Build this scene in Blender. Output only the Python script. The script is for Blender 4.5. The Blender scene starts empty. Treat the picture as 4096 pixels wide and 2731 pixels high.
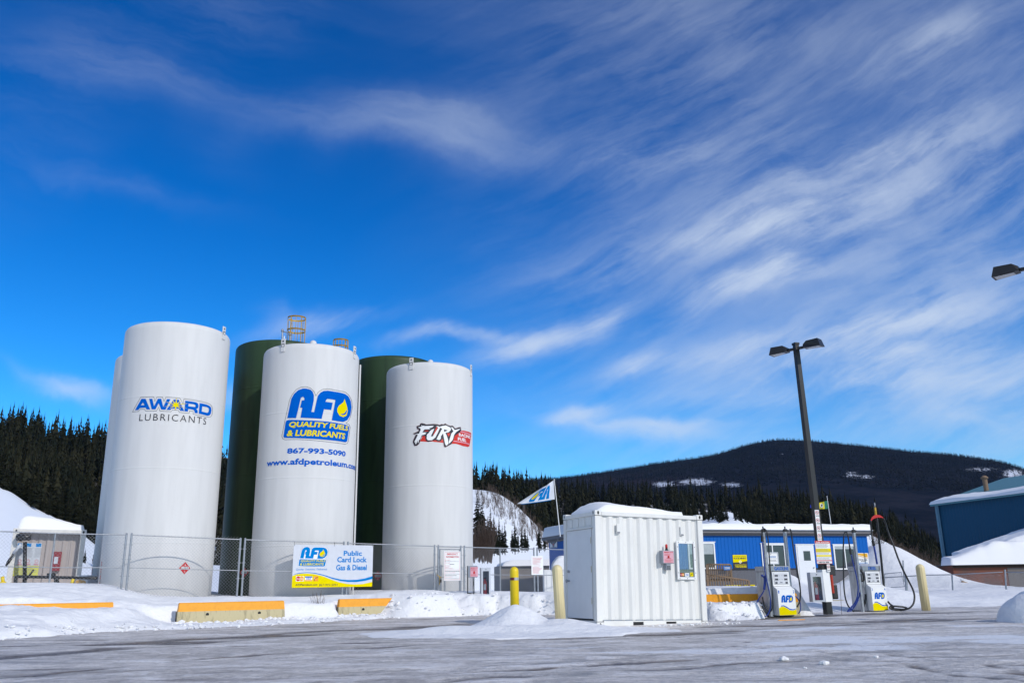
import bpy, bmesh, math, random
import numpy as np
from mathutils import Vector, Matrix
R = math.radians
S = bpy.context.scene
COL = S.collection
random.seed(7); RNG = np.random.default_rng(7)

# ---------------------------------------------------------------- camera, sky, sun, exposure
FPX = 3472.0; CW, CH = 4096.0, 2731.0
PITCH = R(15.68); ROLL = R(-0.9); CAMZ = 0.92
CM = Matrix.Rotation(R(90) + PITCH, 3, 'X') @ Matrix.Rotation(ROLL, 3, 'Z')
cam = bpy.data.cameras.new('camera'); camo = bpy.data.objects.new('camera', cam); COL.objects.link(camo)
cam.sensor_width = 36; cam.lens = FPX / CW * 36; cam.clip_end = 20000; cam.clip_start = 0.05
camo.matrix_world = Matrix.Translation((0, 0, CAMZ)) @ CM.to_4x4()
S.camera = camo

SUN_DIR = Vector((0.695, -0.72, 0)).normalized(); SUN_EL = R(30)
sd = Vector((SUN_DIR.x * math.cos(SUN_EL), SUN_DIR.y * math.cos(SUN_EL), math.sin(SUN_EL)))
sl = bpy.data.lights.new('sun', 'SUN'); sl.energy = 2.9; sl.angle = R(0.6); sl.color = (1.0, 0.955, 0.89)
so = bpy.data.objects.new('sun', sl); COL.objects.link(so)
so.rotation_euler = sd.to_track_quat('Z', 'Y').to_euler(); so.location = (20, -20, 30)

S.view_settings.view_transform = 'Standard'; S.view_settings.look = 'None'
S.view_settings.exposure = -0.12; S.view_settings.gamma = 1.0
S.view_settings.use_curve_mapping = False
HAZE = 0.000022
S.cycles.max_bounces = 6; S.cycles.transparent_max_bounces = 12
try: S.cycles.use_denoising = True
except Exception: pass

class NT:                                   # tiny node-expression helper
    def __init__(s, tree): s.t = tree; s.n = tree.nodes; s.l = tree.links
    def new(s, kind, **kw):
        n = s.n.new(kind)
        for k, v in kw.items(): setattr(n, k, v)
        return n
    def put(s, sock, v):
        if hasattr(v, 'is_output') or isinstance(v, bpy.types.NodeSocket): s.l.new(v, sock)
        elif v is not None: sock.default_value = v
    def m(s, op, a, b=None, c=None, clamp=False):
        n = s.new('ShaderNodeMath', operation=op, use_clamp=clamp)
        s.put(n.inputs[0], a)
        if b is not None: s.put(n.inputs[1], b)
        if c is not None: s.put(n.inputs[2], c)
        return n.outputs[0]
    def noise(s, vec, scale, detail=4, rough=0.55, dist=0.0):
        n = s.new('ShaderNodeTexNoise'); s.put(n.inputs['Vector'], vec)
        n.inputs['Scale'].default_value = scale; n.inputs['Detail'].default_value = detail
        n.inputs['Roughness'].default_value = rough; n.inputs['Distortion'].default_value = dist
        return n.outputs['Fac']
    def maprange(s, v, a, b, c=0.0, d=1.0, smooth=True):
        n = s.new('ShaderNodeMapRange'); n.interpolation_type = 'SMOOTHSTEP' if smooth else 'LINEAR'
        s.put(n.inputs['Value'], v)
        for i, k in zip(('From Min', 'From Max', 'To Min', 'To Max'), (a, b, c, d)): n.inputs[i].default_value = k
        return n.outputs['Result']
    def mix(s, f, a, b):
        n = s.new('ShaderNodeMix', data_type='RGBA'); s.put(n.inputs[0], f); s.put(n.inputs[6], a); s.put(n.inputs[7], b)
        return n.outputs[2]
    def comb(s, x, y, z):
        n = s.new('ShaderNodeCombineXYZ'); s.put(n.inputs[0], x); s.put(n.inputs[1], y); s.put(n.inputs[2], z); return n.outputs[0]
    def sep(s, v):
        n = s.new('ShaderNodeSeparateXYZ'); s.put(n.inputs[0], v); return n.outputs

def c4(c): return (c[0], c[1], c[2], 1.0)
def srgb(r, g, b):
    f = lambda v: (v / 255 / 12.92) if v / 255 <= 0.04045 else ((v / 255 + 0.055) / 1.055) ** 2.4
    return (f(r), f(g), f(b))

W = bpy.data.worlds.new('World'); S.world = W; W.use_nodes = True
w = NT(W.node_tree); W.node_tree.nodes.clear()
sky = w.new('ShaderNodeTexSky', sky_type='NISHITA'); sky.sun_disc = False
sky.sun_elevation = SUN_EL; sky.sun_rotation = math.atan2(SUN_DIR.x, SUN_DIR.y)
sky.altitude = 300; sky.air_density = 1.0; sky.dust_density = 0.35; sky.ozone_density = 3.0
tc = w.new('ShaderNodeTexCoord'); dv = tc.outputs['Generated']
d = w.sep(dv)
hs = w.new('ShaderNodeHueSaturation'); w.put(hs.inputs['Color'], sky.outputs[0])
hs.inputs['Saturation'].default_value = 1.45; hs.inputs['Value'].default_value = 1.0
tint = w.new('ShaderNodeMix', data_type='RGBA', blend_type='MULTIPLY'); tint.inputs[0].default_value = 1.0
w.put(tint.inputs[6], hs.outputs[0]); tint.inputs[7].default_value = (0.56, 1.02, 1.42, 1)
tm = w.new('ShaderNodeMix', data_type='RGBA'); w.put(tm.inputs[0], w.maprange(d[2], 0.0, 0.60)); tm.inputs[6].default_value = (0.85, 1.85, 2.35, 1); tm.inputs[7].default_value = (0.50, 1.12, 1.62, 1); w.l.new(tm.outputs[2], tint.inputs[7])
# cirrus: fibres in two leanings plus a few thicker drifts, all functions of direction
yy = w.m('MAXIMUM', d[1], 0.05)
A0_ = w.m('DIVIDE', d[0], yy); B0_ = w.m('DIVIDE', d[2], yy)
front = w.maprange(d[1], 0.05, 0.25)
wa = w.m('MULTIPLY', w.m('SUBTRACT', w.noise(w.comb(A0_, B0_, 0.0), 1.8, 3, 0.5), 0.5), 0.16)
wb = w.m('MULTIPLY', w.m('SUBTRACT', w.noise(w.comb(A0_, B0_, 7.0), 4.0, 5, 0.6), 0.5), 0.055)
wc = w.m('MULTIPLY', w.m('SUBTRACT', w.noise(w.comb(A0_, B0_, 15.0), 16.0, 4, 0.6), 0.5), 0.022)
A_ = w.m('ADD', A0_, w.m('ADD', wb, wc)); B_ = w.m('ADD', B0_, w.m('ADD', wa, w.m('ADD', wb, wc)))
def fibre(deg, fu, fv, seed, lo=0.30, hi=0.74):
    c, s = math.cos(R(deg)), math.sin(R(deg))
    u = w.m('ADD', w.m('MULTIPLY', A_, c * fu), w.m('MULTIPLY', B_, s * fu)); v = w.m('ADD', w.m('MULTIPLY', A_, -s * fv), w.m('MULTIPLY', B_, c * fv))
    return w.maprange(w.noise(w.comb(u, v, seed), 1.0, 10, 0.64), lo, hi)
fR = fibre(23, 1.7, 9.0, 1.0, 0.40, 0.66); fL = fibre(-14, 1.5, 9.0, 4.0, 0.36, 0.70); fR2 = fibre(29, 4.0, 24.0, 9.0, 0.40, 0.65); clump = w.maprange(w.noise(w.comb(A_, B_, 21.0), 6.0, 8, 0.62), 0.34, 0.66)
patch_ = w.noise(w.comb(A0_, B0_, 11.0), 1.9, 3, 0.5)
sideR = w.maprange(A0_, -0.25, 0.75); sideL = w.maprange(A0_, 0.15, -0.35)
soft_ = w.m('ADD', w.m('MULTIPLY', fR, 0.55), w.m('ADD', w.m('MULTIPLY', clump, 0.25), w.m('MULTIPLY', fR2, 0.38)))
veil = w.m('MULTIPLY', w.m('MULTIPLY', sideR, w.maprange(patch_, 0.30, 0.62, 0.25, 1.0)), w.m('MULTIPLY', soft_, w.maprange(B0_, 0.35, 0.95, 0.62, 0.46)))
veil = w.m('ADD', veil, w.m('MULTIPLY', w.m('MULTIPLY', sideL, w.maprange(patch_, 0.40, 0.70)), w.m('MULTIPLY', fL, 0.13)))
veil = w.m('ADD', veil, w.m('MULTIPLY', sideR, 0.05))
base = w.m('MULTIPLY', veil, front)
# named drifts: (px,py) end points in the photograph turned into directions
def ddir(px, py):
    v = CM @ Vector(((px * 1.7415 - CW / 2) / FPX, (CH / 2 - py * 1.7415) / FPX, -1)); return (v.x / v.y, v.z / v.y)
DR = [((1080, 862), (1400, 735), 26, .75), ((1340, 790), (1450, 680), 30, .45), ((850, 805), (1230, 790), 20, .55),
      ((1560, 690), (1890, 610), 34, .80), ((1720, 640), (1860, 580), 34, .5),
      ((1250, 985), (1430, 940), 18, .75), ((1340, 995), (1660, 1030), 26, .85), ((1240, 985), (1700, 1000), 14, .5),
      ((80, 850), (270, 870), 22, .65), ((0, 800), (240, 900), 16, .25),
      ((1600, 930), (2360, 880), 34, .60), ((1750, 860), (2360, 640), 40, .66), ((1450, 840), (1900, 780), 34, .40),
      ((1650, 880), (2360, 800), 40, .6), ((2050, 950), (2360, 1010), 34, .50), ((1900, 800), (2360, 690), 30, .4),
      ((1500, 520), (2360, 330), 70, .44), ((1250, 640), (2100, 430), 50, .36), ((1900, 380), (2360, 260), 50, .35),
      ((1500, 560), (2100, 500), 34, .25), ((560, 760), (900, 730), 26, .34), ((600, 690), (700, 760), 22, .3),
      ((0, 130), (500, 210), 60, .12), ((430, 210), (1250, 370), 55, .15), ((0, 330), (520, 480), 26, .16),
      ((700, 240), (1300, 360), 60, .22), ((1400, 870), (1520, 820), 22, .4), ((520, 850), (560, 900), 30, .4),
      ((2000, 150), (2360, 60), 50, .22), ((1300, 380), (1700, 330), 50, .2)]
acc = None
Aw, Bw = A_, B_
fmR = w.m('ADD', w.m('MULTIPLY', w.m('ADD', w.m('MULTIPLY', fR, 0.45), w.m('ADD', w.m('MULTIPLY', clump, 0.30), w.m('MULTIPLY', fR2, 0.42))), 1.55), 0.06); fmL = w.m('ADD', w.m('MULTIPLY', fL, 0.75), w.m('ADD', w.m('MULTIPLY', clump, 0.25), 0.12))
for (p, q, wd, amp) in DR:
    a0, b0 = ddir(*p); a1, b1 = ddir(*q)
    cx, cy = (a0 + a1) / 2, (b0 + b1) / 2; L = math.hypot(a1 - a0, b1 - b0) / 2; ux, uy = (a1 - a0) / (2 * L), (b1 - b0) / (2 * L)
    wr = wd * 1.7415 / FPX
    da = w.m('SUBTRACT', Aw, cx); db = w.m('SUBTRACT', Bw, cy)
    t = w.m('ADD', w.m('MULTIPLY', da, ux / (L * 0.75)), w.m('MULTIPLY', db, uy / (L * 0.75)))
    s_ = w.m('ADD', w.m('MULTIPLY', da, -uy / wr), w.m('MULTIPLY', db, ux / wr))
    g = w.m('MULTIPLY', w.m('EXPONENT', w.m('MULTIPLY', w.m('ADD', w.m('MULTIPLY', t, t), w.m('MULTIPLY', s_, s_)), -1.0)), amp)
    g = w.m('MULTIPLY', g, fmL if uy * ux < 0 else fmR)
    acc = g if acc is None else w.m('ADD', acc, g)
drift = w.m('MULTIPLY', acc, front)
cf = w.m('ADD', base, drift)
cf = w.m('ADD', cf, w.m('MULTIPLY', w.maprange(d[1], 0.12, -0.35), 0.72))   # unseen bright overcast added behind the viewer to whiten the ambient light
cf = w.m('SUBTRACT', 1.0, w.m('EXPONENT', w.m('MULTIPLY', w.m('MAXIMUM', cf, 0.0), -1.15)))
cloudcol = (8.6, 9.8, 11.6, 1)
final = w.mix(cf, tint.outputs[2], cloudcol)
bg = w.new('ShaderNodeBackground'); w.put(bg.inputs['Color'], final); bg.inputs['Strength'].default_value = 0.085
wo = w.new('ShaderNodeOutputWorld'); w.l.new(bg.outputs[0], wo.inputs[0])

# ---------------------------------------------------------------- photograph -> place
def ray(px, py):
    return CM @ Vector(((px - CW / 2) / FPX, (CH / 2 - py) / FPX, -1))
def at(px, py, Y):
    v = ray(px, py); t = Y / v.y
    return Vector((v.x * t, Y, CAMZ + v.z * t))
def zat(px, py, Y): return at(px, py, Y).z
def ground(px, py, z=0.0):
    v = ray(px, py); t = (z - CAMZ) / v.z
    return Vector((v.x * t, v.y * t, z))
def proj(p):
    q = CM.inverted() @ (Vector(p) - Vector((0, 0, CAMZ)))
    return (CW / 2 + FPX * q.x / -q.z, CH / 2 - FPX * q.y / -q.z)

# ---------------------------------------------------------------- materials
MATS = {}
def mat(name, col, rough=0.6, metal=0.0, var=0.12, scale=6.0, bump=0.0, bscale=30.0, stretch=(1, 1, 1), emit=None, col2=None, spec=None, cov=(0.35, 0.7)):
    if name in MATS: return MATS[name]
    m = bpy.data.materials.new(name); m.use_nodes = True; t = NT(m.node_tree); b = t.n['Principled BSDF']
    tcn = t.new('ShaderNodeTexCoord'); mp = t.new('ShaderNodeMapping'); t.l.new(tcn.outputs['Object'], mp.inputs[0]); mp.inputs['Scale'].default_value = stretch
    n = t.noise(mp.outputs[0], scale, 5, 0.6)
    f = t.maprange(n, cov[0], cov[1])
    if col2 is None: col2 = tuple(max(0, c * (1 - var)) for c in col)
    t.put(b.inputs['Base Color'], t.mix(f, c4(col), c4(col2)))
    b.inputs['Roughness'].default_value = rough; b.inputs['Metallic'].default_value = metal
    if spec is not None: b.inputs['Specular IOR Level'].default_value = spec
    if bump:
        bn = t.noise(mp.outputs[0], bscale, 4, 0.6); bp = t.new('ShaderNodeBump'); bp.inputs['Strength'].default_value = bump; bp.inputs['Distance'].default_value = 0.02
        t.put(bp.inputs['Height'], bn); t.l.new(bp.outputs[0], b.inputs['Normal'])
    MATS[name] = m
    return m
BLUE = (0.001, 0.105, 0.50)
m_tank = mat('tank white paint', (0.65, 0.64, 0.625), 0.6, var=0.07, scale=3.0, stretch=(1, 1, 0.10), spec=0.3, bump=0.06, bscale=1.1)
m_green = mat('tank green paint', (0.027, 0.056, 0.022), 0.5, var=0.45, scale=2.0, stretch=(1, 1, 0.12), spec=0.3)
m_white = mat('white paint', (0.80, 0.80, 0.79), 0.45, var=0.05, scale=3)
m_cont = mat('container white', (0.74, 0.73, 0.695), 0.5, var=0.07, scale=3.0, stretch=(1, 1, 0.3), bump=0.03, bscale=8)
m_door = mat('door white', (0.70, 0.71, 0.73), 0.45, var=0.05, scale=2)
m_dark = mat('dark opening', (0.015, 0.015, 0.017), 0.8)
m_black = mat('black rubber', (0.012, 0.012, 0.013), 0.45)
m_pole = mat('dark bronze pole', (0.011, 0.010, 0.010), 0.4, var=0.3)
m_galv = mat('galvanised steel', (0.36, 0.38, 0.41), 0.42, 0.55, var=0.25, scale=14)
m_wire = mat('fence wire', (0.42, 0.44, 0.47), 0.45, 0.4, var=0.2)
m_steel = mat('brushed steel', (0.40, 0.41, 0.43), 0.35, 0.75, var=0.3, scale=9, stretch=(1, 1, .2))
m_grey = mat('grey enclosure', (0.27, 0.30, 0.34), 0.5, var=0.12)
m_ltgrey = mat('light grey cabinet', (0.50, 0.53, 0.58), 0.5, var=0.08)
m_blue = mat('logo blue', BLUE, 0.8, var=0.06, spec=0.0)
m_cyan = mat('banner blue', (0.002, 0.20, 0.55), 0.8, var=0.06, spec=0.0)
m_yel = mat('logo yellow', (0.78, 0.64, 0.002), 0.8, var=0.06, spec=0.0)
m_bollard = mat('bollard yellow', (0.78, 0.56, 0.004), 0.4, var=0.08)
m_cage = mat('ladder yellow', (0.55, 0.33, 0.015), 0.5, var=0.35, scale=20)
m_cream = mat('cream plastic', (0.74, 0.62, 0.34), 0.5, var=0.12, scale=5, stretch=(1, 1, .3))
m_orange = mat('orange paint', (0.84, 0.34, 0.003), 0.55, var=0.10, scale=8)
m_red = mat('red', (0.55, 0.012, 0.012), 0.45, var=0.05)
m_fred = mat('logo red', (0.62, 0.022, 0.005), 0.45, var=0.10, scale=12)
m_dred = mat('dark red', (0.14, 0.008, 0.016), 0.45)
m_ink = mat('black ink', (0.012, 0.012, 0.018), 0.5)
m_greyink = mat('grey ink', (0.22, 0.23, 0.26), 0.5)
m_conc = mat('concrete barrier', (0.52, 0.45, 0.27), 0.9, var=0.42, scale=9, bump=0.3, bscale=25, stretch=(1, 1, .22), cov=(.5, .72))
m_wood = mat('weathered wood', (0.24, 0.16, 0.10), 0.8, var=0.4, scale=12, stretch=(1, 1, 4), bump=0.2)
m_skirt = mat('grey skirting', (0.13, 0.13, 0.15), 0.7, var=0.1)
m_fascia = mat('grey fascia', (0.15, 0.145, 0.155), 0.6, var=0.12)
m_glassd = mat('dark window', (0.025, 0.03, 0.045), 0.08, spec=0.8)
m_blind = mat('window blind', (0.48, 0.53, 0.55), 0.7)
m_pink = mat('pink placard', (0.68, 0.36, 0.42), 0.5, var=0.05)
m_silver = mat('silver tape', (0.45, 0.45, 0.47), 0.35, 0.3)
m_hoseb = mat('blue hose', (0.006, 0.030, 0.22), 0.35)
m_trunk = mat('bark', (0.045, 0.032, 0.024), 0.9, var=0.3)
m_twig = mat('bare twigs', (0.13, 0.085, 0.06), 0.9, var=0.3)

def wallmat(name, col, pitch, depth=0.35, var=0.06, rough=0.5, axis=0):
    m = bpy.data.materials.new(name); m.use_nodes = True; t = NT(m.node_tree); b = t.n['Principled BSDF']
    tcn = t.new('ShaderNodeTexCoord'); s = t.sep(tcn.outputs['Object'])
    ph = t.m('FRACT', t.m('DIVIDE', s[axis], pitch))
    groove = t.maprange(t.m('ABSOLUTE', t.m('SUBTRACT', ph, 0.5)), 0.36, 0.48)
    n = t.noise(tcn.outputs['Object'], 1.5, 4)
    colr = t.mix(n, c4(col), c4(tuple(c * (1 - var) for c in col)))
    t.put(b.inputs['Base Color'], colr); b.inputs['Roughness'].default_value = rough; b.inputs['Specular IOR Level'].default_value = 0.15
    bp = t.new('ShaderNodeBump'); bp.inputs['Strength'].default_value = depth; bp.inputs['Distance'].default_value = 0.02; bp.invert = True
    t.put(bp.inputs['Height'], groove); t.l.new(bp.outputs[0], b.inputs['Normal'])
    return m
m_bluewall = wallmat('blue siding', (0.001, 0.105, 0.42), 0.20, 0.8)
m_teal = wallmat('teal siding', (0.012, 0.075, 0.145), 0.30, 0.8, var=0.15)
m_tealroof = wallmat('teal roof', (0.10, 0.24, 0.28), 0.30, 0.8, axis=1)
m_cabwall = wallmat('beige corrugated', (0.40, 0.355, 0.34), 0.26, 0.9)
m_brown = mat('rusty shed wall', (0.17, 0.055, 0.03), 0.85, col2=(0.10, 0.060, 0.05), scale=1.0)

def snowmat(name, col=(0.82, 0.815, 0.82), bump=0.6, sc=3.0, dirt=0.0, dirtcol=(0.42, 0.34, 0.24)):
    m = bpy.data.materials.new(name); m.use_nodes = True; t = NT(m.node_tree); b = t.n['Principled BSDF']
    tcn = t.new('ShaderNodeTexCoord'); o = tcn.outputs['Object']
    n1 = t.noise(o, sc, 6, 0.62); n2 = t.noise(o, sc * 14, 3, 0.6)
    f = t.maprange(t.noise(o, sc * 0.6, 6, 0.7), 0.58, 0.85, 0.0, dirt)
    t.put(b.inputs['Base Color'], t.mix(f, c4(col), c4(dirtcol)))
    b.inputs['Roughness'].default_value = 0.85; b.inputs['Specular IOR Level'].default_value = 0.25
    bp = t.new('ShaderNodeBump'); bp.inputs['Strength'].default_value = bump; bp.inputs['Distance'].default_value = 0.12
    t.put(bp.inputs['Height'], t.m('ADD', n1, t.m('MULTIPLY', n2, 0.12))); t.l.new(bp.outputs[0], b.inputs['Normal'])
    return m
m_snow = snowmat('snow', dirt=0.15)
m_snowroof = snowmat('roof snow', bump=0.15, sc=1.5)
m_hillsnow = snowmat('hill snow', (0.80, 0.82, 0.86), 0.3, 0.15, 0.0)

def linmat(name, a, b_, scale=1.0, rough=0.9):
    return mat(name, a, rough, col2=b_, scale=scale, spec=0.1)
m_spruce = linmat('spruce needles', (0.008, 0.012, 0.008), (0.030, 0.028, 0.014), 0.10)
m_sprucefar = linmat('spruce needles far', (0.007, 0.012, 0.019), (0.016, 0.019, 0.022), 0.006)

# ---------------------------------------------------------------- mesh builder
class MB:
    def __init__(s): s.v = []; s.f = []; s.mi = []; s.sm = []
    def add(s, vs, fs, mi=0, M=None, smooth=False):
        o = len(s.v)
        s.v += [tuple(M @ Vector(v)) if M is not None else tuple(v) for v in vs]
        s.f += [tuple(i + o for i in f) for f in fs]; s.mi += [mi] * len(fs); s.sm += [smooth] * len(fs)
        return s
    def box(s, x0, x1, y0, y1, z0, z1, mi=0, M=None, ch=0.0):
        if ch <= 0:
            vs = [(x, y, z) for x in (x0, x1) for y in (y0, y1) for z in (z0, z1)]
            return s.add(vs, [(0, 1, 3, 2), (4, 6, 7, 5), (0, 4, 5, 1), (2, 3, 7, 6), (0, 2, 6, 4), (1, 5, 7, 3)], mi, M)
        bm = bmesh.new(); bmesh.ops.create_cube(bm, size=1)
        for v in bm.verts: v.co = Vector((x0 + (v.co.x + .5) * (x1 - x0), y0 + (v.co.y + .5) * (y1 - y0), z0 + (v.co.z + .5) * (z1 - z0)))
        bmesh.ops.bevel(bm, geom=list(bm.edges), offset=ch, segments=2, affect='EDGES', profile=0.5)
        bm.verts.index_update(); vs = [v.co[:] for v in bm.verts]; fs = [tuple(v.index for v in f.verts) for f in bm.faces]; bm.free()
        return s.add(vs, fs, mi, M)
    def cyl(s, p0, p1, r0, r1=None, n=16, mi=0, M=None, caps=True, smooth=True):
        if r1 is None: r1 = r0
        p0 = Vector(p0); p1 = Vector(p1); ax = (p1 - p0).normalized()
        a = ax.orthogonal().normalized(); b = ax.cross(a)
        vs = []
        for p, r in ((p0, r0), (p1, r1)):
            for k in range(n):
                t = 2 * math.pi * k / n; vs.append(p + (a * math.cos(t) + b * math.sin(t)) * r)
        fs = [(k, (k + 1) % n, n + (k + 1) % n, n + k) for k in range(n)]
        s.add(vs, fs, mi, M, smooth)
        if caps: s.add(vs, [tuple(range(n - 1, -1, -1)), tuple(range(n, 2 * n))], mi, M, False)
        return s
    def tube(s, pts, r, n=8, mi=0, M=None, sub=6, closed=False):
        P = [Vector(p) for p in pts]
        if sub > 1 and len(P) > 2:
            Q = []; L = len(P)
            for i in range(L if closed else L - 1):
                p0 = P[(i - 1) % L] if (closed or i > 0) else P[i] * 2 - P[i + 1]
                p1, p2 = P[i], P[(i + 1) % L]
                p3 = P[(i + 2) % L] if (closed or i + 2 < L) else p2 * 2 - p1
                for k in range(sub):
                    t = k / sub
                    Q.append(0.5 * ((2 * p1) + (-p0 + p2) * t + (2 * p0 - 5 * p1 + 4 * p2 - p3) * t * t + (-p0 + 3 * p1 - 3 * p2 + p3) * t ** 3))
            if not closed: Q.append(P[-1])
            P = Q
        vs = []; a = None; L = len(P)
        for i, p in enumerate(P):
            tg = (P[(i + 1) % L] - P[i - 1]) if (closed or 0 < i < L - 1) else (P[1] - P[0] if i == 0 else P[-1] - P[-2])
            tg.normalize()
            a = tg.orthogonal().normalized() if a is None else (a - tg * a.dot(tg)).normalized()
            b = tg.cross(a)
            for k in range(n):
                t = 2 * math.pi * k / n; vs.append(p + (a * math.cos(t) + b * math.sin(t)) * r)
        fs = []
        for i in range(L if closed else L - 1):
            j = (i + 1) % L
            for k in range(n): fs.append((i * n + k, i * n + (k + 1) % n, j * n + (k + 1) % n, j * n + k))
        if not closed: fs += [tuple(range(n - 1, -1, -1)), tuple((L - 1) * n + k for k in range(n))]
        return s.add(vs, fs, mi, M, True)
    def lathe(s, prof, n=32, mi=0, M=None, flute=0.0, nf=0, smooth=True):
        vs = []
        for (r, z) in prof:
            for k in range(n):
                t = 2 * math.pi * k / n; rr = r * (1 + (flute * math.cos(nf * t) if nf else 0))
                vs.append((rr * math.cos(t), rr * math.sin(t), z))
        fs = []
        for i in range(len(prof) - 1):
            for k in range(n): fs.append((i * n + k, i * n + (k + 1) % n, (i + 1) * n + (k + 1) % n, (i + 1) * n + k))
        fs.append(tuple(range(n - 1, -1, -1))); fs.append(tuple((len(prof) - 1) * n + k for k in range(n)))
        return s.add(vs, fs, mi, M, smooth)
    def build(s, name, mats, parent=None, loc=None):
        me = bpy.data.meshes.new(name); me.from_pydata(s.v, [], s.f)
        if not isinstance(mats, (list, tuple)): mats = [mats]
        for m in mats: me.materials.append(m)
        if len(s.f):
            me.polygons.foreach_set('material_index', np.array(s.mi, dtype=np.int32))
            me.polygons.foreach_set('use_smooth', np.array(s.sm, dtype=bool))
        me.update(); me.validate()
        o = bpy.data.objects.new(name, me); COL.objects.link(o)
        if parent is not None: o.parent = parent
        if loc is not None: o.location = loc
        return o
def tag(o, label=None, cat=None, group=None, kind=None):
    if label: o['label'] = label
    if cat: o['category'] = cat
    if group: o['group'] = group
    if kind: o['kind'] = kind
    return o
def thing(name, label, cat, loc=(0, 0, 0), rz=0.0, group=None, rx=0.0, ry=0.0):
    o = bpy.data.objects.new(name, None); COL.objects.link(o); o.empty_display_size = 0.2
    o.location = loc; o.rotation_euler = (rx, ry, rz)
    return tag(o, label, cat, group)
def npmesh(name, V, F, mats, parent=None, smooth=True, nvf=4):
    V = np.asarray(V, dtype=np.float32); F = np.asarray(F, dtype=np.int32)
    me = bpy.data.meshes.new(name); me.vertices.add(len(V)); me.vertices.foreach_set('co', V.ravel())
    me.loops.add(F.size); me.loops.foreach_set('vertex_index', F.ravel())
    me.polygons.add(len(F)); me.polygons.foreach_set('loop_start', np.arange(len(F), dtype=np.int32) * nvf)
    me.polygons.foreach_set('use_smooth', np.full(len(F), smooth))
    for m in (mats if isinstance(mats, (list, tuple)) else [mats]): me.materials.append(m)
    me.update(calc_edges=True)
    o = bpy.data.objects.new(name, me); COL.objects.link(o)
    if parent is not None: o.parent = parent
    return o
def gridmesh(name, X, Y, Z, mats, parent=None):
    ny, nx = X.shape; V = np.stack([X, Y, Z], -1).reshape(-1, 3)
    i = np.arange(ny - 1)[:, None] * nx + np.arange(nx - 1)[None, :]; i = i.ravel()
    return npmesh(name, V, np.stack([i, i + 1, i + nx + 1, i + nx], -1), mats, parent)

# text and filled outlines as flat 2-D meshes
_tc = {}
def _eval2d(cu):
    o = bpy.data.objects.new('tmp', cu); COL.objects.link(o)
    dg = bpy.context.evaluated_depsgraph_get(); me = o.evaluated_get(dg).to_mesh()
    vs = [(v.co.x, v.co.y) for v in me.vertices]; fs = [tuple(p.vertices) for p in me.polygons]
    o.evaluated_get(dg).to_mesh_clear(); bpy.data.objects.remove(o); bpy.data.curves.remove(cu)
    return vs, fs
def text2d(s, bold=0.0, shear=0.0, space=1.0):
    k = (s, bold, shear, space)
    if k in _tc: return _tc[k]
    cu = bpy.data.curves.new('tmp', 'FONT'); cu.body = s; cu.size = 1.0; cu.offset = bold; cu.shear = shear; cu.space_character = space
    cu.resolution_u = 3; cu.fill_mode = 'FRONT'
    vs, fs = _eval2d(cu)
    xs = [v[0] for v in vs]; ys = [v[1] for v in vs]
    x0, x1, y0, y1 = min(xs), max(xs), min(ys), max(ys)
    vs = [((x - x0) / (x1 - x0), (y - y0) / (y1 - y0)) for x, y in vs]
    _tc[k] = (vs, fs, (x1 - x0) / (y1 - y0)); return _tc[k]
def fill2d(loops):
    cu = bpy.data.curves.new('tmp', 'CURVE'); cu.dimensions = '2D'; cu.fill_mode = 'BOTH'
    for lp in loops:
        sp = cu.splines.new('POLY'); sp.points.add(len(lp) - 1)
        for p, q in zip(sp.points, lp): p.co = (q[0], q[1], 0, 1)
        sp.use_cyclic_u = True
    return _eval2d(cu)
def smooth_loop(lp, n=3):
    out = []; L = len(lp)
    for i in range(L):
        p0, p1, p2, p3 = [Vector(lp[(i + k) % L]) for k in (-1, 0, 1, 2)]
        for k in range(n):
            t = k / n; q = 0.5 * ((2 * p1) + (-p0 + p2) * t + (2 * p0 - 5 * p1 + 4 * p2 - p3) * t * t + (-p0 + 3 * p1 - 3 * p2 + p3) * t ** 3); out.append(tuple(q))
    return out
def ptext(mb, s, x0, x1, z0, z1, y, mi=0, bold=0.0, shear=0.0, space=1.0):
    """flat lettering stretched into a rectangle of the local front plane (x right, z up, facing -y)"""
    vs, fs, _ = text2d(s, bold, shear, space)
    mb.add([(x0 + a * (x1 - x0), y, z0 + b * (z1 - z0)) for a, b in vs], fs, mi)
def ppoly(mb, lp, y, mi=0, holes=()):
    vs, fs = fill2d([lp] + list(holes)); mb.add([(a, y, b) for a, b in vs], fs, mi)
def prect(mb, x0, x1, z0, z1, y, mi=0): mb.add([(x0, y, z0), (x1, y, z0), (x1, y, z1), (x0, y, z1)], [(0, 1, 2, 3)], mi)
def pdisc(mb, cx, cz, r, y, mi=0, n=20, rz=None):
    rz = rz or r; mb.add([(cx + r * math.cos(2 * math.pi * k / n), y, cz + rz * math.sin(2 * math.pi * k / n)) for k in range(n)], [tuple(range(n))], mi)
def pring(mb, cx, cz, r, wd, y, mi=0, n=20):
    vs = [(cx + q * math.cos(2 * math.pi * k / n), y, cz + q * math.sin(2 * math.pi * k / n)) for q in (r, r - wd) for k in range(n)]
    mb.add(vs, [(k, (k + 1) % n, n + (k + 1) % n, n + k) for k in range(n)], mi)
def plines(mb, x0, x1, z0, z1, n, y, mi=0, fill=0.35, rag=0.35):
    st = (z1 - z0) / n
    for k in range(n):
        zz = z1 - (k + 0.5) * st; e = x0 + (x1 - x0) * (1 - rag * random.random()); x = x0
        while x < e - 1e-6:
            wl = (x1 - x0) * random.uniform(0.06, 0.16); prect(mb, x, min(e, x + wl), zz - st * fill / 2, zz + st * fill / 2, y, mi); x += wl + (x1 - x0) * 0.02

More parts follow.
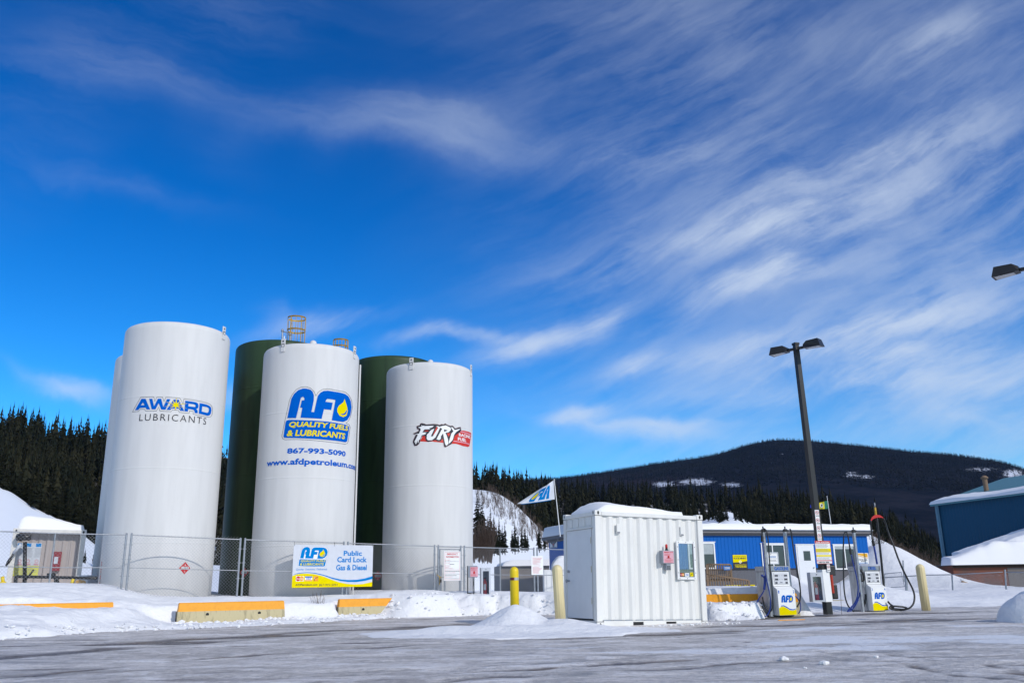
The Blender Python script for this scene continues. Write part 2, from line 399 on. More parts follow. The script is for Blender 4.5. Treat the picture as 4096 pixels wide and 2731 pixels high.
def fbm(x, y, f=1.0, oct=4, seed=0, g=0.5):
    out = 0.0; a = 1.0; tot = 0.0
    for o in range(oct):
        xs = x * f + seed * 17.3 + o * 5.1; ys = y * f + seed * 9.7 + o * 3.3
        xi = np.floor(xs).astype(np.int64); yi = np.floor(ys).astype(np.int64); xf = xs - xi; yf = ys - yi
        u = xf * xf * (3 - 2 * xf); v = yf * yf * (3 - 2 * yf)
        def h(a_, b_):
            n = (a_ * 374761393 + b_ * 668265263 + seed * 1442695 + o * 9176) & 0xffffffff
            n = ((n ^ (n >> 13)) * 1274126177) & 0xffffffff
            return ((n ^ (n >> 16)) & 0xffff) / 65535.0
        val = (h(xi, yi) * (1 - u) + h(xi + 1, yi) * u) * (1 - v) + (h(xi, yi + 1) * (1 - u) + h(xi + 1, yi + 1) * u) * v
        out = out + a * val; tot += a; a *= g; f *= 2.03
    return out / tot
def sstep(x, a, b):
    t = np.clip((x - a) / (b - a), 0, 1); return t * t * (3 - 2 * t)

# ---------------------------------------------------------------- the ground: one sheet out to the horizon
def grow(a, b, st, lo, hi, g=1.22):
    c = list(np.arange(a, b + 1e-6, st)); s = st; v = b
    while v < hi: s *= g; v += s; c.append(v)
    s = st; v = a; pre = []
    while v > lo: s *= g; v -= s; pre.append(v)
    return np.array(pre[::-1] + c)
gx = grow(-17, 24, 0.14, -9000, 9000); gy = grow(5.5, 34, 0.13, -9000, 9000)
GX, GY = np.meshgrid(gx, gy)
def distline(X, Y, pts):
    dmin = np.full(X.shape, 1e9)
    for (x0, y0), (x1, y1) in zip(pts[:-1], pts[1:]):
        dx, dy = x1 - x0, y1 - y0; L2 = dx * dx + dy * dy
        t = np.clip(((X - x0) * dx + (Y - y0) * dy) / L2, 0, 1)
        dmin = np.minimum(dmin, np.hypot(X - x0 - t * dx, Y - y0 - t * dy))
    return dmin
def gpts(l): return [tuple(ground(*p))[:2] for p in l]
lanes = [([(-300, 2600), (200, 2588), (700, 2560), (1150, 2530), (1700, 2505), (2300, 2487), (2900, 2474), (3400, 2455), (4200, 2440)], 0.75, 0.95),
         ([(-200, 2640), (400, 2600), (1000, 2548), (1500, 2520), (1850, 2494), (2300, 2478)], 0.55, 0.7),
         ([(600, 2515), (1150, 2492), (1700, 2473), (2300, 2462), (2900, 2456)], 0.6, 0.5),
         ([(2830, 2500), (3150, 2497), (3500, 2478), (4200, 2468)], 0.7, 0.75),
         ([(1300, 2575), (2000, 2562), (2500, 2540), (2850, 2525), (3300, 2500), (4000, 2470)], 0.5, 0.6),
         ([(3000, 2476), (3700, 2440)], 0.9, 0.5),
         ([(900, 2760), (1700, 2690), (2600, 2640), (3400, 2620), (4300, 2615)], 0.10, 0.8), ([(1150, 2780), (1900, 2706), (2800, 2655), (3600, 2640), (4300, 2640)], 0.10, 0.75),
         ([(-200, 2720), (600, 2650), (1400, 2590), (2200, 2545), (2700, 2530)], 0.12, 0.7), ([(2500, 2535), (3000, 2560), (3500, 2600), (4200, 2690)], 0.10, 0.65), ([(2450, 2548), (2950, 2576), (3450, 2622), (4100, 2720)], 0.10, 0.6),
         ([(-300, 2690), (300, 2668), (900, 2640), (1500, 2620)], 0.4, 0.45)]
dark = np.zeros(GX.shape)
wx = GX + (fbm(GX, GY, 0.5, 3, 3) - .5) * 1.2; wy = GY + (fbm(GX, GY, 0.5, 3, 4) - .5) * 1.0
for pts, wd, am in lanes:
    dd = distline(wx, wy, gpts(pts)); dark = np.maximum(dark, am * np.exp(-(dd / wd) ** 2))
an = fbm(GX + GY * 0.15, GY, 1.0, 1, 2)
st_a = fbm(GX * 0.30 + 5, (GY - GX * 0.10) * 0.9, 1.0, 5, 5, 0.6)
st_b = fbm(GX * 0.9 + 9, (GY - GX * 0.12) * 2.6, 1.0, 4, 8, 0.6)
streakn = 0.55 * st_a + 0.45 * st_b
dark = np.clip(dark, 0, 1) * (0.35 + 1.1 * sstep(st_b * .6 + st_a * .4, 0.32, 0.66))
left = sstep(-GX + 0.25 * (20 - GY), -6, 8)
dark = np.maximum(dark, (0.28 + 0.30 * left) * sstep(streakn, 0.47, 0.66) * sstep(GY, 4, 8))
white = np.zeros(GX.shape)
for pts, wd, am in [([(3350, 2560), (3800, 2550), (4300, 2560)], 1.6, 0.85), ([(3100, 2520), (3600, 2500), (4200, 2500)], 0.5, 0.6), ([(2450, 2612), (3000, 2600), (3500, 2590)], 0.9, 0.55),
                    ([(3500, 2425), (4200, 2410)], 1.3, 0.9), ([(1300, 2600), (2100, 2590), (2600, 2570)], 0.45, 0.45), ([(500, 2700), (1300, 2680), (2200, 2680)], 0.35, 0.3)]:
    dd = distline(wx, wy, gpts(pts)); white = np.maximum(white, am * np.exp(-(dd / wd) ** 2))
offroad = np.maximum(sstep(GY, 29, 33), np.maximum(sstep(-GX, 30, 45), sstep(GX, 40, 60)))
white = np.clip(white * (0.45 + 1.0 * sstep(fbm(GX, GY * 1.8, 0.9, 4, 11), 0.35, 0.65)), 0, 1)
white = np.maximum(white, offroad); white = np.maximum(white, sstep(-GY, 5, 20) * 0.9)
dark = dark * (1 - offroad)
near = sstep(GY, 5, 7) * (1 - sstep(GY, 36, 44)) * sstep(GX, -19, -16) * (1 - sstep(GX, 24, 30))
GZ = near * (0.035 * (fbm(GX * .5, GY * 2.2, 1.0, 4, 21) - .5) + 0.020 * (fbm(GX * 1.2, GY * 5.5, 1.0, 3, 22) - .5) - 0.03 * dark)
gro = gridmesh('ground', GX, GY, GZ, [])
ca = gro.data.color_attributes.new('mask', 'FLOAT_COLOR', 'POINT')
arr = np.zeros((GX.size, 4), np.float32); arr[:, 0] = dark.ravel(); arr[:, 1] = white.ravel(); arr[:, 3] = 1
ca.data.foreach_set('color', arr.ravel())
gm = bpy.data.materials.new('icy road'); gm.use_nodes = True; t = NT(gm.node_tree); b = t.n['Principled BSDF']
at_ = t.new('ShaderNodeAttribute', attribute_name='mask'); ms = t.sep(at_.outputs['Color'])
tcn = t.new('ShaderNodeTexCoord'); o_ = tcn.outputs['Object']; os_ = t.sep(o_)
def strv(fx, fy, sh, seed): return t.comb(t.m('MULTIPLY', os_[0], fx), t.m('MULTIPLY', t.m('SUBTRACT', os_[1], t.m('MULTIPLY', os_[0], sh)), fy), seed)
s1 = t.noise(strv(0.9, 1.9, 0.10, 1.0), 1.0, 8, 0.68, 0.8); s2 = t.noise(strv(4.5, 8.0, 0.12, 2.0), 1.0, 7, 0.72, 0.5); s3 = t.noise(o_, 9.0, 6, 0.7); s4 = t.noise(o_, 55.0, 3, 0.6)
s5 = t.noise(strv(0.25, 1.1, 0.16, 6.0), 1.0, 5, 0.6, 0.8)
mixn = t.m('ADD', t.m('ADD', t.m('MULTIPLY', s1, 0.36), t.m('MULTIPLY', s2, 0.26)), t.m('ADD', t.m('MULTIPLY', s3, 0.16), t.m('MULTIPLY', s5, 0.22)))
fine = t.noise(strv(14.0, 22.0, 0.12, 7.0), 1.0, 6, 0.72, 0.3); grit = t.noise(o_, 38.0, 4, 0.7); cross = t.noise(t.comb(t.m('ADD', t.m('MULTIPLY', os_[0], 0.9), t.m('MULTIPLY', os_[1], 2.6)), t.m('MULTIPLY', t.m('SUBTRACT', os_[0], t.m('MULTIPLY', os_[1], 0.3)), 0.25), 3.0), 1.0, 6, 0.6, 0.5)
crust = t.maprange(t.m('ADD', t.m('MULTIPLY', s1, 0.6), t.m('MULTIPLY', s3, 0.4)), 0.50, 0.62)
ice = t.mix(t.maprange(mixn, 0.36, 0.60), c4((0.26, 0.235, 0.215)), c4((0.82, 0.77, 0.73)))
ice = t.mix(t.m('MULTIPLY', t.maprange(fine, 0.52, 0.72), 0.55), ice, c4((0.17, 0.155, 0.145)))
ice = t.mix(t.m('MULTIPLY', t.maprange(grit, 0.58, 0.72), 0.55), ice, c4((0.14, 0.115, 0.10)))
ice = t.mix(t.m('MULTIPLY', t.maprange(cross, 0.56, 0.70), 0.30), ice, c4((0.20, 0.185, 0.18)))
ice = t.mix(t.m('MULTIPLY', crust, 0.65), ice, c4((0.80, 0.79, 0.80)))
ice = t.mix(t.m('MULTIPLY', t.maprange(s3, 0.58, 0.76), 0.5), ice, c4((0.38, 0.31, 0.25)))
dk = t.mix(t.maprange(fine, 0.35, 0.62), c4((0.045, 0.042, 0.042)), c4((0.24, 0.215, 0.20)))
dk = t.mix(t.maprange(t.noise(o_, 1.3, 3), 0.5, 0.7, 0, 0.7), dk, c4((0.24, 0.18, 0.12)))
c1 = t.mix(t.maprange(t.m('ADD', ms[0], t.m('MULTIPLY', t.m('SUBTRACT', t.m('ADD', t.m('MULTIPLY', s1, .5), t.m('MULTIPLY', fine, .5)), 0.5), 1.5)), 0.25, 0.80), ice, dk)
c2 = t.mix(t.maprange(t.m('ADD', ms[1], t.m('MULTIPLY', t.m('SUBTRACT', s3, 0.5), 0.9)), 0.3, 0.75), c1, c4((0.80, 0.80, 0.82)))
t.put(b.inputs['Base Color'], c2)
t.put(b.inputs['Roughness'], t.maprange(mixn, 0.4, 0.6, 0.42, 0.75)); b.inputs['Specular IOR Level'].default_value = 0.35
bp = t.new('ShaderNodeBump'); bp.inputs['Strength'].default_value = 0.9; bp.inputs['Distance'].default_value = 0.07
t.put(bp.inputs['Height'], t.m('ADD', t.m('ADD', s1, t.m('MULTIPLY', s2, 0.5)), t.m('ADD', t.m('MULTIPLY', s3, 0.4), t.m('MULTIPLY', s4, 0.12)))); t.l.new(bp.outputs[0], b.inputs['Normal'])
gro.data.materials.append(gm); tag(gro, kind='structure')

# ---------------------------------------------------------------- ploughed snow banks
P0 = Vector((-9.55, 25.5)); TD = Vector((math.cos(R(30)), math.sin(R(30)))); ND = Vector((-TD.y, TD.x))
def ts(X, Y):
    dx = X - P0.x; dy = Y - P0.y
    return dx * TD.x + dy * TD.y, dx * ND.x + dy * ND.y
edge_px = [(-700, 2590), (0, 2556), (350, 2532), (700, 2514), (1150, 2494), (1500, 2472), (1740, 2464), (2000, 2458), (2260, 2458), (2560, 2470), (2840, 2480), (3010, 2476), (3060, 2464), (3150, 2452), (3250, 2440)]
EP = [tuple(ground(*p))[:2] for p in edge_px]
EP = [(-30, EP[0][1] - 1.0)] + EP + [(8.6, 40.0)]
def behind(X, Y):     # metres behind the front edge of the bank, measured along the view direction
    xs = np.array([p[0] for p in EP[:-1]]); ysv = np.array([p[1] for p in EP[:-1]])
    return Y - np.interp(X, xs, ysv)
bx = np.arange(-30, 8.6, 0.10); by = np.concatenate([np.arange(14, 37, 0.09), np.arange(37, 75, 0.6)])
BX, BY = np.meshgrid(bx, by)
T_, S_ = ts(BX, BY)
rough = fbm(BX, BY, 0.9, 5, 31, 0.55) - 0.5; rough2 = fbm(BX, BY, 3.5, 3, 32) - 0.5; soft = fbm(BX, BY, 0.28, 3, 33) - 0.5
bh = behind(BX + soft * 0.8, BY + rough * 0.9)
leftw = 1 - sstep(T_, -1.6, -0.15)
apron = (0.05 + 0.05 * leftw) * sstep(bh, 0, 0.8) + 0.06 * sstep(T_, 6.5, 8) * sstep(bh, 0, 1)
plateau = 0.82 - 0.010 * np.clip(T_, -5, 16) + 0.05 * soft
rise_l = 0.42 * sstep(bh, 0.1, 3.6) + 0.16 * sstep(S_, -0.1, 0.5) * sstep(T_, -7, -4.4) + 0.12 * (1 - sstep(T_, -7, -4.6)) * sstep(bh, 1, 4)                                   # long drifted slope that buries the first barrier
f = lambda t: 0.18 * (fbm(T_ * 0.7, T_ * 0 + t, 1, 3, 40 + t) - .5)
wall_b = 0.47 * sstep(S_ + f(1), 0.15, 0.60)                           # upright cut face along the barriers
wall_r = np.where(T_ > 9.5, 0.5 * sstep(bh + rough * 0.5, 0.05, 0.95), 0)
over3 = sstep(T_, 5.9, 7.6)                                           # drift spilling over the far end of the third barrier
wall_r = np.where(T_ > 9.5, wall_r, 0.55 * sstep(bh + rough * 0.9 + f(2) * 2, 0.15, 1.3))
wall = wall_b * (1 - sstep(T_, 6.6, 7.6)) * (1 - leftw) + rise_l * leftw
wall = np.maximum(wall, wall_r * sstep(T_, 5.3, 7.4))
ontop = (plateau - 0.62) * sstep(S_, 0.6, 3.0) + (plateau - 0.7) * sstep(bh, 2.0, 5.0) * sstep(T_, 7, 9)
H = apron + wall + np.clip(ontop, 0, 1) * sstep(bh, 1.5, 4) 
H = np.minimum(H, plateau + 0.1)
H += 0.28 * (1 - sstep(BX, -14, -10.5)) * sstep(bh, 5, 8)              # higher at the far left
lump = sstep(bh, 0.0, 0.8)
foot_ = fbm(BX, BY, 1.9, 3, 35) - .5
rough3 = fbm(BX + 3, BY + 5, 4.2, 3, 36) - .5; blk = np.abs(fbm(BX, BY, 1.3, 4, 37) - .5)
H += lump * (0.12 * rough + 0.07 * rough2 + 0.05 * rough3 - 0.16 * np.clip(.10 - blk, 0, 1) * (S_ < 1.5) + 0.10 * np.minimum(foot_ + .12, 0) * (S_ < 2)) * (1 - 0.5 * sstep(S_, 1.5, 3))
H = np.where(bh > 0, H, bh * 0.1 - 0.05) - 0.05 + 0.05 * sstep(bh, 0, .5)
# keep the yard around the barriers clear: the front of barrier two and three stays visible
def footclear(t0, t1, s0, H):
    m = sstep(T_, t0 - 0.15, t0 + 0.1) * (1 - sstep(T_, t1 - 0.15, t1 + .05)) * sstep(S_, s0 - 0.9, s0 - 0.3) * (1 - sstep(S_, s0 + 0.22, s0 + 0.4))
    lim = 0.06 + 0.10 * sstep(fbm(T_, S_ * 0, 1.3, 3, 77), 0.4, 0.75) + 0.03 * sstep(T_, t0, t1)
    return np.where(m > 0.3, np.minimum(H, lim + 0.02 * rough2), H)
H = footclear(0.0, 3.05, 0.0, H)
H = footclear(4.85, 6.75, 0.62, H)
spill = (0.70 + 0.06 * rough) * sstep(T_ + 0.55 * (S_ - .4) + 0.3 * rough, 6.05, 6.95) * sstep(S_, -0.75, 0.0) * (1 - sstep(T_, 8.5, 9)); H = np.where(spill > 0.04, np.maximum(H, spill), H)
# end of the first barrier stays proud, snow only to its top edge
m1 = (T_ > -4.6) & (T_ < -1.4) & (S_ > -0.25) & (S_ < 0.45)
lim1 = 0.64 - 0.17 * sstep(T_, -4.0, -1.9) + 0.02 * rough
H = np.where(m1 & (S_ < 0.05), np.minimum(H, lim1), H); H = np.where(m1 & (S_ >= 0.05) & (S_ < .22), np.minimum(H, 0.61), H)
# barrier four, behind the container
m4 = sstep(BX, 4.3, 5.0) * (1 - sstep(BX, 8.3, 8.6))
b4y = 26.1 - 0.10 * (BX - 5)
front4 = sstep(BY, b4y - 0.6, b4y - 0.1) * (1 - sstep(BY, b4y + .1, b4y + 0.25))
capt = 0.33 + 0.10 * (fbm(BX, BY * 0, 1.6, 3, 55)) + 0.25 * rough2 * .3
H = np.where((m4 > 0.5) & (BY < b4y - 0.02), np.minimum(H, capt), H)
back4 = sstep(BY, b4y + 0.04, b4y + 0.25) * m4
H = np.where((m4 > 0.5) & (BY > b4y + 0.0) & (BY < b4y + .6), np.maximum(H, 0.76 + 0.10 * (fbm(BX, BY * 0, 1.1, 3, 59) - .5) + .05 * rough2), H)
H = np.where(back4 > 0.5, np.maximum(H, 0.74 + 0.08 * rough + 0.05 * fbm(BX, BY * 0, 0.8, 3, 58)), H)
H = H * (1 - sstep(BX, 7.9, 8.5))  - 0.06 * sstep(BX, 8.2, 8.5)
far = sstep(BY, 37, 44); H = H * (1 - far) + far * (0.45 + 0.25 * soft)
H = np.where(BY > 70, H * 0 + 0.0, H)
bank = gridmesh('snow_bank', BX, BY, H, m_snow); tag(bank, kind='structure')

# low snow on the right beyond the pumps
rxs = np.arange(8.0, 62, 0.28); rys = np.concatenate([np.arange(26.5, 60, 0.22), np.arange(60, 95, 1.0)])
QX, QY = np.meshgrid(rxs, rys)
rg = fbm(QX, QY, 0.6, 5, 61) - .5
hum = lambda cx, cy, rx_, ry_, h: h * np.exp(-((QX - cx) / rx_) ** 2 - ((QY - cy) / ry_) ** 2)
cxy = lambda px, Y: ((px - 2063) / 3607 * Y)
edge_r = np.interp(QX, [8, 9.5, 11, 13, 16, 22, 60], [27.5, 27.2, 28.3, 30, 31, 33, 38])
ir = QY - edge_r + rg * 1.5
HR = 0.22 * sstep(ir, 0, 3) + 0.18 * sstep(ir, 3, 12) + 0.12 * rg * sstep(ir, 0, 1)
HR += hum(cxy(3392, 35), 35, 0.85, 1.0, 0.42) + hum(cxy(3520, 34), 34, 1.5, 1.5, 0.42) + hum(cxy(3130, 38), 38, 0.9, 1.4, 0.85) + hum(cxy(3200, 36), 36, 1.2, 1.5, 0.35)
HR += hum(cxy(3250, 42.5), 42.5, 2.2, 1.2, 0.25) + hum(cxy(3620, 46), 46, 2.6, 3.5, 1.1) + hum(cxy(3500, 48), 48, 2.2, 3, 1.5)
HR += 0.06 * (fbm(QX, QY, 2.2, 3, 66) - .5) + 0.10 * sstep(QX, 17, 20) * sstep(ir, 0, 2) * (1 - sstep(QY, 40, 46)) + hum(cxy(4040, 40), 40, 1.6, 2.0, 0.10) + hum(cxy(3850, 37), 37, 2.5, 1.5, 0.16)
HR = np.where(ir > 0, HR, -0.06 + ir * 0.02); HR = np.where(QY > 88, -0.3, HR); HR = np.where(QX > 61, -0.3, HR)
HR = HR * sstep(QX, 8.0, 8.9) - 0.06 * (1 - sstep(QX, 8.0, 8.6))
rb = gridmesh('snow_field', QX, QY, HR, m_snow); tag(rb, kind='structure')

def chunks(name, label, pts, seed=1):
    rng = np.random.default_rng(seed); Vs = []; Fs = []; base_ = 0
    bm = bmesh.new(); bmesh.ops.create_icosphere(bm, subdivisions=1, radius=1); iv = np.array([v.co[:] for v in bm.verts]); fi = np.array([[v.index for v in f.verts] for f in bm.faces]); bm.free()
    for (x, y, z, r) in pts:
        q = iv * (1 + rng.uniform(-.35, .35, (len(iv), 1))) * np.array([rng.uniform(.7, 1.5), rng.uniform(.7, 1.3), rng.uniform(.5, .9)]) * r
        Vs.append(q + [x, y, z + r * .25]); Fs.append(fi + base_); base_ += len(iv)
    o = npmesh(name, np.concatenate(Vs), np.concatenate(Fs), m_snow, None, False, 3); return tag(o, label, 'snow', None, 'stuff')
rc = random.Random(17); cp = []
def hbank(x, y):
    i = int((x - bx[0]) / .10); j = int(np.searchsorted(by, y)); return float(H[min(max(j, 0), H.shape[0] - 1), min(max(i, 0), H.shape[1] - 1)])
for k in range(900):
    x = rc.uniform(-15, 7.5); y = float(np.interp(x, [p[0] for p in EP[:-1]], [p[1] for p in EP[:-1]])) + rc.gauss(0.35, .45)
    cp.append((x, y, max(hbank(x, y), 0), rc.choice([.012, .015, .02, .025, .03, .05])))
for k in range(260):
    t_ = rc.uniform(-.3, 6.8); s_ = rc.uniform(-.55, -.18) + (.62 if t_ > 4.8 else 0); x = P0.x + TD.x * t_ + ND.x * s_; y = P0.y + TD.y * t_ + ND.y * s_; cp.append((x, y, max(hbank(x, y), 0), rc.choice([.015, .02, .03, .04, .07])))
for k in range(120):
    x = rc.uniform(.2, 5.2); y = 19.85 + (x - 1.83) * .45 + rc.uniform(-.5, .12); cp.append((x, y, 0, rc.choice([.01, .015, .02, .035])))
chunks('snow_debris', 'small broken chunks of ploughed snow scattered along the foot of the banks', cp)

def heap(name, cx, cy, rx_, ry_, h, seed, label, cat='snow pile', power=2.0, rgh=0.12, extra=None, tilt=0.0, m=None, res=0.045):
    xs = np.arange(-rx_, rx_ + res, res); ys = np.arange(-ry_, ry_ + res, res); X, Y = np.meshgrid(xs, ys)
    n = fbm(X + 40, Y + 40, 1.1, 4, seed) - .5; n2 = fbm(X + 40, Y + 40, 5, 3, seed + 1) - .5
    rr = np.sqrt((X / rx_) ** 2 + (Y / ry_) ** 2) + n * 0.35
    Z = h * (1 - sstep(rr, 0, 1.0)) ** (1 / power) * (1 + n * rgh * 3) + n * rgh * 0.4 * (rr < 1) + n2 * 0.035 * (1 - sstep(rr, .7, 1.0))
    if extra is not None: Z = np.maximum(Z, extra(X, Y, n))
    Z = Z - 0.07 * sstep(rr if extra is None else np.minimum(rr, 1.05 * (Z < 0.02)), 0.9, 1.05)
    bdr = (np.abs(X) > rx_ - 2 * res) | (np.abs(Y) > ry_ - 2 * res); Z = np.where(bdr, -0.12, Z)
    o = gridmesh(name, X, Y, Z, m or m_snow); o.location = (cx, cy, 0)
    return tag(o, label, cat)
def mound_extra(X, Y, n):           # skirt running right along the foot of the container and left along the lane
    a = 0.15 * np.exp(-((Y + 0.5 + 0.10 * X) / 0.55) ** 2) * (1 - sstep(X, 0.9, 3.2)) * sstep(X, -2.9, -1.4)
    b = 0.55 * np.exp(-(np.abs(X + 0.05) / 0.72) ** 1.7 - ((Y - 0.5) / 0.9) ** 2)
    c = 0.23 * np.exp(-((X - 1.0) / 0.9) ** 2 - ((Y - 0.1) / 0.9) ** 2)
    z = np.maximum(a, np.maximum(b, c)) * (1 + 0.5 * n)
    return np.where(z > 0.035, z, -0.05)
heap('snow_pile', 0.0, 18.9, 3.4, 2.4, 0.05, 91, 'grey-white ploughed snow mound in front of the yellow bollard', extra=mound_extra, power=2.4)
ch = ground(4110, 2488)
heap('snow_pile', ch.x + 0.62, ch.y + 0.3, 0.98, 0.9, 0.70, 95, 'big rounded lump of snow cut by the right edge of the photo', power=4.0, rgh=0.26)
for (px, py, r, lab) in [(3137, 2640, 0.042, 'small white snow lump on the icy road, left of the two in front'), (3297, 2655, 0.038, 'small white snow lump on the icy road, right of the two in front'),
                         (3504, 2628, 0.022, 'tiny snow crumb lying on the road up and right of the two lumps'), (3220, 2672, 0.016, 'tiny flat snow crumb between and below the two snow lumps')]:
    g = ground(px, py); mb = MB(); bm = bmesh.new(); bmesh.ops.create_icosphere(bm, subdivisions=3, radius=1)
    vs = []
    for v in bm.verts:
        k = 1 + 0.22 * math.sin(3 * v.co.x + px) * math.cos(4 * v.co.y) + 0.1 * math.sin(9 * v.co.z + 5 * v.co.x); vs.append((v.co.x * r * 1.35 * k, v.co.y * r * k, v.co.z * r * 0.75 * k + r * .35))
    mb.add(vs, [tuple(v.index for v in f.verts) for f in bm.faces], smooth=True); bm.free()
    tag(mb.build('snow_lump', m_snow, loc=(g.x, g.y, 0)), lab, 'snow lump', 'lumps of snow on the road')

# ---------------------------------------------------------------- hills: sheets rising from a foot to a ridge
HILLS = []
def hill(name, cols, r0, r1, m, n_r=40, back=1.35, jag=0.0, pw=0.8, seed=1, seg=None):
    """cols: (photo x, photo y) of the ridge line at distance r1; the slope starts at height 0 at distance r0"""
    cx = np.array([c[0] for c in cols], float); cy = np.array([c[1] for c in cols], float)
    nx = seg or int((cx[-1] - cx[0]) / 12)
    pxs = np.linspace(cx[0], cx[-1], nx); pys = np.interp(pxs, cx, cy)
    k = np.ones(9) / 9; pys = np.convolve(np.pad(pys, 4, mode='edge'), k, 'valid')
    dirs = []; top = []
    for a, b_ in zip(pxs, pys):
        v = ray(a, b_); h = math.hypot(v.x, v.y); dirs.append((v.x / h, v.y / h)); top.append(CAMZ + v.z / h * r1)
    dirs = np.array(dirs); top = np.maximum(np.array(top), 0.0)
    s = np.concatenate([np.linspace(0, 1, n_r), 1 + np.linspace(0.06, 1, 8) * (back - 1) * r1 / (r1 - r0)])
    rr = r0 + (r1 - r0) * s
    X = dirs[:, 0][None, :] * rr[:, None]; Y = dirs[:, 1][None, :] * rr[:, None]
    prof = np.where(s <= 1, s ** pw, 1 - 0.75 * ((s - 1) / (s[-1] - 1 + 1e-9)) ** 1.2)
    Z = top[None, :] * prof[:, None]
    nz = fbm(X, Y, 6.0 / (r1 - r0), 5, seed) - .5
    Z = Z * (1 + jag * nz * np.minimum(1, 2 * np.abs(1 - s))[:, None]) - 0.4 * (s == 0)[:, None]
    o = gridmesh(name, X, Y, Z, m); tag(o, kind='structure')
    HILLS.append((name, dirs, rr, Z, pxs)); return o, X, Y, Z
def hill_pt(idx, px, s):       # point on a hill at a photo column and slope fraction s
    name, dirs, rr, Z, pxs = HILLS[idx]
    i = min(max(np.searchsorted(pxs, px) - 1, 0), len(pxs) - 2); a = (px - pxs[i]) / (pxs[i + 1] - pxs[i])
    dx = dirs[i] * (1 - a) + dirs[i + 1] * a
    z = np.interp(s, rr, Z[:, i] * (1 - a) + Z[:, i + 1] * a)
    return (dx[0] * s, dx[1] * s, z)
m_floor = mat('forest floor', (0.055, 0.050, 0.045), 0.95, col2=(0.60, 0.61, 0.64), scale=0.05, cov=(0.53, 0.60))
m_mount = bpy.data.materials.new('wooded mountain'); m_mount.use_nodes = True; t = NT(m_mount.node_tree); b = t.n['Principled BSDF']
tcn = t.new('ShaderNodeTexCoord'); o_ = tcn.outputs['Object']
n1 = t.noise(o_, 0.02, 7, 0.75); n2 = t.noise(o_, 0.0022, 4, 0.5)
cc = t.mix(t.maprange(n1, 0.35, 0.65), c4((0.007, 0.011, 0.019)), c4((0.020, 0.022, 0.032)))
a_ = t.new('ShaderNodeAttribute', attribute_name='mask'); am = t.sep(a_.outputs['Color'])
br = t.mix(t.maprange(n1, 0.40, 0.62), c4((0.030, 0.020, 0.030)), c4((0.055, 0.040, 0.055)))
cc = t.mix(am[1], cc, br)
sp = t.maprange(t.m('ADD', am[0], t.m('MULTIPLY', t.m('SUBTRACT', t.noise(o_, 0.06, 8, 0.85), 0.5), 2.4)), 0.54, 0.64)
cc = t.mix(sp, cc, c4((0.55, 0.58, 0.66)))
t.put(b.inputs['Base Color'], cc); b.inputs['Roughness'].default_value = 1.0; b.inputs['Specular IOR Level'].default_value = 0.0

K = 1.7415
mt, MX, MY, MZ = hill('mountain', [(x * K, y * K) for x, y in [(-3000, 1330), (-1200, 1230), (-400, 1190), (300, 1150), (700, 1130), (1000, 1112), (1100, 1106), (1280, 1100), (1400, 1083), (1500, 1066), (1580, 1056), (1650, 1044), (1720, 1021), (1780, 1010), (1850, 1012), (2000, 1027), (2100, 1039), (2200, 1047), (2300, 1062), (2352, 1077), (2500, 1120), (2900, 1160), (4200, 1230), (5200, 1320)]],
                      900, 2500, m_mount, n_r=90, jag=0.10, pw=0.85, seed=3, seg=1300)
# snow patches and the browner birch belt as masks on the mountain itself
cm = np.array(CM.inverted()); q = np.stack([MX, MY, MZ - CAMZ], -1).reshape(-1, 3) @ cm.T
PXM = CW / 2 + FPX * q[:, 0] / -q[:, 2]; PYM = CH / 2 - FPX * q[:, 1] / -q[:, 2]; PXM /= K; PYM /= K
patch = np.zeros(PXM.shape)
for (x, y, a, b_, am_) in [(1525, 1112, 34, 9, .85), (1600, 1106, 50, 11, .85), (1680, 1113, 34, 8, .75), (1955, 1090, 26, 11, .70), (1990, 1095, 26, 8, .68), (1795, 1040, 30, 10, .34), (1700, 1030, 14, 4, .4), (2330, 1088, 34, 16, .85), (2255, 1078, 60, 10, .60), (1960, 1040, 60, 8, .22), (1640, 1128, 80, 8, .34), (1750, 1065, 50, 14, .2), (2345, 1075, 20, 8, .5)]:
    patch = np.maximum(patch, am_ * np.exp(-((PXM - x) / a) ** 2 - ((PYM - y) / b_) ** 2))
brown = np.exp(-((PXM - 1390) / 140) ** 2 - ((PYM - 1105) / 16) ** 2)
ca = mt.data.color_attributes.new('mask', 'FLOAT_COLOR', 'POINT'); arr = np.zeros((PXM.size, 4), np.float32)
arr[:, 0] = patch; arr[:, 1] = np.clip(brown, 0, 1); arr[:, 3] = 1; ca.data.foreach_set('color', arr.ravel())

hill('forest_ridge', [(x * K, y * K) for x, y in [(950, 1120), (1090, 1120), (1200, 1128), (1300, 1140), (1450, 1150), (1700, 1158), (1840, 1166), (1950, 1186), (2050, 1216), (2110, 1250), (2170, 1300), (2230, 1338), (2300, 1340), (3600, 1336)]],
     380, 560, m_floor, jag=0.12, seed=5)
hill('left_hill', [(x * K, y * K) for x, y in [(-3200, 1250), (-1500, 1020), (-400, 960), (0, 988), (60, 992), (130, 1008), (200, 1022), (300, 1030), (515, 1050), (700, 1075), (900, 1092), (1090, 1116), (1160, 1122), (1230, 1150), (1290, 1200), (1330, 1300)]],
     240, 400, m_floor, jag=0.10, seed=6)
hill('snow_slope', [(x * K, y * K) for x, y in [(-3200, 1390), (-1500, 1260), (-700, 1120), (-400, 1098), (-150, 1100), (0, 1118), (30, 1128), (70, 1165), (110, 1178), (150, 1203), (190, 1225), (220, 1252), (240, 1268), (300, 1290), (515, 1298), (600, 1310)]],
     95, 150, m_hillsnow, jag=0.05, seed=7, pw=0.9)
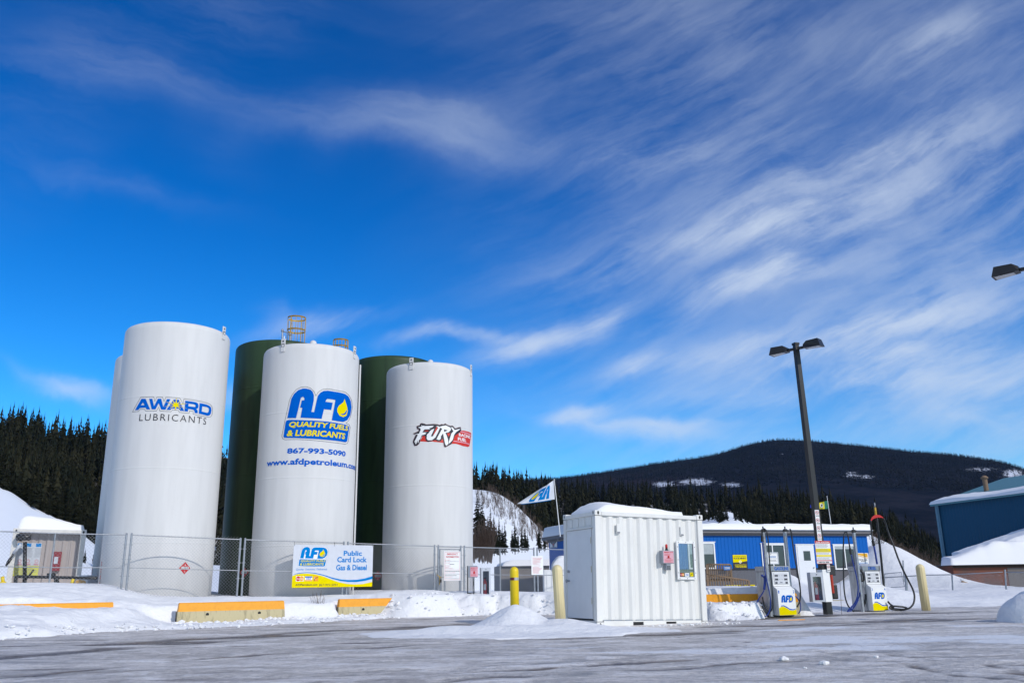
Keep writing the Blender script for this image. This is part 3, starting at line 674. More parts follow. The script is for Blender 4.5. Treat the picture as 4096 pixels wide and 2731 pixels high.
hill('cut_slope', [(x * K, y * K) for x, y in [(840, 1110), (1040, 1118), (1090, 1126), (1115, 1123), (1140, 1130), (1170, 1146), (1200, 1172), (1230, 1205), (1262, 1235), (1300, 1262), (1400, 1290), (1500, 1335)]],
     190, 250, m_hillsnow, jag=0.10, seed=8, pw=0.75)
hill('open_slope', [(x * K, y * K) for x, y in [(1400, 1225), (1560, 1205), (1600, 1203), (1616, 1192), (1634, 1186), (1660, 1184), (1669, 1163), (1691, 1163), (1700, 1192), (1714, 1204), (1850, 1208), (1910, 1204), (1960, 1212), (2010, 1232), (2070, 1262), (2120, 1288), (2160, 1310), (2200, 1336), (2260, 1342)]],
     170, 300, m_hillsnow, jag=0.06, seed=9, pw=0.8)
IDX = {h[0]: i for i, h in enumerate(HILLS)}

# ---------------------------------------------------------------- storage tanks
class Tank: pass
def az(px, py): v = ray(px, py); return math.atan2(v.x, v.y)
def tank_from(pl, pr, py, R_):
    a, b_ = az(pl, py), az(pr, py); c = (a + b_) / 2; D = R_ / math.sin((b_ - a) / 2); return D * math.sin(c), D * math.cos(c)
def make_tank(cx, cy, R_, ztop, mshell, label, z0=0.0, rings=4, group=None, lugs=(-1.2, 0.7), bright=True):
    T = Tank(); T.cx, T.cy, T.R, T.z = cx, cy, R_, ztop; T.phi = math.atan2(-cy, -cx)
    T.o = thing('storage_tank', label, 'storage tank', (cx, cy, z0), 0, group)
    mb = MB(); prof = [(R_ - 0.01, 0.0)]; h = ztop - z0; st = (h - 0.25) / (rings + 0)
    for k in range(1, rings + 1):
        zr = k * st
        if k < rings: prof += [(R_, zr - 0.10), (R_, zr - 0.05), (R_, zr - 0.02), (R_ + 0.004, zr - 0.008), (R_ + 0.004, zr + 0.008), (R_, zr + 0.02), (R_, zr + 0.05), (R_, zr + .10)]
    prof += [(R_, h - 0.5), (R_, h - 0.25), (R_, h - 0.20), (R_ - 0.012, h - 0.11), (R_ - 0.05, h - 0.045), (R_ - 0.11, h - 0.008), (R_ - 0.20, h + 0.01)]
    mb.lathe(prof, 128); T.shell = mb.build('shell', mshell, T.o)
    rf = MB(); rf.lathe([(R_ - 0.199, h + 0.011), (R_ * 0.5, h + 0.07), (0.1, h + 0.12)], 64); rf.build('roof', mshell, T.o)
    for a in lugs:
        l = MB(); ph = T.phi + a; M = Matrix.Translation((math.cos(ph) * (R_ + 0.012), math.sin(ph) * (R_ + 0.012), h)) @ Matrix.Rotation(ph + math.pi / 2, 4, 'Z')
        l.box(-0.09, 0.09, -0.02, 0.012, -0.32, 0.17, 0, M, ch=0.006)
        l.cyl(M @ Vector((0, -0.024, 0.08)), M @ Vector((0, 0.016, 0.08)), 0.035, n=12, mi=1)
        l.box(-0.07, 0.07, -0.025, -0.021, -0.14, -0.02, 1, M); l.box(-0.05, 0.05, -0.028, -0.0255, -0.13, -0.05, 0, M)
        l.build('lifting_lug', [mshell, m_ink], T.o)
    return T
def uv(T, px, py):
    v = ray(px, py); dx, dy = v.x, v.y; a = dx * dx + dy * dy; b_ = -2 * (dx * T.cx + dy * T.cy); c = T.cx ** 2 + T.cy ** 2 - T.R ** 2
    disc = b_ * b_ - 4 * a * c; t = (-b_ - math.sqrt(max(disc, 0))) / (2 * a)
    x, y = dx * t - T.cx, dy * t - T.cy; ph = math.atan2(y, x) - T.phi
    ph = (ph + math.pi) % (2 * math.pi) - math.pi
    return (ph * T.R, CAMZ + v.z * t)
def wrap(T, vs, fs, off, mb, mi):
    bm = bmesh.new(); bv = [bm.verts.new((x, y, 0)) for x, y in vs]
    for f in fs:
        try: bm.faces.new([bv[i] for i in f])
        except ValueError: pass
    x0 = min(v[0] for v in vs); x1 = max(v[0] for v in vs); k = math.ceil(x0 / 0.1) * 0.1
    while k < x1:
        bmesh.ops.bisect_plane(bm, geom=list(bm.verts) + list(bm.edges) + list(bm.faces), plane_co=(k, 0, 0), plane_no=(1, 0, 0)); k += 0.1
    bm.verts.index_update(); r = T.R + off; out = []
    for v in bm.verts:
        ph = T.phi + v.co.x / T.R; out.append((r * math.cos(ph), r * math.sin(ph), v.co.y - T.o.location.z))
    mb.add(out, [tuple(v.index for v in f.verts) for f in bm.faces], mi); bm.free()
def zc(sc, ox, oy): return lambda p: (p[0] / sc + ox, p[1] / sc + oy)
def trace(T, conv, lp): return [uv(T, *conv(p)) for p in lp]
def tdecal(T, mb, loops, off, mi): vs, fs = fill2d(loops); wrap(T, vs, fs, off, mb, mi)
def ttext(T, mb, s, s0, s1, z0, z1, off, mi, bold=0.0, shear=0.0, space=1.0):
    vs, fs, _ = text2d(s, bold, shear, space); wrap(T, [(s0 + a * (s1 - s0), z0 + b_ * (z1 - z0)) for a, b_ in vs], fs, off, mb, mi)
def ttext_px(T, mb, s, conv, bl, br, h_l, h_r, off, mi, **kw):
    """bl/br: bottom-left and bottom-right of the lettering in the close-up, h: the tops above them"""
    a, b_ = uv(T, *conv(bl)), uv(T, *conv(br)); c, d_ = uv(T, *conv(h_l)), uv(T, *conv(h_r))
    ttext(T, mb, s, min(a[0], c[0]), max(b_[0], d_[0]), (a[1] + b_[1]) / 2, (c[1] + d_[1]) / 2, off, mi, **kw)
RT = 1.83
c1_ = tank_from(386, 845, 2374, RT); c2_ = tank_from(993, 1405, 2382, RT); c3_ = tank_from(1525, 1892, 2362, RT)
z1_ = zat(707, 1293, c1_[1] - 1.45); z2_ = zat(1250, 1379, c2_[1] - 1.45); z3_ = zat(1724, 1453, c3_[1] - 1.45)
T1 = make_tank(*c1_, RT, z1_, m_tank, 'tall white tank with blue lettering and a yellow star, largest of the front tanks', lugs=(0.98, -2.4))
T2 = make_tank(*c2_, RT, z2_, m_tank, 'tall white tank carrying a big blue logo, a phone number and a web address', lugs=(-0.62, 1.05, 2.6))
T3 = make_tank(*c3_, RT, z3_, m_tank, 'white tank marked with jagged red and black racing fuel lettering', lugs=(-0.42, 1.25))
# back row
def left_tangent(px, py, Y, R_):       # centre at depth Y whose left silhouette passes the photo column px
    a = az(px, py); x = 0.0
    lo, hi = -60.0, 40.0
    for _ in range(60):
        m = (lo + hi) / 2; D = math.hypot(m, Y); l = math.atan2(m, Y) - math.asin(R_ / D)
        if l < a: lo = m
        else: hi = m
    return (lo + hi) / 2, Y
c0_ = left_tangent(357, 2377, c1_[1] + 3.5, RT)
T0 = make_tank(*c0_, RT, zat(470, 1452, c0_[1]) , m_tank, 'white tank hidden behind the yellow-star tank, only a narrow edge showing', lugs=(-0.5,))
g1 = left_tangent(871, 2377, c2_[1] + 3.9, 1.95); T4 = make_tank(*g1, 1.95, zat(1085, 1366, g1[1] - 1.5), m_green, 'dark green tank with a yellow ladder cage rising above its rim', rings=6, lugs=())
g2 = (c3_[0] - 2.1, c3_[1] + 3.8); T5 = make_tank(*g2, 1.95, zat(1560, 1428, g2[1] - 1.5), m_green, 'dark green tank between the phone-number tank and the red-lettered tank', rings=6, lugs=())

# AWARD LUBRICANTS
cv = zc(5.2267, 450, 1520); mb = MB()
out_ = [(415, 668), (590, 355), (868, 348), (887, 440), (925, 350), (1050, 352), (1078, 440), (1115, 352), (1412, 375), (1475, 490), (1490, 388), (1700, 415), (1880, 450), (1990, 480), (2040, 505), (2075, 545), (2092, 600), (2085, 700), (2070, 745), (2045, 768), (2010, 778), (1850, 750), (1680, 712), (1682, 655), (1612, 645), (1602, 698), (1395, 675), (1370, 632), (1255, 625), (1228, 662), (990, 650), (965, 570), (922, 648), (695, 650), (670, 610), (580, 612), (552, 655)]
def inset(lp, dpx):
    A = sum(lp[i][0] * lp[(i + 1) % len(lp)][1] - lp[(i + 1) % len(lp)][0] * lp[i][1] for i in range(len(lp))); sg = 1 if A > 0 else -1; out = []
    for i in range(len(lp)):
        p, q_, r_ = Vector(lp[i - 1]), Vector(lp[i]), Vector(lp[(i + 1) % len(lp)])
        e1 = (q_ - p).normalized(); e2 = (r_ - q_).normalized(); n1_ = Vector((-e1.y, e1.x)) * sg; n2_ = Vector((-e2.y, e2.x)) * sg
        n_ = n1_ + n2_; l = max(n_.length, 0.5); n_ = n_ / l; k = min(1 / max(n_.dot(n1_), 0.35), 2.2); out.append(tuple(q_ + n_ * dpx * k))
    return out
tdecal(T1, mb, [trace(T1, cv, out_), trace(T1, cv, inset(out_, 5.5))], 0.008, 0)
BL = [[[(475, 625), (610, 390), (695, 390), (790, 612), (715, 610), (695, 572), (575, 582), (545, 622)], [(595, 525), (640, 465), (675, 522)]],
      [[(770, 390), (835, 388), (870, 545), (950, 388), (1020, 388), (1062, 560), (1140, 395), (1212, 398), (1108, 618), (1022, 613), (968, 480), (900, 610), (822, 609)]],
      [[(1130, 620), (1280, 405), (1385, 410), (1497, 645), (1420, 640), (1385, 595), (1240, 590), (1210, 622)]],
      [[(1503, 650), (1520, 430), (1640, 445), (1740, 462), (1780, 482), (1796, 530), (1790, 575), (1770, 595), (1745, 604), (1772, 625), (1780, 650), (1777, 692), (1715, 685), (1712, 645), (1690, 618), (1585, 600), (1572, 657)], [(1590, 490), (1700, 505), (1730, 520), (1735, 545), (1720, 562), (1585, 545)]],
      [[(1800, 698), (1820, 478), (1960, 508), (2030, 540), (2060, 580), (2066, 630), (2052, 700), (2025, 735), (1985, 744)], [(1875, 545), (1960, 560), (2000, 580), (2012, 610), (2004, 660), (1975, 683), (1862, 655)]]]
for g in BL: tdecal(T1, mb, [trace(T1, cv, l) for l in g], 0.011, 1)
tips = [(1338, 362), (1425, 432), (1598, 482), (1400, 535), (1585, 606), (1438, 614), (1315, 628), (1188, 597), (1035, 562), (1250, 515), (1072, 442), (1250, 408)]
star = []
for i, p in enumerate(tips):
    star.append(p); a0 = math.atan2(p[1] - 520, p[0] - 1325); q_ = tips[(i + 1) % len(tips)]; a1 = math.atan2(q_[1] - 520, q_[0] - 1325)
    if a1 < a0: a1 += 2 * math.pi
    am_ = (a0 + a1) / 2; star.append((1325 + 46 * math.cos(am_), 520 + 36 * math.sin(am_)))
tdecal(T1, mb, [trace(T1, cv, star)], 0.016, 2)
ttext_px(T1, mb, 'LUBRICANTS', cv, (565, 840), (1950, 945), (575, 700), (1955, 806), 0.011, 0, bold=-0.006, space=1.25)
mb.build('lettering', [m_ink, m_blue, m_yel], T1.o)

# AFD logo traced once on the middle tank, kept as a unit drawing for the banner, pumps and flag
cv = zc(3.734, 1040, 1500)
L_out = [(370, 965), (340, 950), (326, 920), (328, 890), (380, 640), (440, 370), (480, 290), (540, 215), (620, 175), (690, 170), (760, 195), (810, 245), (835, 305), (870, 250), (930, 212), (1010, 202), (1140, 225), (1270, 250), (1330, 300), (1370, 380), (1380, 480), (1355, 610), (1325, 680), (1285, 715), (1330, 735), (1347, 775), (1320, 985), (1303, 1020), (1270, 1032), (1090, 1008), (900, 985), (600, 962)]
L_let = [(410, 640), (440, 490), (470, 350), (510, 280), (570, 225), (640, 200), (690, 200), (750, 215), (785, 245), (805, 300), (803, 380), (785, 470), (768, 548), (808, 552), (830, 450), (850, 360), (865, 305), (900, 262), (950, 236), (1010, 232), (1100, 245), (1200, 262), (1270, 282), (1320, 320), (1352, 385), (1365, 480), (1345, 600), (1300, 672), (1240, 698), (1150, 686), (1070, 672), (1098, 520), (1125, 370), (1010, 353), (988, 368), (978, 398), (1085, 412), (1062, 520), (955, 508), (920, 652), (760, 642), (605, 635), (632, 487), (600, 485), (625, 375), (660, 375), (665, 345), (645, 322), (615, 335), (603, 372), (575, 500), (540, 640)]
L_drop = [(1260, 355), (1240, 405), (1175, 455), (1150, 500), (1152, 550), (1185, 605), (1240, 627), (1288, 603), (1305, 540), (1298, 480), (1275, 405)]
L_cres = [(1195, 580), (1240, 578), (1270, 552), (1285, 515), (1293, 545), (1275, 585), (1232, 598)]
L_pan = [(365, 935), (352, 915), (385, 700), (400, 675), (440, 668), (700, 675), (1000, 692), (1310, 750), (1330, 775), (1300, 985), (1275, 1002), (980, 965), (700, 945)]
UVL = {k: trace(T2, cv, l) for k, l in (('out', L_out), ('oin', inset(L_out, 4)), ('let', L_let), ('drop', L_drop), ('cres', L_cres), ('pan', L_pan))}
def rect_uv(T, conv, bl, br, tl, tr):
    a, b_, c, d_ = [uv(T, *conv(p)) for p in (bl, br, tl, tr)]; return (min(a[0], c[0]), max(b_[0], d_[0]), (a[1] + b_[1]) / 2, (c[1] + d_[1]) / 2)
Rq = rect_uv(T2, cv, (435, 775), (1305, 862), (445, 690), (1312, 770)); Rl = rect_uv(T2, cv, (402, 905), (1262, 968), (415, 812), (1268, 880))
mb = MB()
tdecal(T2, mb, [UVL['out'], UVL['oin']], 0.008, 0)
tdecal(T2, mb, [UVL['let']], 0.011, 1); tdecal(T2, mb, [UVL['drop']], 0.015, 2); tdecal(T2, mb, [UVL['cres']], 0.018, 1); tdecal(T2, mb, [UVL['pan']], 0.011, 1)
mb.build('logo', [m_ink, m_blue, m_yel], T2.o)
mb = MB()
ttext(T2, mb, 'QUALITY FUELS', *Rq, 0.015, 1, bold=0.034, shear=0.15); ttext(T2, mb, '& LUBRICANTS', *Rl, 0.015, 1, bold=0.034, shear=0.15)
mb.build('slogan', [m_blue, m_yel], T2.o); mb = MB()
ttext(T2, mb, '867-993-5090', *rect_uv(T2, cv, (405, 1165), (1275, 1225), (410, 1080), (1275, 1145)), 0.009, 0, bold=0.035)
mb.build('phone_number', m_blue, T2.o); mb = MB()
ttext(T2, mb, 'www.afdpetroleum.com', uv(T2, *cv((105, 1310)))[0], uv(T2, *cv((1418, 1400)))[0], uv(T2, *cv((680, 1362)))[1], uv(T2, *cv((545, 1243)))[1], 0.009, 0, bold=0.03)
mb.build('web_address', m_blue, T2.o)
ax0 = min(p[0] for p in UVL['out']); ax1 = max(p[0] for p in UVL['out']); ay0 = min(p[1] for p in UVL['out']); ay1 = max(p[1] for p in UVL['out'])
nrm = lambda p: ((p[0] - ax0) / (ax1 - ax0), (p[1] - ay0) / (ay1 - ay0))
LG = {k: [nrm(p) for p in v] for k, v in UVL.items()}
LQ = nrm((Rq[0], Rq[2])) + nrm((Rq[1], Rq[3])); LL = nrm((Rl[0], Rl[2])) + nrm((Rl[1], Rl[3]))
lx0 = min(p[0] for p in LG['let']); lx1 = max(p[0] for p in LG['let']); ly0 = min(p[1] for p in LG['let']); ly1 = max(p[1] for p in LG['let'])
def flat_logo(mb, x0, x1, z0, z1, y, ib, iy, full=True, iw=None, ik=None):
    if full: f = lambda p: (x0 + p[0] * (x1 - x0), z0 + p[1] * (z1 - z0))
    else: f = lambda p: (x0 + (p[0] - lx0) / (lx1 - lx0) * (x1 - x0), z0 + (p[1] - ly0) / (ly1 - ly0) * (z1 - z0))
    g = lambda k: [f(p) for p in LG[k]]
    if full:
        if ik is not None: ppoly(mb, g('out'), y, ik, [g('oin')])
        if iw is not None: ppoly(mb, g('oin'), y - 0.001, iw)
        ppoly(mb, g('pan'), y - 0.003, ib)
        for s_, r_ in (('QUALITY FUELS', LQ), ('& LUBRICANTS', LL)):
            a, b_ = f(r_[:2]); c, d_ = f(r_[2:]); ptext(mb, s_, a, c, b_, d_, y - 0.006, iy, 0.022, 0.15)
    ppoly(mb, g('let'), y - 0.003, ib); ppoly(mb, g('drop'), y - 0.006, iy); ppoly(mb, g('cres'), y - 0.008, ib)

# FURY racing fuel
cv = zc(7.35, 1600, 1640); mb = MB()
F_red = [(590, 915), (700, 700), (1700, 650), (1780, 600), (1860, 598), (2010, 633), (2075, 662), (2090, 700), (2085, 760), (2050, 980), (2035, 1060), (1990, 1082), (1900, 1060), (1850, 1055), (1780, 1028), (1640, 985), (1500, 990), (1270, 960), (1080, 935), (1000, 930), (960, 915), (820, 930), (700, 920)]
F_blk = [(495, 480), (590, 450), (600, 405), (640, 388), (715, 405), (770, 428), (880, 420), (1000, 413), (1095, 422), (1160, 440), (1225, 415), (1265, 428), (1330, 398), (1385, 438), (1470, 468), (1545, 463), (1610, 545), (1675, 530), (1705, 515), (1770, 503), (1787, 590), (1745, 650), (1665, 700), (1602, 745), (1570, 840), (1545, 905), (1500, 990), (1420, 1035), (1335, 1083), (1300, 1070), (1283, 960), (1268, 850), (1235, 840), (1190, 905), (1110, 915), (1060, 875), (1000, 880), (930, 898), (830, 922), (765, 890), (745, 760), (720, 745), (640, 760), (600, 850), (575, 940), (555, 985), (495, 1035), (430, 1042), (390, 940), (402, 880), (455, 760), (490, 722), (398, 690), (495, 650), (560, 615), (560, 555), (510, 548)]
tdecal(T3, mb, [trace(T3, cv, F_red)], 0.008, 0)
for (a, b_, c, d_) in [((1760, 625), (2085, 735), 12, 0), ((1570, 910), (2030, 1000), 12, 0)]:
    tdecal(T3, mb, [trace(T3, cv, [(a[0], a[1] - c), (b_[0], b_[1] - c), (b_[0], b_[1] + c), (a[0], a[1] + c)])], 0.011, 4)
tdecal(T3, mb, [trace(T3, cv, inset(F_blk, -9))], 0.013, 1); tdecal(T3, mb, [trace(T3, cv, F_blk)], 0.016, 2)
for l in ([(1065, 500), (1105, 490), (1080, 600), (985, 735), (965, 740), (1010, 640), (1040, 560)], [(1375, 680), (1475, 675), (1425, 785)], [(715, 605), (830, 595), (835, 620), (730, 625)]):
    tdecal(T3, mb, [trace(T3, cv, l)], 0.019, 0)
Fl = [[(525, 512), (640, 480), (630, 432), (670, 468), (705, 450), (725, 468), (990, 460), (960, 500), (850, 535), (895, 560), (720, 565), (660, 655), (790, 655), (740, 690), (765, 705), (640, 740), (600, 850), (560, 880), (545, 960), (525, 960), (522, 880), (480, 1000), (450, 990), (462, 940), (422, 940), (500, 790), (530, 720), (430, 705), (560, 690), (612, 580), (600, 530)],
      [(790, 720), (850, 665), (885, 610), (940, 570), (1005, 545), (985, 600), (905, 772), (965, 768), (1030, 660), (1120, 515), (1060, 470), (1120, 472), (1180, 505), (1100, 680), (1040, 800), (940, 882), (820, 887), (785, 840)],
      [(1140, 500), (1220, 470), (1340, 448), (1480, 515), (1490, 580), (1420, 650), (1330, 665), (1370, 760), (1405, 860), (1418, 990), (1385, 1020), (1352, 1048), (1318, 980), (1290, 850), (1262, 680), (1200, 765), (1195, 840), (1150, 880), (1070, 855), (1130, 740), (1235, 545), (1175, 512)],
      [(1485, 500), (1540, 505), (1600, 585), (1650, 570), (1772, 545), (1720, 590), (1640, 645), (1585, 720), (1545, 870), (1440, 985), (1425, 940), (1490, 730), (1500, 690), (1560, 620)]]
for i, l in enumerate(Fl): tdecal(T3, mb, [trace(T3, cv, l)] + ([trace(T3, cv, [(1290, 560), (1400, 600), (1290, 640)])] if i == 2 else []), 0.022, 3)
ttext(T3, mb, 'RACING', *rect_uv(T3, cv, (1725, 765), (2052, 842), (1735, 672), (2055, 752)), 0.012, 3, bold=0.03); ttext(T3, mb, 'FUEL', *rect_uv(T3, cv, (1695, 890), (1930, 935), (1710, 795), (1940, 842)), 0.012, 3, bold=0.03)
mb.build('lettering', [m_fred, m_dred, m_ink, m_white, m_pink], T3.o)

# diamond placards and the column of small red letters
def diamond(T, px, py, rs, num='1202'):
    s0, z0_ = uv(T, px, py); mb = MB(); r = rs
    tdecal(T, mb, [[(s0 - r, z0_), (s0, z0_ + r), (s0 + r, z0_), (s0, z0_ - r)]], 0.007, 0)
    ttext(T, mb, num, s0 - r * .55, s0 + r * .55, z0_ - r * .16, z0_ + r * .16, 0.016, 2, bold=0.02)
    tdecal(T, mb, [[(s0 - r * .64, z0_ - r * .24), (s0 + r * .64, z0_ - r * .24), (s0 + r * .64, z0_ + r * .24), (s0 - r * .64, z0_ + r * .24)]], 0.012, 1)
    tdecal(T, mb, [[(s0 - r * .10, z0_ + r * .42), (s0 + r * .10, z0_ + r * .42), (s0 + r * .04, z0_ + r * .68)]], 0.012, 1)
    ttext(T, mb, '3', s0 - r * .08, s0 + r * .08, z0_ - r * .75, z0_ - r * .5, 0.012, 1)
    mb.build('hazard_placard', [m_red, m_white, m_ink], T.o)
diamond(T1, 739, 2271, 0.20); diamond(T4, 976, 2288, 0.20); diamond(T5, 1511, 2302, 0.20); diamond(T0, 368, 2283, 0.20)
mb = MB(); ys = 2252
for k in range(11):
    s0, z0_ = uv(T1, 407 - k * 0.9, ys + k * 9.0); tdecal(T1, mb, [[(s0 - .03, z0_), (s0 + .05, z0_), (s0 + .05, z0_ + .045), (s0 - .03, z0_ + .045)]], 0.008, k % 3 == 2)
mb.build('side_marking', [m_red, m_greyink], T1.o)
# roof fittings
def cage(T, px, py_base, Yc, Hh, r, nbars, hoops, open_a):
    p = at(px, py_base, Yc); mb = MB(); cx, cy = p.x - T.cx, p.y - T.cy; zb = p.z - T.o.location.z
    a0, a1 = open_a
    for zz in hoops:
        mb = MB(); pts = [(cx + r * math.cos(a0 + (a1 - a0) * k / 28), cy + r * math.sin(a0 + (a1 - a0) * k / 28)) for k in range(29)]
        for (x0, y0), (x1, y1) in zip(pts[:-1], pts[1:]):
            for q0, q1 in ((0, 1), (1, 0)):
                mb.add([(x0, y0, zb + zz), (x1, y1, zb + zz), (x1, y1, zb + zz + .07), (x0, y0, zb + zz + .07)], [(0, 1, 2, 3)], 0)
            dx, dy = x0 - cx, y0 - cy; k2 = 0.985
            mb.add([(cx + dx * k2, cy + dy * k2, zb + zz), (cx + (x1 - cx) * k2, cy + (y1 - cy) * k2, zb + zz), (cx + (x1 - cx) * k2, cy + (y1 - cy) * k2, zb + zz + .07), (cx + dx * k2, cy + dy * k2, zb + zz + .07)], [(3, 2, 1, 0)], 0)
        mb.build('cage_hoop', m_cage, T.o)
    mb = MB()
    for k in range(nbars):
        a = a0 + (a1 - a0) * k / (nbars - 1); x, y = cx + r * math.cos(a), cy + r * math.sin(a)
        mb.cyl((x, y, zb - 0.5), (x, y, zb + Hh), 0.012, n=6)
    for s_ in (-0.22, 0.22): mb.cyl((cx + s_, cy - 0.05, zb - 0.6), (cx + s_, cy - 0.05, zb + Hh), 0.022, n=6)
    mb.build('ladder_cage', m_cage, T.o)
Yg = T4.cy - 0.9; cage(T4, 1182, 1375, Yg, 1.18, 0.39, 10, (0.55, 1.11), (R(-150), R(165)))
cage(T4, 1362, 1398, T4.cy - 0.1, 0.40, 0.33, 9, (0.08, 0.36), (R(-170), R(30)))
mb = MB(); 
for (px, y0, y1) in [(1130, 1378, 1322), (1160, 1378, 1336)]:
    a, b_ = at(px, y0, T4.cy - 1.2), at(px, y1, T4.cy - 1.2); o_ = Vector((T4.cx, T4.cy, T4.o.location.z))
    mb.cyl(a - o_ - Vector((0, 0, .4)), b_ - o_, 0.035, n=10); mb.cyl(b_ - o_ - Vector((0, 0, .04)), b_ - o_ + Vector((0, 0, .08)), 0.07, 0.03, n=10)
a, b_ = at(1130, 1326, T4.cy - 1.2), at(1160, 1332, T4.cy - 1.2); mb.cyl(a - o_, b_ - o_, 0.02, n=8); mb.build('vent_pipe', m_galv, T4.o)
def capbump(T, px, py, r=0.13, m=m_tank):
    p = at(px, py, T.cy - T.R * 0.8) - Vector((T.cx, T.cy, T.o.location.z)); mb = MB(); mb.lathe([(r, -0.25), (r, 0.0), (r * .8, .08), (r * .3, .12)], 16, M=Matrix.Translation(p)); mb.build('roof_vent', m, T.o)
capbump(T2, 1253, 1374); capbump(T3, 1722, 1450, .12); capbump(T5, 1555, 1432, .10, m_pole)
mb = MB(); p = at(1135, 1378, T2.cy - 1.3) - Vector((T2.cx, T2.cy, 0)); mb.cyl(p - Vector((0, 0, .3)), p + Vector((0, 0, .33)), .02, n=8); mb.build('vent_pipe', m_white, T2.o)
# conduits running down the sides
mb = MB()
for a in (1.42, 1.46):
    x, y = math.cos(T2.phi + a) * (RT + .06), math.sin(T2.phi + a) * (RT + .06); mb.cyl((x, y, 0.3), (x, y, T2.z - .4), .03, n=8)
mb.build('conduit', m_tank, T2.o)

# ---------------------------------------------------------------- chain-link fence
FO = Vector((-11.1, 28.5, 0)); FA = math.atan(0.573)
def plane_hit(px, py, O, rz):
    """local x along the plane and height where the photo ray meets a vertical plane through O turned by rz"""
    u = Vector((math.cos(rz), math.sin(rz))); n = Vector((-u.y, u.x)); v = ray(px, py)
    t = (O[0] * n.x + O[1] * n.y) / (v.x * n.x + v.y * n.y)
    return ((v.x * t - O[0]) * u.x + (v.y * t - O[1]) * u.y, CAMZ + v.z * t)
ft = lambda px, py=2300: plane_hit(px, py, FO, FA)[0]
tops = [(ft(x), plane_hit(x, y, FO, FA)[1]) for x, y in [(-260, 2113), (0, 2128), (500, 2138), (962, 2157), (1379, 2171), (1745, 2184), (2001, 2191), (2258, 2197), (2420, 2202)]]
ftop = lambda t_: float(np.interp(t_, [a for a, _ in tops], [b_ for _, b_ in tops]))
def chain(t0, t1, zb, top=None, pitch=0.105, y=0.035, r=0.0025, M=None):
    mb = MB(); tp = top or ftop
    for sg in (1, -1):
        x = t0 - 3.2 if sg > 0 else t0
        while x < (t1 if sg > 0 else t1 + 3.2):
            xa, za = x, zb; zt = tp(min(max(x, t0), t1)) + 0.02; xb = x + sg * (zt - zb); zb2 = zt
            lo, hi = 0.0, 1.0
            dx = xb - xa
            for lim in (t0, t1):
                k = (lim - xa) / dx
                if (lim == t0) == (dx > 0): lo = max(lo, k)
                else: hi = min(hi, k)
            if hi > lo + 0.01:
                p, q_ = Vector((xa + dx * lo, y + (0.003 if sg > 0 else -0.003), za + (zb2 - za) * lo)), Vector((xa + dx * hi, y + (0.003 if sg > 0 else -0.003), za + (zb2 - za) * hi))
                mb.cyl(p, q_, r, n=3, caps=False)
            x += pitch
    return mb
fence = thing('chain_link_fence', 'long galvanised chain-link fence in front of the white and green tanks', 'fence', FO, FA)
posts = [(-380, 2), (0 - 150, 1), (201, 1), (500, 2), (962, 2), (1379, 2), (1745, 2), (1850, 2), (2001, 1), (2144, 2), (2330, 1), (2470, 1)]
for px, k in posts:
    t_ = ft(px); zt = ftop(t_)
    for j in range(k):
        dx = 0 if k == 1 else (-0.075, 0.075)[j]
        mb = MB(); rr = 0.033 if k == 2 else 0.026
        mb.cyl((t_ + dx, 0, 0.0), (t_ + dx, 0, zt + (0.03 if k == 2 else -0.01)), rr, n=12)

        if k == 2:
            mb.cyl((t_ + dx, 0, zt + 0.03), (t_ + dx, 0, zt + 0.06), rr * 1.15, rr * .5, n=12)
            for zz in (zt - .3, zt - .75, zt - 1.25): mb.cyl((t_ + dx - .06, -0.005, zz), (t_ + dx + .06, -0.005, zz), 0.012, n=6)
        mb.build('fence_post', m_galv, fence)
for i in range(len(posts) - 1):
    a, b_ = posts[i], posts[i + 1]
    if a[0] == 1745: continue
    t0, t1 = ft(a[0]) + (0.09 if a[1] == 2 else 0), ft(b_[0]) - (0.09 if b_[1] == 2 else 0)
    mb = MB(); mb.cyl((t0, 0, ftop(t0)), (t1, 0, ftop(t1)), 0.018, n=8, caps=False); mb.build('top_rail', m_galv, fence)
    mb = MB(); mb.cyl((t0, 0, ftop(t0) - 1.0), (t1, 0, ftop(t1) - 1.0), 0.014, n=8, caps=False); mb.build('middle_rail', m_galv, fence)
    m_ = chain(t0, t1, 0.25, y=-0.03); m_.build('wire_mesh', m_wire, fence)
tg0, tg1 = ft(1745) + 0.13, ft(1850) - 0.13; zg = ftop(tg0) - 0.10
mb = MB(); mb.cyl((ft(1745), 0, ftop(tg0)), (ft(1850), 0, ftop(tg1)), 0.022, n=8, caps=False); mb.build('top_rail', m_galv, fence)
gate = thing('fence_gate', 'narrow chain-link gate carrying the EMERGENCY INFORMATION sign', 'gate', FO, FA)
mb = MB()
for x in (tg0, tg1): mb.cyl((x, -.02, .3), (x, -.02, zg), .024, n=10)
for z in (.35, zg - 1.0, zg): mb.cyl((tg0, -.02, z), (tg1, -.02, z), .02, n=8, caps=False)
mb.build('gate_frame', m_galv, gate)
chain(tg0, tg1, .35, top=lambda t_: zg, y=-.05, pitch=.09).build('wire_mesh', m_wire, gate)
mb = MB(); mb.tube([(tg0 - .14, -.06, 1.35), (tg0 - .05, -.1, 1.28), (tg0 + .04, -.09, 1.24)], .012, 6, 0); mb.tube([(tg0 - .05, -.1, 1.28), (tg0 - .03, -.1, 1.12), (tg0 - .04, -.1, .98)], .010, 6, 0); mb.box(tg0 - .03, tg0 + .03, -.13, -.09, 1.06, 1.18, 1)
mb.build('chain_and_lock', [m_cage, m_ink], gate)

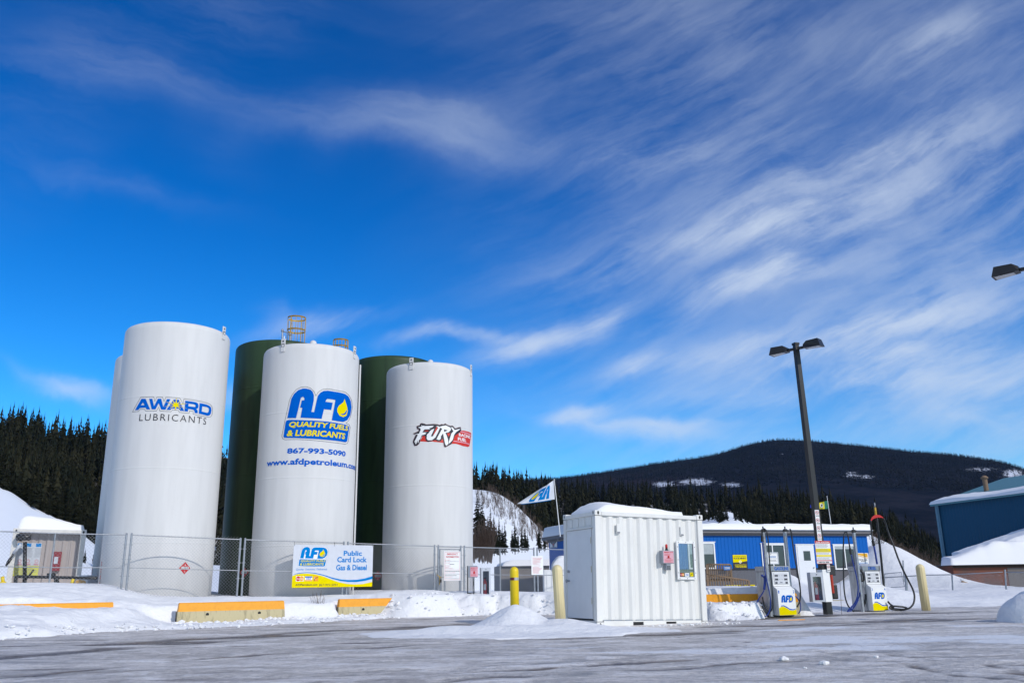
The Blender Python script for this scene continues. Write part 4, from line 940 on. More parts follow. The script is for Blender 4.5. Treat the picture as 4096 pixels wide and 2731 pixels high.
# signs: everything printed lives on a flat plate that stands where the photo shows it
def plate(name, label, cat, corners, O, rz, y=-0.06, th=0.006, m=m_white, border=None, group=None, ch=0):
    """corners: photo x0,x1 and y0,y1 of the plate; returns (thing, x-scale fn)"""
    xm0, xm1, ym0, ym1 = corners; xc = (xm0 + xm1) / 2; yc = (ym0 + ym1) / 2
    a, _ = plane_hit(xm0, yc, O, rz); b_, _ = plane_hit(xm1, yc, O, rz); _, zt = plane_hit(xc, ym0, O, rz); _, zb = plane_hit(xc, ym1, O, rz)
    u = Vector((math.cos(rz), math.sin(rz), 0)); n = Vector((-u.y, u.x, 0)); loc = Vector((O[0], O[1], 0)) + u * a + n * y; loc.z = zb
    o = thing(name, label, cat, loc, rz, group); w_, h_ = b_ - a, zt - zb
    mb = MB(); mb.box(0, w_, 0, th, 0, h_, 0); mb.build('plate', m, o)
    return o, w_, h_
# card-lock banner
o, w_, h_ = plate('banner_sign', 'white, blue and yellow Public Card Lock banner tied to the fence', 'sign', (1168, 1487, 2179, 2347), FO, FA, y=-0.09, m=mat('banner ground', (.60, .62, .67), .7, var=.05, spec=0))
fx = lambda x: (x - 170) / (2145 - 170) * w_; fz = lambda z: (1222 - z) / (1222 - 175) * h_
mb = MB(); wave_y = [(155, 945), (250, 905), (370, 885), (520, 882), (700, 900), (900, 950), (1100, 1030), (1300, 1100), (1500, 1145), (1700, 1162), (1900, 1155), (2150, 1105)]
top = [(fx(x), fz(z)) for x, z in wave_y]; top[0] = (0, top[0][1]); top[-1] = (w_, top[-1][1])
ppoly(mb, [(0, 0), (w_, 0)] + top[::-1], -0.003, 2)
bl_t = [(170, 915), (300, 870), (520, 850), (720, 868), (950, 925), (1150, 990), (1350, 1035), (1550, 1050), (1750, 1045), (1950, 1015), (2145, 960)]
bl_b = [(2145, 1030), (1950, 1078), (1750, 1103), (1550, 1100), (1350, 1075), (1150, 1020), (950, 945), (720, 885), (520, 862), (300, 885)]
ppoly(mb, [(min(max(fx(x), 0), w_), fz(z)) for x, z in bl_t + bl_b], -0.004, 1)
ptext(mb, 'Public', fx(1395), fx(1860), fz(447), fz(318), -.003, 1, .03); ptext(mb, 'Card Lock', fx(1240), fx(1990), fz(610), fz(472), -.003, 1, .03); ptext(mb, 'Gas & Diesel', fx(1220), fx(1992), fz(810), fz(668), -.003, 1, .03)
ptext(mb, 'Quality. Solutions. Delivered.', fx(252), fx(1003), fz(815), fz(757), -.003, 1, .008, .2)
ptext(mb, 'AFDPetroleum.com', fx(248), fx(780), fz(1178), fz(1128), -.006, 3, .02, .2); ptext(mb, '867-993-5091', fx(818), fx(1275), fz(1192), fz(1138), -.006, 3, .0, .2)
prect(mb, fx(258), fx(445), fz(1068), fz(945), -.006, 0); pdisc(mb, fx(312), fz(1005), fx(365) - fx(312), -.008, 4, rz=fz(1005) - fz(1062)); pdisc(mb, fx(392), fz(1005), fx(445) - fx(392), -.010, 5, rz=fz(1005) - fz(1062)); ptext(mb, 'MasterCard', fx(270), fx(440), fz(1022), fz(990), -.012, 0, .02)
prect(mb, fx(472), fx(648), fz(1068), fz(950), -.006, 0); prect(mb, fx(474), fx(646), fz(980), fz(952), -.008, 6); prect(mb, fx(474), fx(646), fz(1066), fz(1040), -.008, 5); ptext(mb, 'VISA', fx(500), fx(615), fz(1030), fz(986), -.008, 6, .02, .2)
prect(mb, fx(680), fx(795), fz(1072), fz(945), -.006, 5); mb.tube([(fx(700), -.01, fz(1060)), (fx(705), -.01, fz(1000)), (fx(785), -.01, fz(975))], .008, 5, 3, sub=1); prect(mb, fx(695), fx(715), fz(1020), fz(985), -.012, 0)
flat_logo(mb, fx(285), fx(1020), fz(732), fz(208), -.003, 1, 2, True, 0, 7)
mb.build('printing', [m_white, m_cyan, m_yel, m_ink, m_red, m_orange, m_blue, m_greyink], o)
for x, z0_, dx, dz in ((.02, h_ - .04, .01, .14), (w_ * .5, h_ - .04, .01, .14), (w_ - .03, h_ - .04, .01, .14), (.01, .03, .03, .03), (w_ * .58, .03, .03, .03), (w_ - .02, .03, .03, .03)):
    mb = MB(); mb.cyl((x, -.012, z0_), (x + dx, .05, z0_ + dz), .006, n=5); mb.build('tie', m_ink, o)
# emergency information
o, w_, h_ = plate('information_sign', 'white EMERGENCY INFORMATION sign with red lettering on the narrow gate', 'sign', (1772, 1838, 2204, 2321), FO, FA, y=-0.09)
mb = MB(); e = .03
for (a, b_, c, d_) in ((e, w_ - e, e, e + .008), (e, w_ - e, h_ - e - .008, h_ - e), (e, e + .008, e, h_ - e), (w_ - e - .008, w_ - e, e, h_ - e)): prect(mb, a, b_, c, d_, -.003, 0)
q = lambda f_: h_ * (1 - f_)
ptext(mb, 'EMERGENCY', w_ * .16, w_ * .84, q(.128), q(.065), -.003, 0, .02); ptext(mb, 'INFORMATION', w_ * .12, w_ * .88, q(.225), q(.16), -.003, 0, .02)
rows = [('Site Location:', .06, .36, 0), ('Mile 712 Klondike HWY Dawson City', .06, .88, 1), ('Site Contact:', .06, .34, 0), ('', .34, .62, 1), ('Site Contact 2:', .06, .40, 0), ('Fire/Police:', .06, .30, 0), ('Regional Fire Marshall', .06, .54, 0), ('Emergency Shut Down Devices Located:', .06, .92, 0), ('', .06, .94, 1), ('Location of Fire Extinguishers:', .06, .72, 0), ('next to emergency shutdown button', .06, .92, 1), ('', .06, .78, 1), ('Location of Spill Kit:', .06, .50, 0), ('next to emergency shutdown attached to fence', .06, .92, 1)]
for k, (s_, a, b_, c) in enumerate(rows):
    zz = .29 + k * .048
    if not s_: plines(mb, w_ * a, w_ * b_, q(zz + .022), q(zz), 1, -.003, c, .7, .1); continue
    ptext(mb, s_, w_ * a, w_ * b_, q(zz + .022), q(zz), -.003, c, .012)
mb.build('printing', [m_red, m_ink], o)
# emergency action sign on the fence near the container
o, w_, h_ = plate('information_sign', 'small white sign with red text wired to the fence left of the white container', 'sign', (2121, 2168, 2223, 2298), FO, FA, y=-0.09)
mb = MB(); ptext(mb, 'Emergency Action Steps', w_ * .08, w_ * .92, h_ * .87, h_ * .92, -.003, 0, .02); ptext(mb, 'In case of fire REACT', w_ * .15, w_ * .85, h_ * .80, h_ * .85, -.003, 0, .02)
plines(mb, w_ * .1, w_ * .9, h_ * .55, h_ * .78, 6, -.003, 0, .3, .6); ptext(mb, 'In case of spill', w_ * .25, w_ * .75, h_ * .46, h_ * .50, -.003, 0, .02); plines(mb, w_ * .1, w_ * .9, h_ * .06, h_ * .42, 8, -.003, 0, .3, .5)
mb.build('printing', [m_red], o)

# extinguisher cabinets
def extinguisher(mb, x, y, z, s=1.0, mr=0, mk=1, mw=2):
    mb.lathe([(.075 * s, 0), (.08 * s, .03 * s), (.08 * s, .38 * s), (.06 * s, .44 * s), (.025 * s, .47 * s), (.025 * s, .52 * s)], 16, mr, Matrix.Translation((x, y, z)))
    mb.box(x - .05 * s, x + .05 * s, y - .02, y + .02, z + .52 * s, z + .56 * s, mk); mb.tube([(x + .03 * s, y, z + .5 * s), (x + .11 * s, y - .02, z + .4 * s), (x + .10 * s, y - .03, z + .15 * s)], .012 * s, 6, mk)
    mb.box(x - .045 * s, x + .03 * s, y - .087 * s, y - .08 * s, z + .18 * s, z + .36 * s, mw)
def cabinet(label, loc, rz, w_, d_, h_, m, legs=0.0, zoff=0.0):
    o = thing('extinguisher_cabinet', label, 'cabinet', loc, rz)
    mb = MB(); t_ = .02
    mb.box(0, t_, 0, d_, 0, h_, 0); mb.box(w_ - t_, w_, 0, d_, 0, h_, 0); mb.box(t_, w_ - t_, d_ - t_, d_, 0, h_, 0); mb.box(t_, w_ - t_, 0, d_ - t_, h_ - t_, h_, 0); mb.box(t_, w_ - t_, 0, d_ - t_, 0, t_, 0)
    mb.build('case', m, o); mb = MB(); f = .06
    for (a, b_, c, e_) in ((0, w_, h_ - f * 2.0, h_), (0, w_, 0, f * .7), (0, f, f * .7, h_ - f * 2.0), (w_ - f, w_, f * .7, h_ - f * 2.0)): mb.box(a, b_, -.025, -.002, c, e_, 0)
    mb.box(w_ / 2 - .012, w_ / 2 + .012, -.035, -.025, h_ - f * 1.2, h_ - f * .8, 1); mb.build('door_frame', [m, m_ink], o)
    mb = MB(); mb.box(f, w_ - f, -.012, -.008, f * .7, h_ - f * 2, 0); mb.build('window_pane', m_pane, o)
    mb = MB(); extinguisher(mb, w_ * .45, d_ * .5, t_, 1.0 if h_ < .9 else 1.15); mb.build('fire_extinguisher', [m_red, m_ink, m_white], o)
    return o
m_pane = bpy.data.materials.new('clear plastic'); m_pane.use_nodes = True; t = NT(m_pane.node_tree); b = t.n['Principled BSDF']
tr_ = t.new('ShaderNodeBsdfTransparent'); gl = t.new('ShaderNodeBsdfGlossy'); gl.inputs['Roughness'].default_value = 0.08; mxs = t.new('ShaderNodeMixShader'); tr_.inputs[0].default_value = (.80, .83, .86, 1)
mxs.inputs[0].default_value = 0.14; t.l.new(tr_.outputs[0], mxs.inputs[1]); t.l.new(gl.outputs[0], mxs.inputs[2]); t.l.new(mxs.outputs[0], t.n['Material Output'].inputs[0])
g = at(1925, 2363, 32.2); cabinet('grey fire extinguisher cabinet in the snow at the fence, right of the pink placard', (g.x, g.y, 0.55), R(12), .34, .3, 1.0, m_ltgrey, )
# emergency stop stand by the gate
g = at(1869, 2363, 32.2); o = thing('emergency_stop_stand', 'black metal stand with pink emergency stop placard by the narrow gate', 'emergency stop', (g.x, g.y, 0.5), R(10))
mb = MB(); mb.box(0, .035, 0, .035, 0, 1.12, 0); mb.box(.22, .26, 0, .04, 0, 1.10, 0); mb.box(.035, .22, .005, .03, .16, .19, 0); mb.box(.035, .22, .005, .03, .78, .81, 0); mb.tube([(.18, -.02, .8), (.2, -.03, .5), (.17, -.02, .2)], .008, 6); mb.build('frame', m_pole, o)
mb = MB(); mb.box(.02, .36, -.10, .02, .72, 1.12, 0, ch=.01); mb.build('box', m_grey, o)
mb = MB(); mb.box(.10, .37, -.115, -.103, .74, 1.08, 0); ptext(mb, 'EMERGENCY STOP', .11, .36, 1.03, 1.06, -.118, 1, .03); pdisc(mb, .235, .90, .035, -.119, 1); ppoly(mb, [(.19, .84), (.28, .84), (.26, .88), (.21, .88)], -.118, 1); plines(mb, .12, .35, .94, 1.02, 3, -.118, 1); plines(mb, .12, .35, .76, .83, 3, -.118, 1); mb.build('placard', [m_pink, m_red], o)

# ---------------------------------------------------------------- bollards
def bollard(label, base_px, Y, top_py, r, m, flute=0.0, band=False, lean=0.0, z0=0.0, dirn=0.0, group=None):
    b0 = at(base_px[0], base_px[1], Y); zt = zat(base_px[0] + 0.07 * 0, top_py, Y); h_ = zt - z0
    o = thing('bollard', label, 'bollard', (b0.x, Y, z0), dirn, group, ry=lean)
    mb = MB(); prof = [(r, 0), (r, h_ - r * 1.05)] + [(r * math.cos(a), h_ - r * 1.05 + r * 1.05 * math.sin(a)) for a in np.linspace(0.15, 1.50, 9)]
    mb.lathe(prof, 48, 0, None, flute, 12 if flute else 0); mb.build('post_cover', m, o)
    if band:
        mb = MB(); zz = zat(base_px[0], 2314, Y) - z0
        for k in range(32):
            a0, a1 = 2 * math.pi * k / 32, 2 * math.pi * (k + 1) / 32; rr = r + .003
            am_ = (math.degrees(a0) + 360) % 360
            mi = 0 if (180 <= am_ < 268) or (0 <= am_ < 90) else 1
            mb.add([(rr * math.cos(a0), rr * math.sin(a0), zz - .03), (rr * math.cos(a1), rr * math.sin(a1), zz - .03), (rr * math.cos(a1), rr * math.sin(a1), zz + .03), (rr * math.cos(a0), rr * math.sin(a0), zz + .03)], [(0, 1, 2, 3)], mi)
        mb.build('reflective_band', [m_dred, m_silver], o)
    return o
bollard('yellow bollard with a red and silver band, standing behind the snow mound', (2059, 2430), 20.3, 2265, .098, m_bollard, band=True)
bollard('cream fluted bollard leaning beside the door end of the white container', (2245, 2512), 20.0, 2257, .112, m_cream, flute=0.035, lean=R(-2.4))
bollard('cream fluted bollard by the fallen black hose, right of the diesel pump', (3705, 2438), 27.6, 2254, .125, m_cream, flute=0.035, lean=R(-0.6))

# ---------------------------------------------------------------- concrete barriers
def barrier(label, x, y, rz, L, h_=0.60, z0=0.0):
    o = thing('concrete_barrier', label, 'barrier', (x, y, z0), rz, 'orange-topped concrete barriers in the snow bank')
    mb = MB(); w0, w1 = .30, .17; hs = h_ * .60
    bm = bmesh.new(); prof = [(0, -w0 / 2 * 1.0), (0, w0 / 2), (h_, w1 / 2), (h_, -w1 / 2)]
    def pf(z): k = z / h_; return (w0 * (1 - k) + w1 * k) / 2
    def slab(z0_, z1_, mi, off=0.0, l0=0.0, l1=L):
        a, b_ = pf(z0_) + off, pf(z1_) + off
        mb.add([(l0, -a, z0_), (l1, -a, z0_), (l1, a, z0_), (l0, a, z0_), (l0 + .02, -b_, z1_), (l1 - .02, -b_, z1_), (l1 - .02, b_, z1_), (l0 + .02, b_, z1_)], [(0, 1, 5, 4), (1, 2, 6, 5), (2, 3, 7, 6), (3, 0, 4, 7), (4, 5, 6, 7), (3, 2, 1, 0)], mi)
    slab(-.12, hs, 0); mb.build('concrete_body', [m_conc], o); bm.free()
    mb = MB(); slab(hs, h_ - .02, 0, .001, 0.03, L - .02); a = pf(h_ - .02)
    mb.add([(.045, -a, h_ - .02), (L - .035, -a, h_ - .02), (L - .035, a, h_ - .02), (.045, a, h_ - .02), (.06, -a * .7, h_ + .004), (L - .06, -a * .7, h_ + .004), (L - .06, a * .7, h_ + .004), (.06, a * .7, h_ + .004)], [(0, 1, 5, 4), (1, 2, 6, 5), (2, 3, 7, 6), (3, 0, 4, 7), (4, 5, 6, 7)], 0)
    mb.build('painted_top', m_orange, o)
    for x in (L * .27, L * .75):
        mb = MB(); mb.cyl((x, -pf(.26) - .003, .26), (x, -pf(.26) + .02, .26), .045, n=16, mi=0); mb.build('lifting_hole', m_dark, o)
    mb = MB(); mb.box(-.012, -.001, -.03, .03, .05, hs, 0); mb.build('end_slot', m_dark, o)
    return o
barrier('barrier sunk in the snow so that only its orange top shows', -10.97 - 3.05 * math.cos(R(30)), 24.72 - 3.05 * math.sin(R(30)), R(30), 3.05, 0.645)
barrier('fully exposed concrete barrier with orange top and two holes', -9.55, 25.5, R(30), 3.05, 0.585)
barrier('half buried barrier with orange top below the card lock banner, one hole showing', -5.62, 28.45, R(30), 3.05, 0.585)
barrier('snow-covered orange barrier between the white container and the gasoline pump', 4.6, 26.02, R(-5.7), 3.4, 0.585)
# dry weeds by the third barrier
g = ground(1352, 2462); mb = MB(); random.seed(5)
for k in range(16):
    x = random.uniform(-.12, .1); y = random.uniform(-.1, .15); h_ = random.uniform(.3, .85); l = random.uniform(-.2, .12)
    mb.tube([(x, y, 0), (x + l * .4, y, h_ * .5), (x + l, y + .03, h_)], .005, 4, sub=3)
    mb.tube([(x + l * .4, y, h_ * .5), (x + l * .4 + random.uniform(-.15, .15), y, h_ * .5 + .2)], .004, 4, sub=1)
tag(mb.build('dry_weeds', m_twig, loc=(g.x, 28.3, .05)), 'dry brown weeds at the left end of the half buried barrier', 'weeds')

# ---------------------------------------------------------------- white container kiosk
KZ = R(24.4); kp = at(2389, 2506, 20.5); KL, KW, KH = 3.02, 1.6, 2.59
kiosk = thing('container_kiosk', 'white corrugated shipping-container kiosk with a side door and a card-reader window', 'container', (kp.x, kp.y, kp.z - .01), KZ, ry=R(1.3))
kt = kiosk.rotation_euler.to_matrix().to_4x4(); kt.translation = kiosk.location
def corr(mb, x0, x1, z0, z1, y0, depth, pitch, hole=None, M=None, mi=0):
    pts = [(x0, y0)]; x = x0 + .03
    while x < x1 - pitch * .5:
        a = pitch * .26
        pts += [(x, y0), (x + a * .9, y0 + depth), (x + a * 1.9, y0 + depth), (x + a * 2.8, y0)]; x += pitch
    pts.append((x1, y0)); pts = [p for p in pts if p[0] <= x1]
    if hole:
        for hx in hole[:2]:
            for i in range(len(pts) - 1):
                if pts[i][0] < hx < pts[i + 1][0]:
                    k = (hx - pts[i][0]) / (pts[i + 1][0] - pts[i][0]); pts.insert(i + 1, (hx, pts[i][1] * (1 - k) + pts[i + 1][1] * k)); break
    for (xa, ya), (xb, yb) in zip(pts[:-1], pts[1:]):
        if xb - xa < 1e-5 and abs(yb - ya) < 1e-5: continue
        segs = [(z0, z1)]
        if hole and xa >= hole[0] - 1e-4 and xb <= hole[1] + 1e-4: segs = [(z0, hole[2]), (hole[3], z1)]
        for a, b_ in segs: mb.add([(xa, ya, a), (xb, yb, a), (xb, yb, b_), (xa, ya, b_)], [(0, 1, 2, 3)], mi, M)
        for a, b_ in segs: mb.add([(xa, ya + .004, a), (xb, yb + .004, a), (xb, yb + .004, b_), (xa, ya + .004, b_)], [(3, 2, 1, 0)], 1, M)
WX0, WX1, WZ0, WZ1 = 2.27, 2.70, 1.12, 1.90
mb = MB(); corr(mb, .16, KL - .14, .14, KH - .11, .03, .042, .278, (WX0, WX1, WZ0, WZ1))
RM = Matrix.Translation((KL, 0, 0)) @ Matrix.Rotation(R(90), 4, 'Z')       # right end wall, local x runs back
corr(mb, .10, KW - .10, .14, KH - .11, .03, .036, .21, (.30, 1.38, .85, 2.05), RM)
BM_ = Matrix.Translation((KL, KW, 0)) @ Matrix.Rotation(R(180), 4, 'Z'); corr(mb, .14, KL - .14, .14, KH - .11, .03, .042, .278, None, BM_)
mb.build('corrugated_wall', [m_cont, m_greyink], kiosk)
mb = MB(); mb.box(.03, KL - .03, .03, KW - .03, .13, .16, 0); mb.build('floor', m_grey, kiosk); mb = MB(); mb.box(.08, KL - .08, .08, KW - .08, KH - .05, KH - .03, 0); mb.build('roof', m_cont, kiosk)
mb = MB(); c_ = .012
for (x, y) in ((0, 0), (KL - .15, 0), (0, KW - .12), (KL - .15, KW - .12)): mb.box(x, x + .15, y, y + .12, .12, KH - .12, 0, ch=c_)
for y in (0, KW - .07): mb.box(.178, KL - .178, y, y + .07, KH - .11, KH - .02, 0, ch=.008)
for x in (0, KL - .07): mb.box(x, x + .07, .16, KW - .16, KH - .11, KH - .02, 0, ch=.008)
for x in (0, KL - .07): mb.box(x, x + .07, .13, KW - .13, .0, .13, 0, ch=.008)
for y in (0.004, KW - .064):
    for a, b_ in ((.179, .95), (1.23, 1.85), (2.13, KL - .179)): mb.box(a, b_, y, y + .06, .015, .135, 0, ch=.004)
    for a, b_ in ((.95, 1.23), (1.85, 2.13)): mb.box(a, b_, y, y + .06, .112, .135, 0)
mb.build('frame', m_cont, kiosk)
mb = MB()
for a, b_ in ((.952, 1.228), (1.852, 2.128)): mb.box(a, b_, .030, KW - .04, .0, .108, 0)
mb.build('fork_pocket', m_dark, kiosk)
mb = MB()
for x in (-.008, KL - .172):
    for y in (-.008, KW - .152):
        for z in (-.01, KH - .11):
            mb = MB(); mb.box(x, x + .18, y, y + .16, z, z + .12, 0, ch=.012)
            yy = y if y < .5 else y + .16; xx = x if x < 1 else x + .18
            sg = -1 if y < .5 else 1
            mb.add([(x + .09 + .026 * math.cos(a), yy + sg * .002, z + .06 + .042 * math.sin(a)) for a in np.linspace(0, 2 * math.pi, 16, False)], [tuple(range(16))], 1)
            sg = -1 if x < 1 else 1
            mb.add([(xx + sg * .002, y + .08 + .022 * math.cos(a), z + .06 + .040 * math.sin(a)) for a in np.linspace(0, 2 * math.pi, 16, False)], [tuple(range(16))], 1)
            mb.build('corner_casting', [m_cont, m_dark], kiosk)
# left end: header, door, knobs
mb = MB(); mb.box(.035, .05, .12, KW - .12, 2.22, KH - .11, 0); mb.box(.03, .05, .12, .22, .13, 2.22, 0); mb.box(.03, .05, KW - .16, KW - .12, .13, 2.22, 0)
for k in range(4): mb.box(.015, .036, .22 + k * .32, .34 + k * .32, 2.26, KH - .13, 0, ch=.01)
mb.box(-.03, .034, .17, KW - .17, 2.195, 2.225, 0); mb.build('end_wall', m_cont, kiosk)
dr = MB(); dr.box(.014, .048, .228, KW - .168, .175, 2.190, 0, ch=.004); door = dr.build('door', m_door, kiosk)
mb = MB(); mb.box(.0315, .0445, .2205, .2275, .14, 2.194, 0); mb.box(.0315, .0445, KW - .1675, KW - .1605, .14, 2.194, 0); mb.box(.012, .046, .229, KW - .169, .142, .172, 0); mb.build('door_gap', m_dark, door)
mb = MB(); mb.cyl((.014, KW - .26, 1.24), (-.035, KW - .26, 1.24), .028, n=14); mb.build('deadbolt', m_steel, door)
mb = MB(); mb.cyl((.014, KW - .26, 1.02), (-.035, KW - .26, 1.02), .020, n=14)
mb.lathe([(.018, 0), (.036, .012), (.040, .03), (.028, .048), (.005, .052)], 16, 0, Matrix.Translation((-.035, KW - .26, 1.02)) @ Matrix.Rotation(R(-90), 4, 'Y'))
mb.build('knob', m_steel, door)
for z in (.5, 1.2, 1.85): mb = MB(); mb.box(.004, .013, .232, .246, z, z + .14, 0); mb.build('hinge', m_conc, door)
# vents, window, stop box, beacon, speaker
for x in (.62, 2.40):
    mb = MB(); mb.box(x - .045, x + .045, -.012, .029, 2.08, 2.30, 0, ch=.012); mb.box(x - .035, x + .035, -.018, -.0121, 2.09, 2.12, 1); mb.build('vent_cover', [m_cont, m_greyink], kiosk)
mb = MB(); f0 = .055
for (a, b_, c, d_) in ((WX0 - f0, WX1 + f0, WZ1, WZ1 + .055), (WX0 - f0, WX1 + f0, WZ0 - .055, WZ0), (WX0 - f0, WX0, WZ0, WZ1), (WX1, WX1 + f0, WZ0, WZ1)): mb.box(a, b_, -.018, .026, c, d_, 0, ch=.003)
for k in range(3):
    for z in (WZ0 - .03, WZ1 + .03): mb.cyl((WX0 + k * (WX1 - WX0) / 2, -.018, z), (WX0 + k * (WX1 - WX0) / 2, -.024, z), .009, n=8, mi=1)
for k in range(3):
    for x in (WX0 - .03, WX1 + .03): mb.cyl((x, -.018, WZ0 + .1 + k * .3), (x, -.024, WZ0 + .1 + k * .3), .009, n=8, mi=1)
wf = mb.build('window_frame', [m_white, m_pole], kiosk)
mb = MB(); mb.box(WX0 + .001, WX1 - .001, .012, .018, WZ0 + .001, WZ1 - .001, 0); mb.build('window_pane', m_pane, wf)
mb = MB()
prect(mb, WX0 + .02, WX0 + .15, WZ0 + .015, WZ0 + .095, .006, 5); pdisc(mb, WX0 + .062, WZ0 + .055, .034, .004, 1); pdisc(mb, WX0 + .108, WZ0 + .055, .034, .002, 2); ptext(mb, 'MasterCard', WX0 + .03, WX0 + .14, WZ0 + .045, WZ0 + .065, -.001, 0, .02)
prect(mb, WX0 + .165, WX0 + .285, WZ0 + .015, WZ0 + .095, .006, 0); ptext(mb, 'VISA', WX0 + .185, WX0 + .268, WZ0 + .038, WZ0 + .072, .004, 3, .03, .2)
prect(mb, WX0 + .315, WX0 + .405, WZ0 + .02, WZ0 + .11, .006, 4); mb.tube([(WX0 + .33, .003, WZ0 + .04), (WX0 + .35, .003, WZ0 + .075), (WX0 + .39, .003, WZ0 + .08)], .006, 5, 5, sub=1)
mb.build('card_stickers', [m_white, m_red, m_orange, m_blue, m_yel, m_ink], wf)
mb = MB(); mb.box(1.74, 2.06, -.12, .026, 1.42, 1.72, 0, ch=.008); es = mb.build('emergency_stop_box', m_grey, kiosk)
mb = MB(); prect(mb, 1.762, 2.045, 1.435, 1.705, -.1215, 0); ptext(mb, 'EMERGENCY STOP', 1.78, 2.03, 1.668, 1.692, -.1235, 1, .03); plines(mb, 1.79, 2.02, 1.60, 1.655, 2, -.1235, 1); pdisc(mb, 1.90, 1.575, .028, -.1235, 1); ptext(mb, 'WARNING', 1.84, 1.97, 1.53, 1.548, -.1235, 1, .03); plines(mb, 1.79, 2.03, 1.445, 1.52, 4, -.1235, 1); mb.build('placard', [m_pink, m_red], es)
mb = MB(); mb.cyl((1.90, -.124, 1.575), (1.90, -.15, 1.575), .018, n=14); mb.build('stop_button', m_red, es)
mb = MB(); mb.box(1.865, 1.925, -.095, -.03, 1.722, 1.738, 1, ch=.003); mb.lathe([(.032, 0), (.032, .02), (.026, .035)], 14, 1, Matrix.Translation((1.895, -.06, 1.739))); mb.lathe([(.028, 0), (.030, .07), (.020, .092), (.004, .098)], 18, 0, Matrix.Translation((1.895, -.06, 1.774))); mb.build('beacon', [m_red, m_black], kiosk)
mb = MB(); mb.box(1.85, 1.975, -.10, .02, 1.27, 1.419, 0, ch=.012); mb.box(1.87, 1.955, -.104, -.1005, 1.285, 1.37, 1)
for k in range(4): mb.box(1.878, 1.947, -.107, -.1045, 1.292 + k * .019, 1.300 + k * .019, 0)
mb.build('speaker', [m_grey, m_pole], kiosk)
# snow on its roof
def roofsnow(name, label, x0, x1, y0, y1, hf, M, res=.06, seed=1, parent=None, cat='snow', drop=0.02, mm=None):
    xs = np.linspace(0, 1, max(8, int((x1 - x0) / res))); ysn = np.linspace(0, 1, max(6, int((y1 - y0) / res))); X, Y = np.meshgrid(xs, ysn)
    ed = np.minimum(np.minimum(X * (x1 - x0), (1 - X) * (x1 - x0)), np.minimum(Y * (y1 - y0), (1 - Y) * (y1 - y0)))
    hh = hf(X, Y); rnd = np.clip(ed / (0.30 * np.maximum(hh, .05) + .04), 0, 1); prof = np.sqrt(1 - (1 - rnd) ** 2)
    wob_ = (fbm(X * (x1 - x0) + 9, Y * (y1 - y0) + 9, 1.6, 4, seed) - .5)
    Z = hh * prof * (1 + .22 * wob_) + wob_ * .04 * prof
    XX = x0 + X * (x1 - x0); YY = y0 + Y * (y1 - y0) 
    o = gridmesh(name, XX, YY, Z - drop * (ed <= 1e-6), mm or m_snowroof); o.matrix_world = M
    if parent: o.parent = parent; o.matrix_parent_inverse = Matrix.Identity(4); o.matrix_local = M
    if label: tag(o, label, cat)
    return o
Mk = kt @ Matrix.Translation((0, 0, KH - .035))
roofsnow('roof_snow', 'thick white snow cap lying on the container kiosk', .12, 2.58, .10, 1.52, lambda X, Y: (.29 - .15 * sstep(X, .50, .88) + .015 * np.sin(9 * X)) * (.72 + .28 * sstep(Y, 0, .5)) * sstep(X, -.06, .16), Mk, .05, 12)

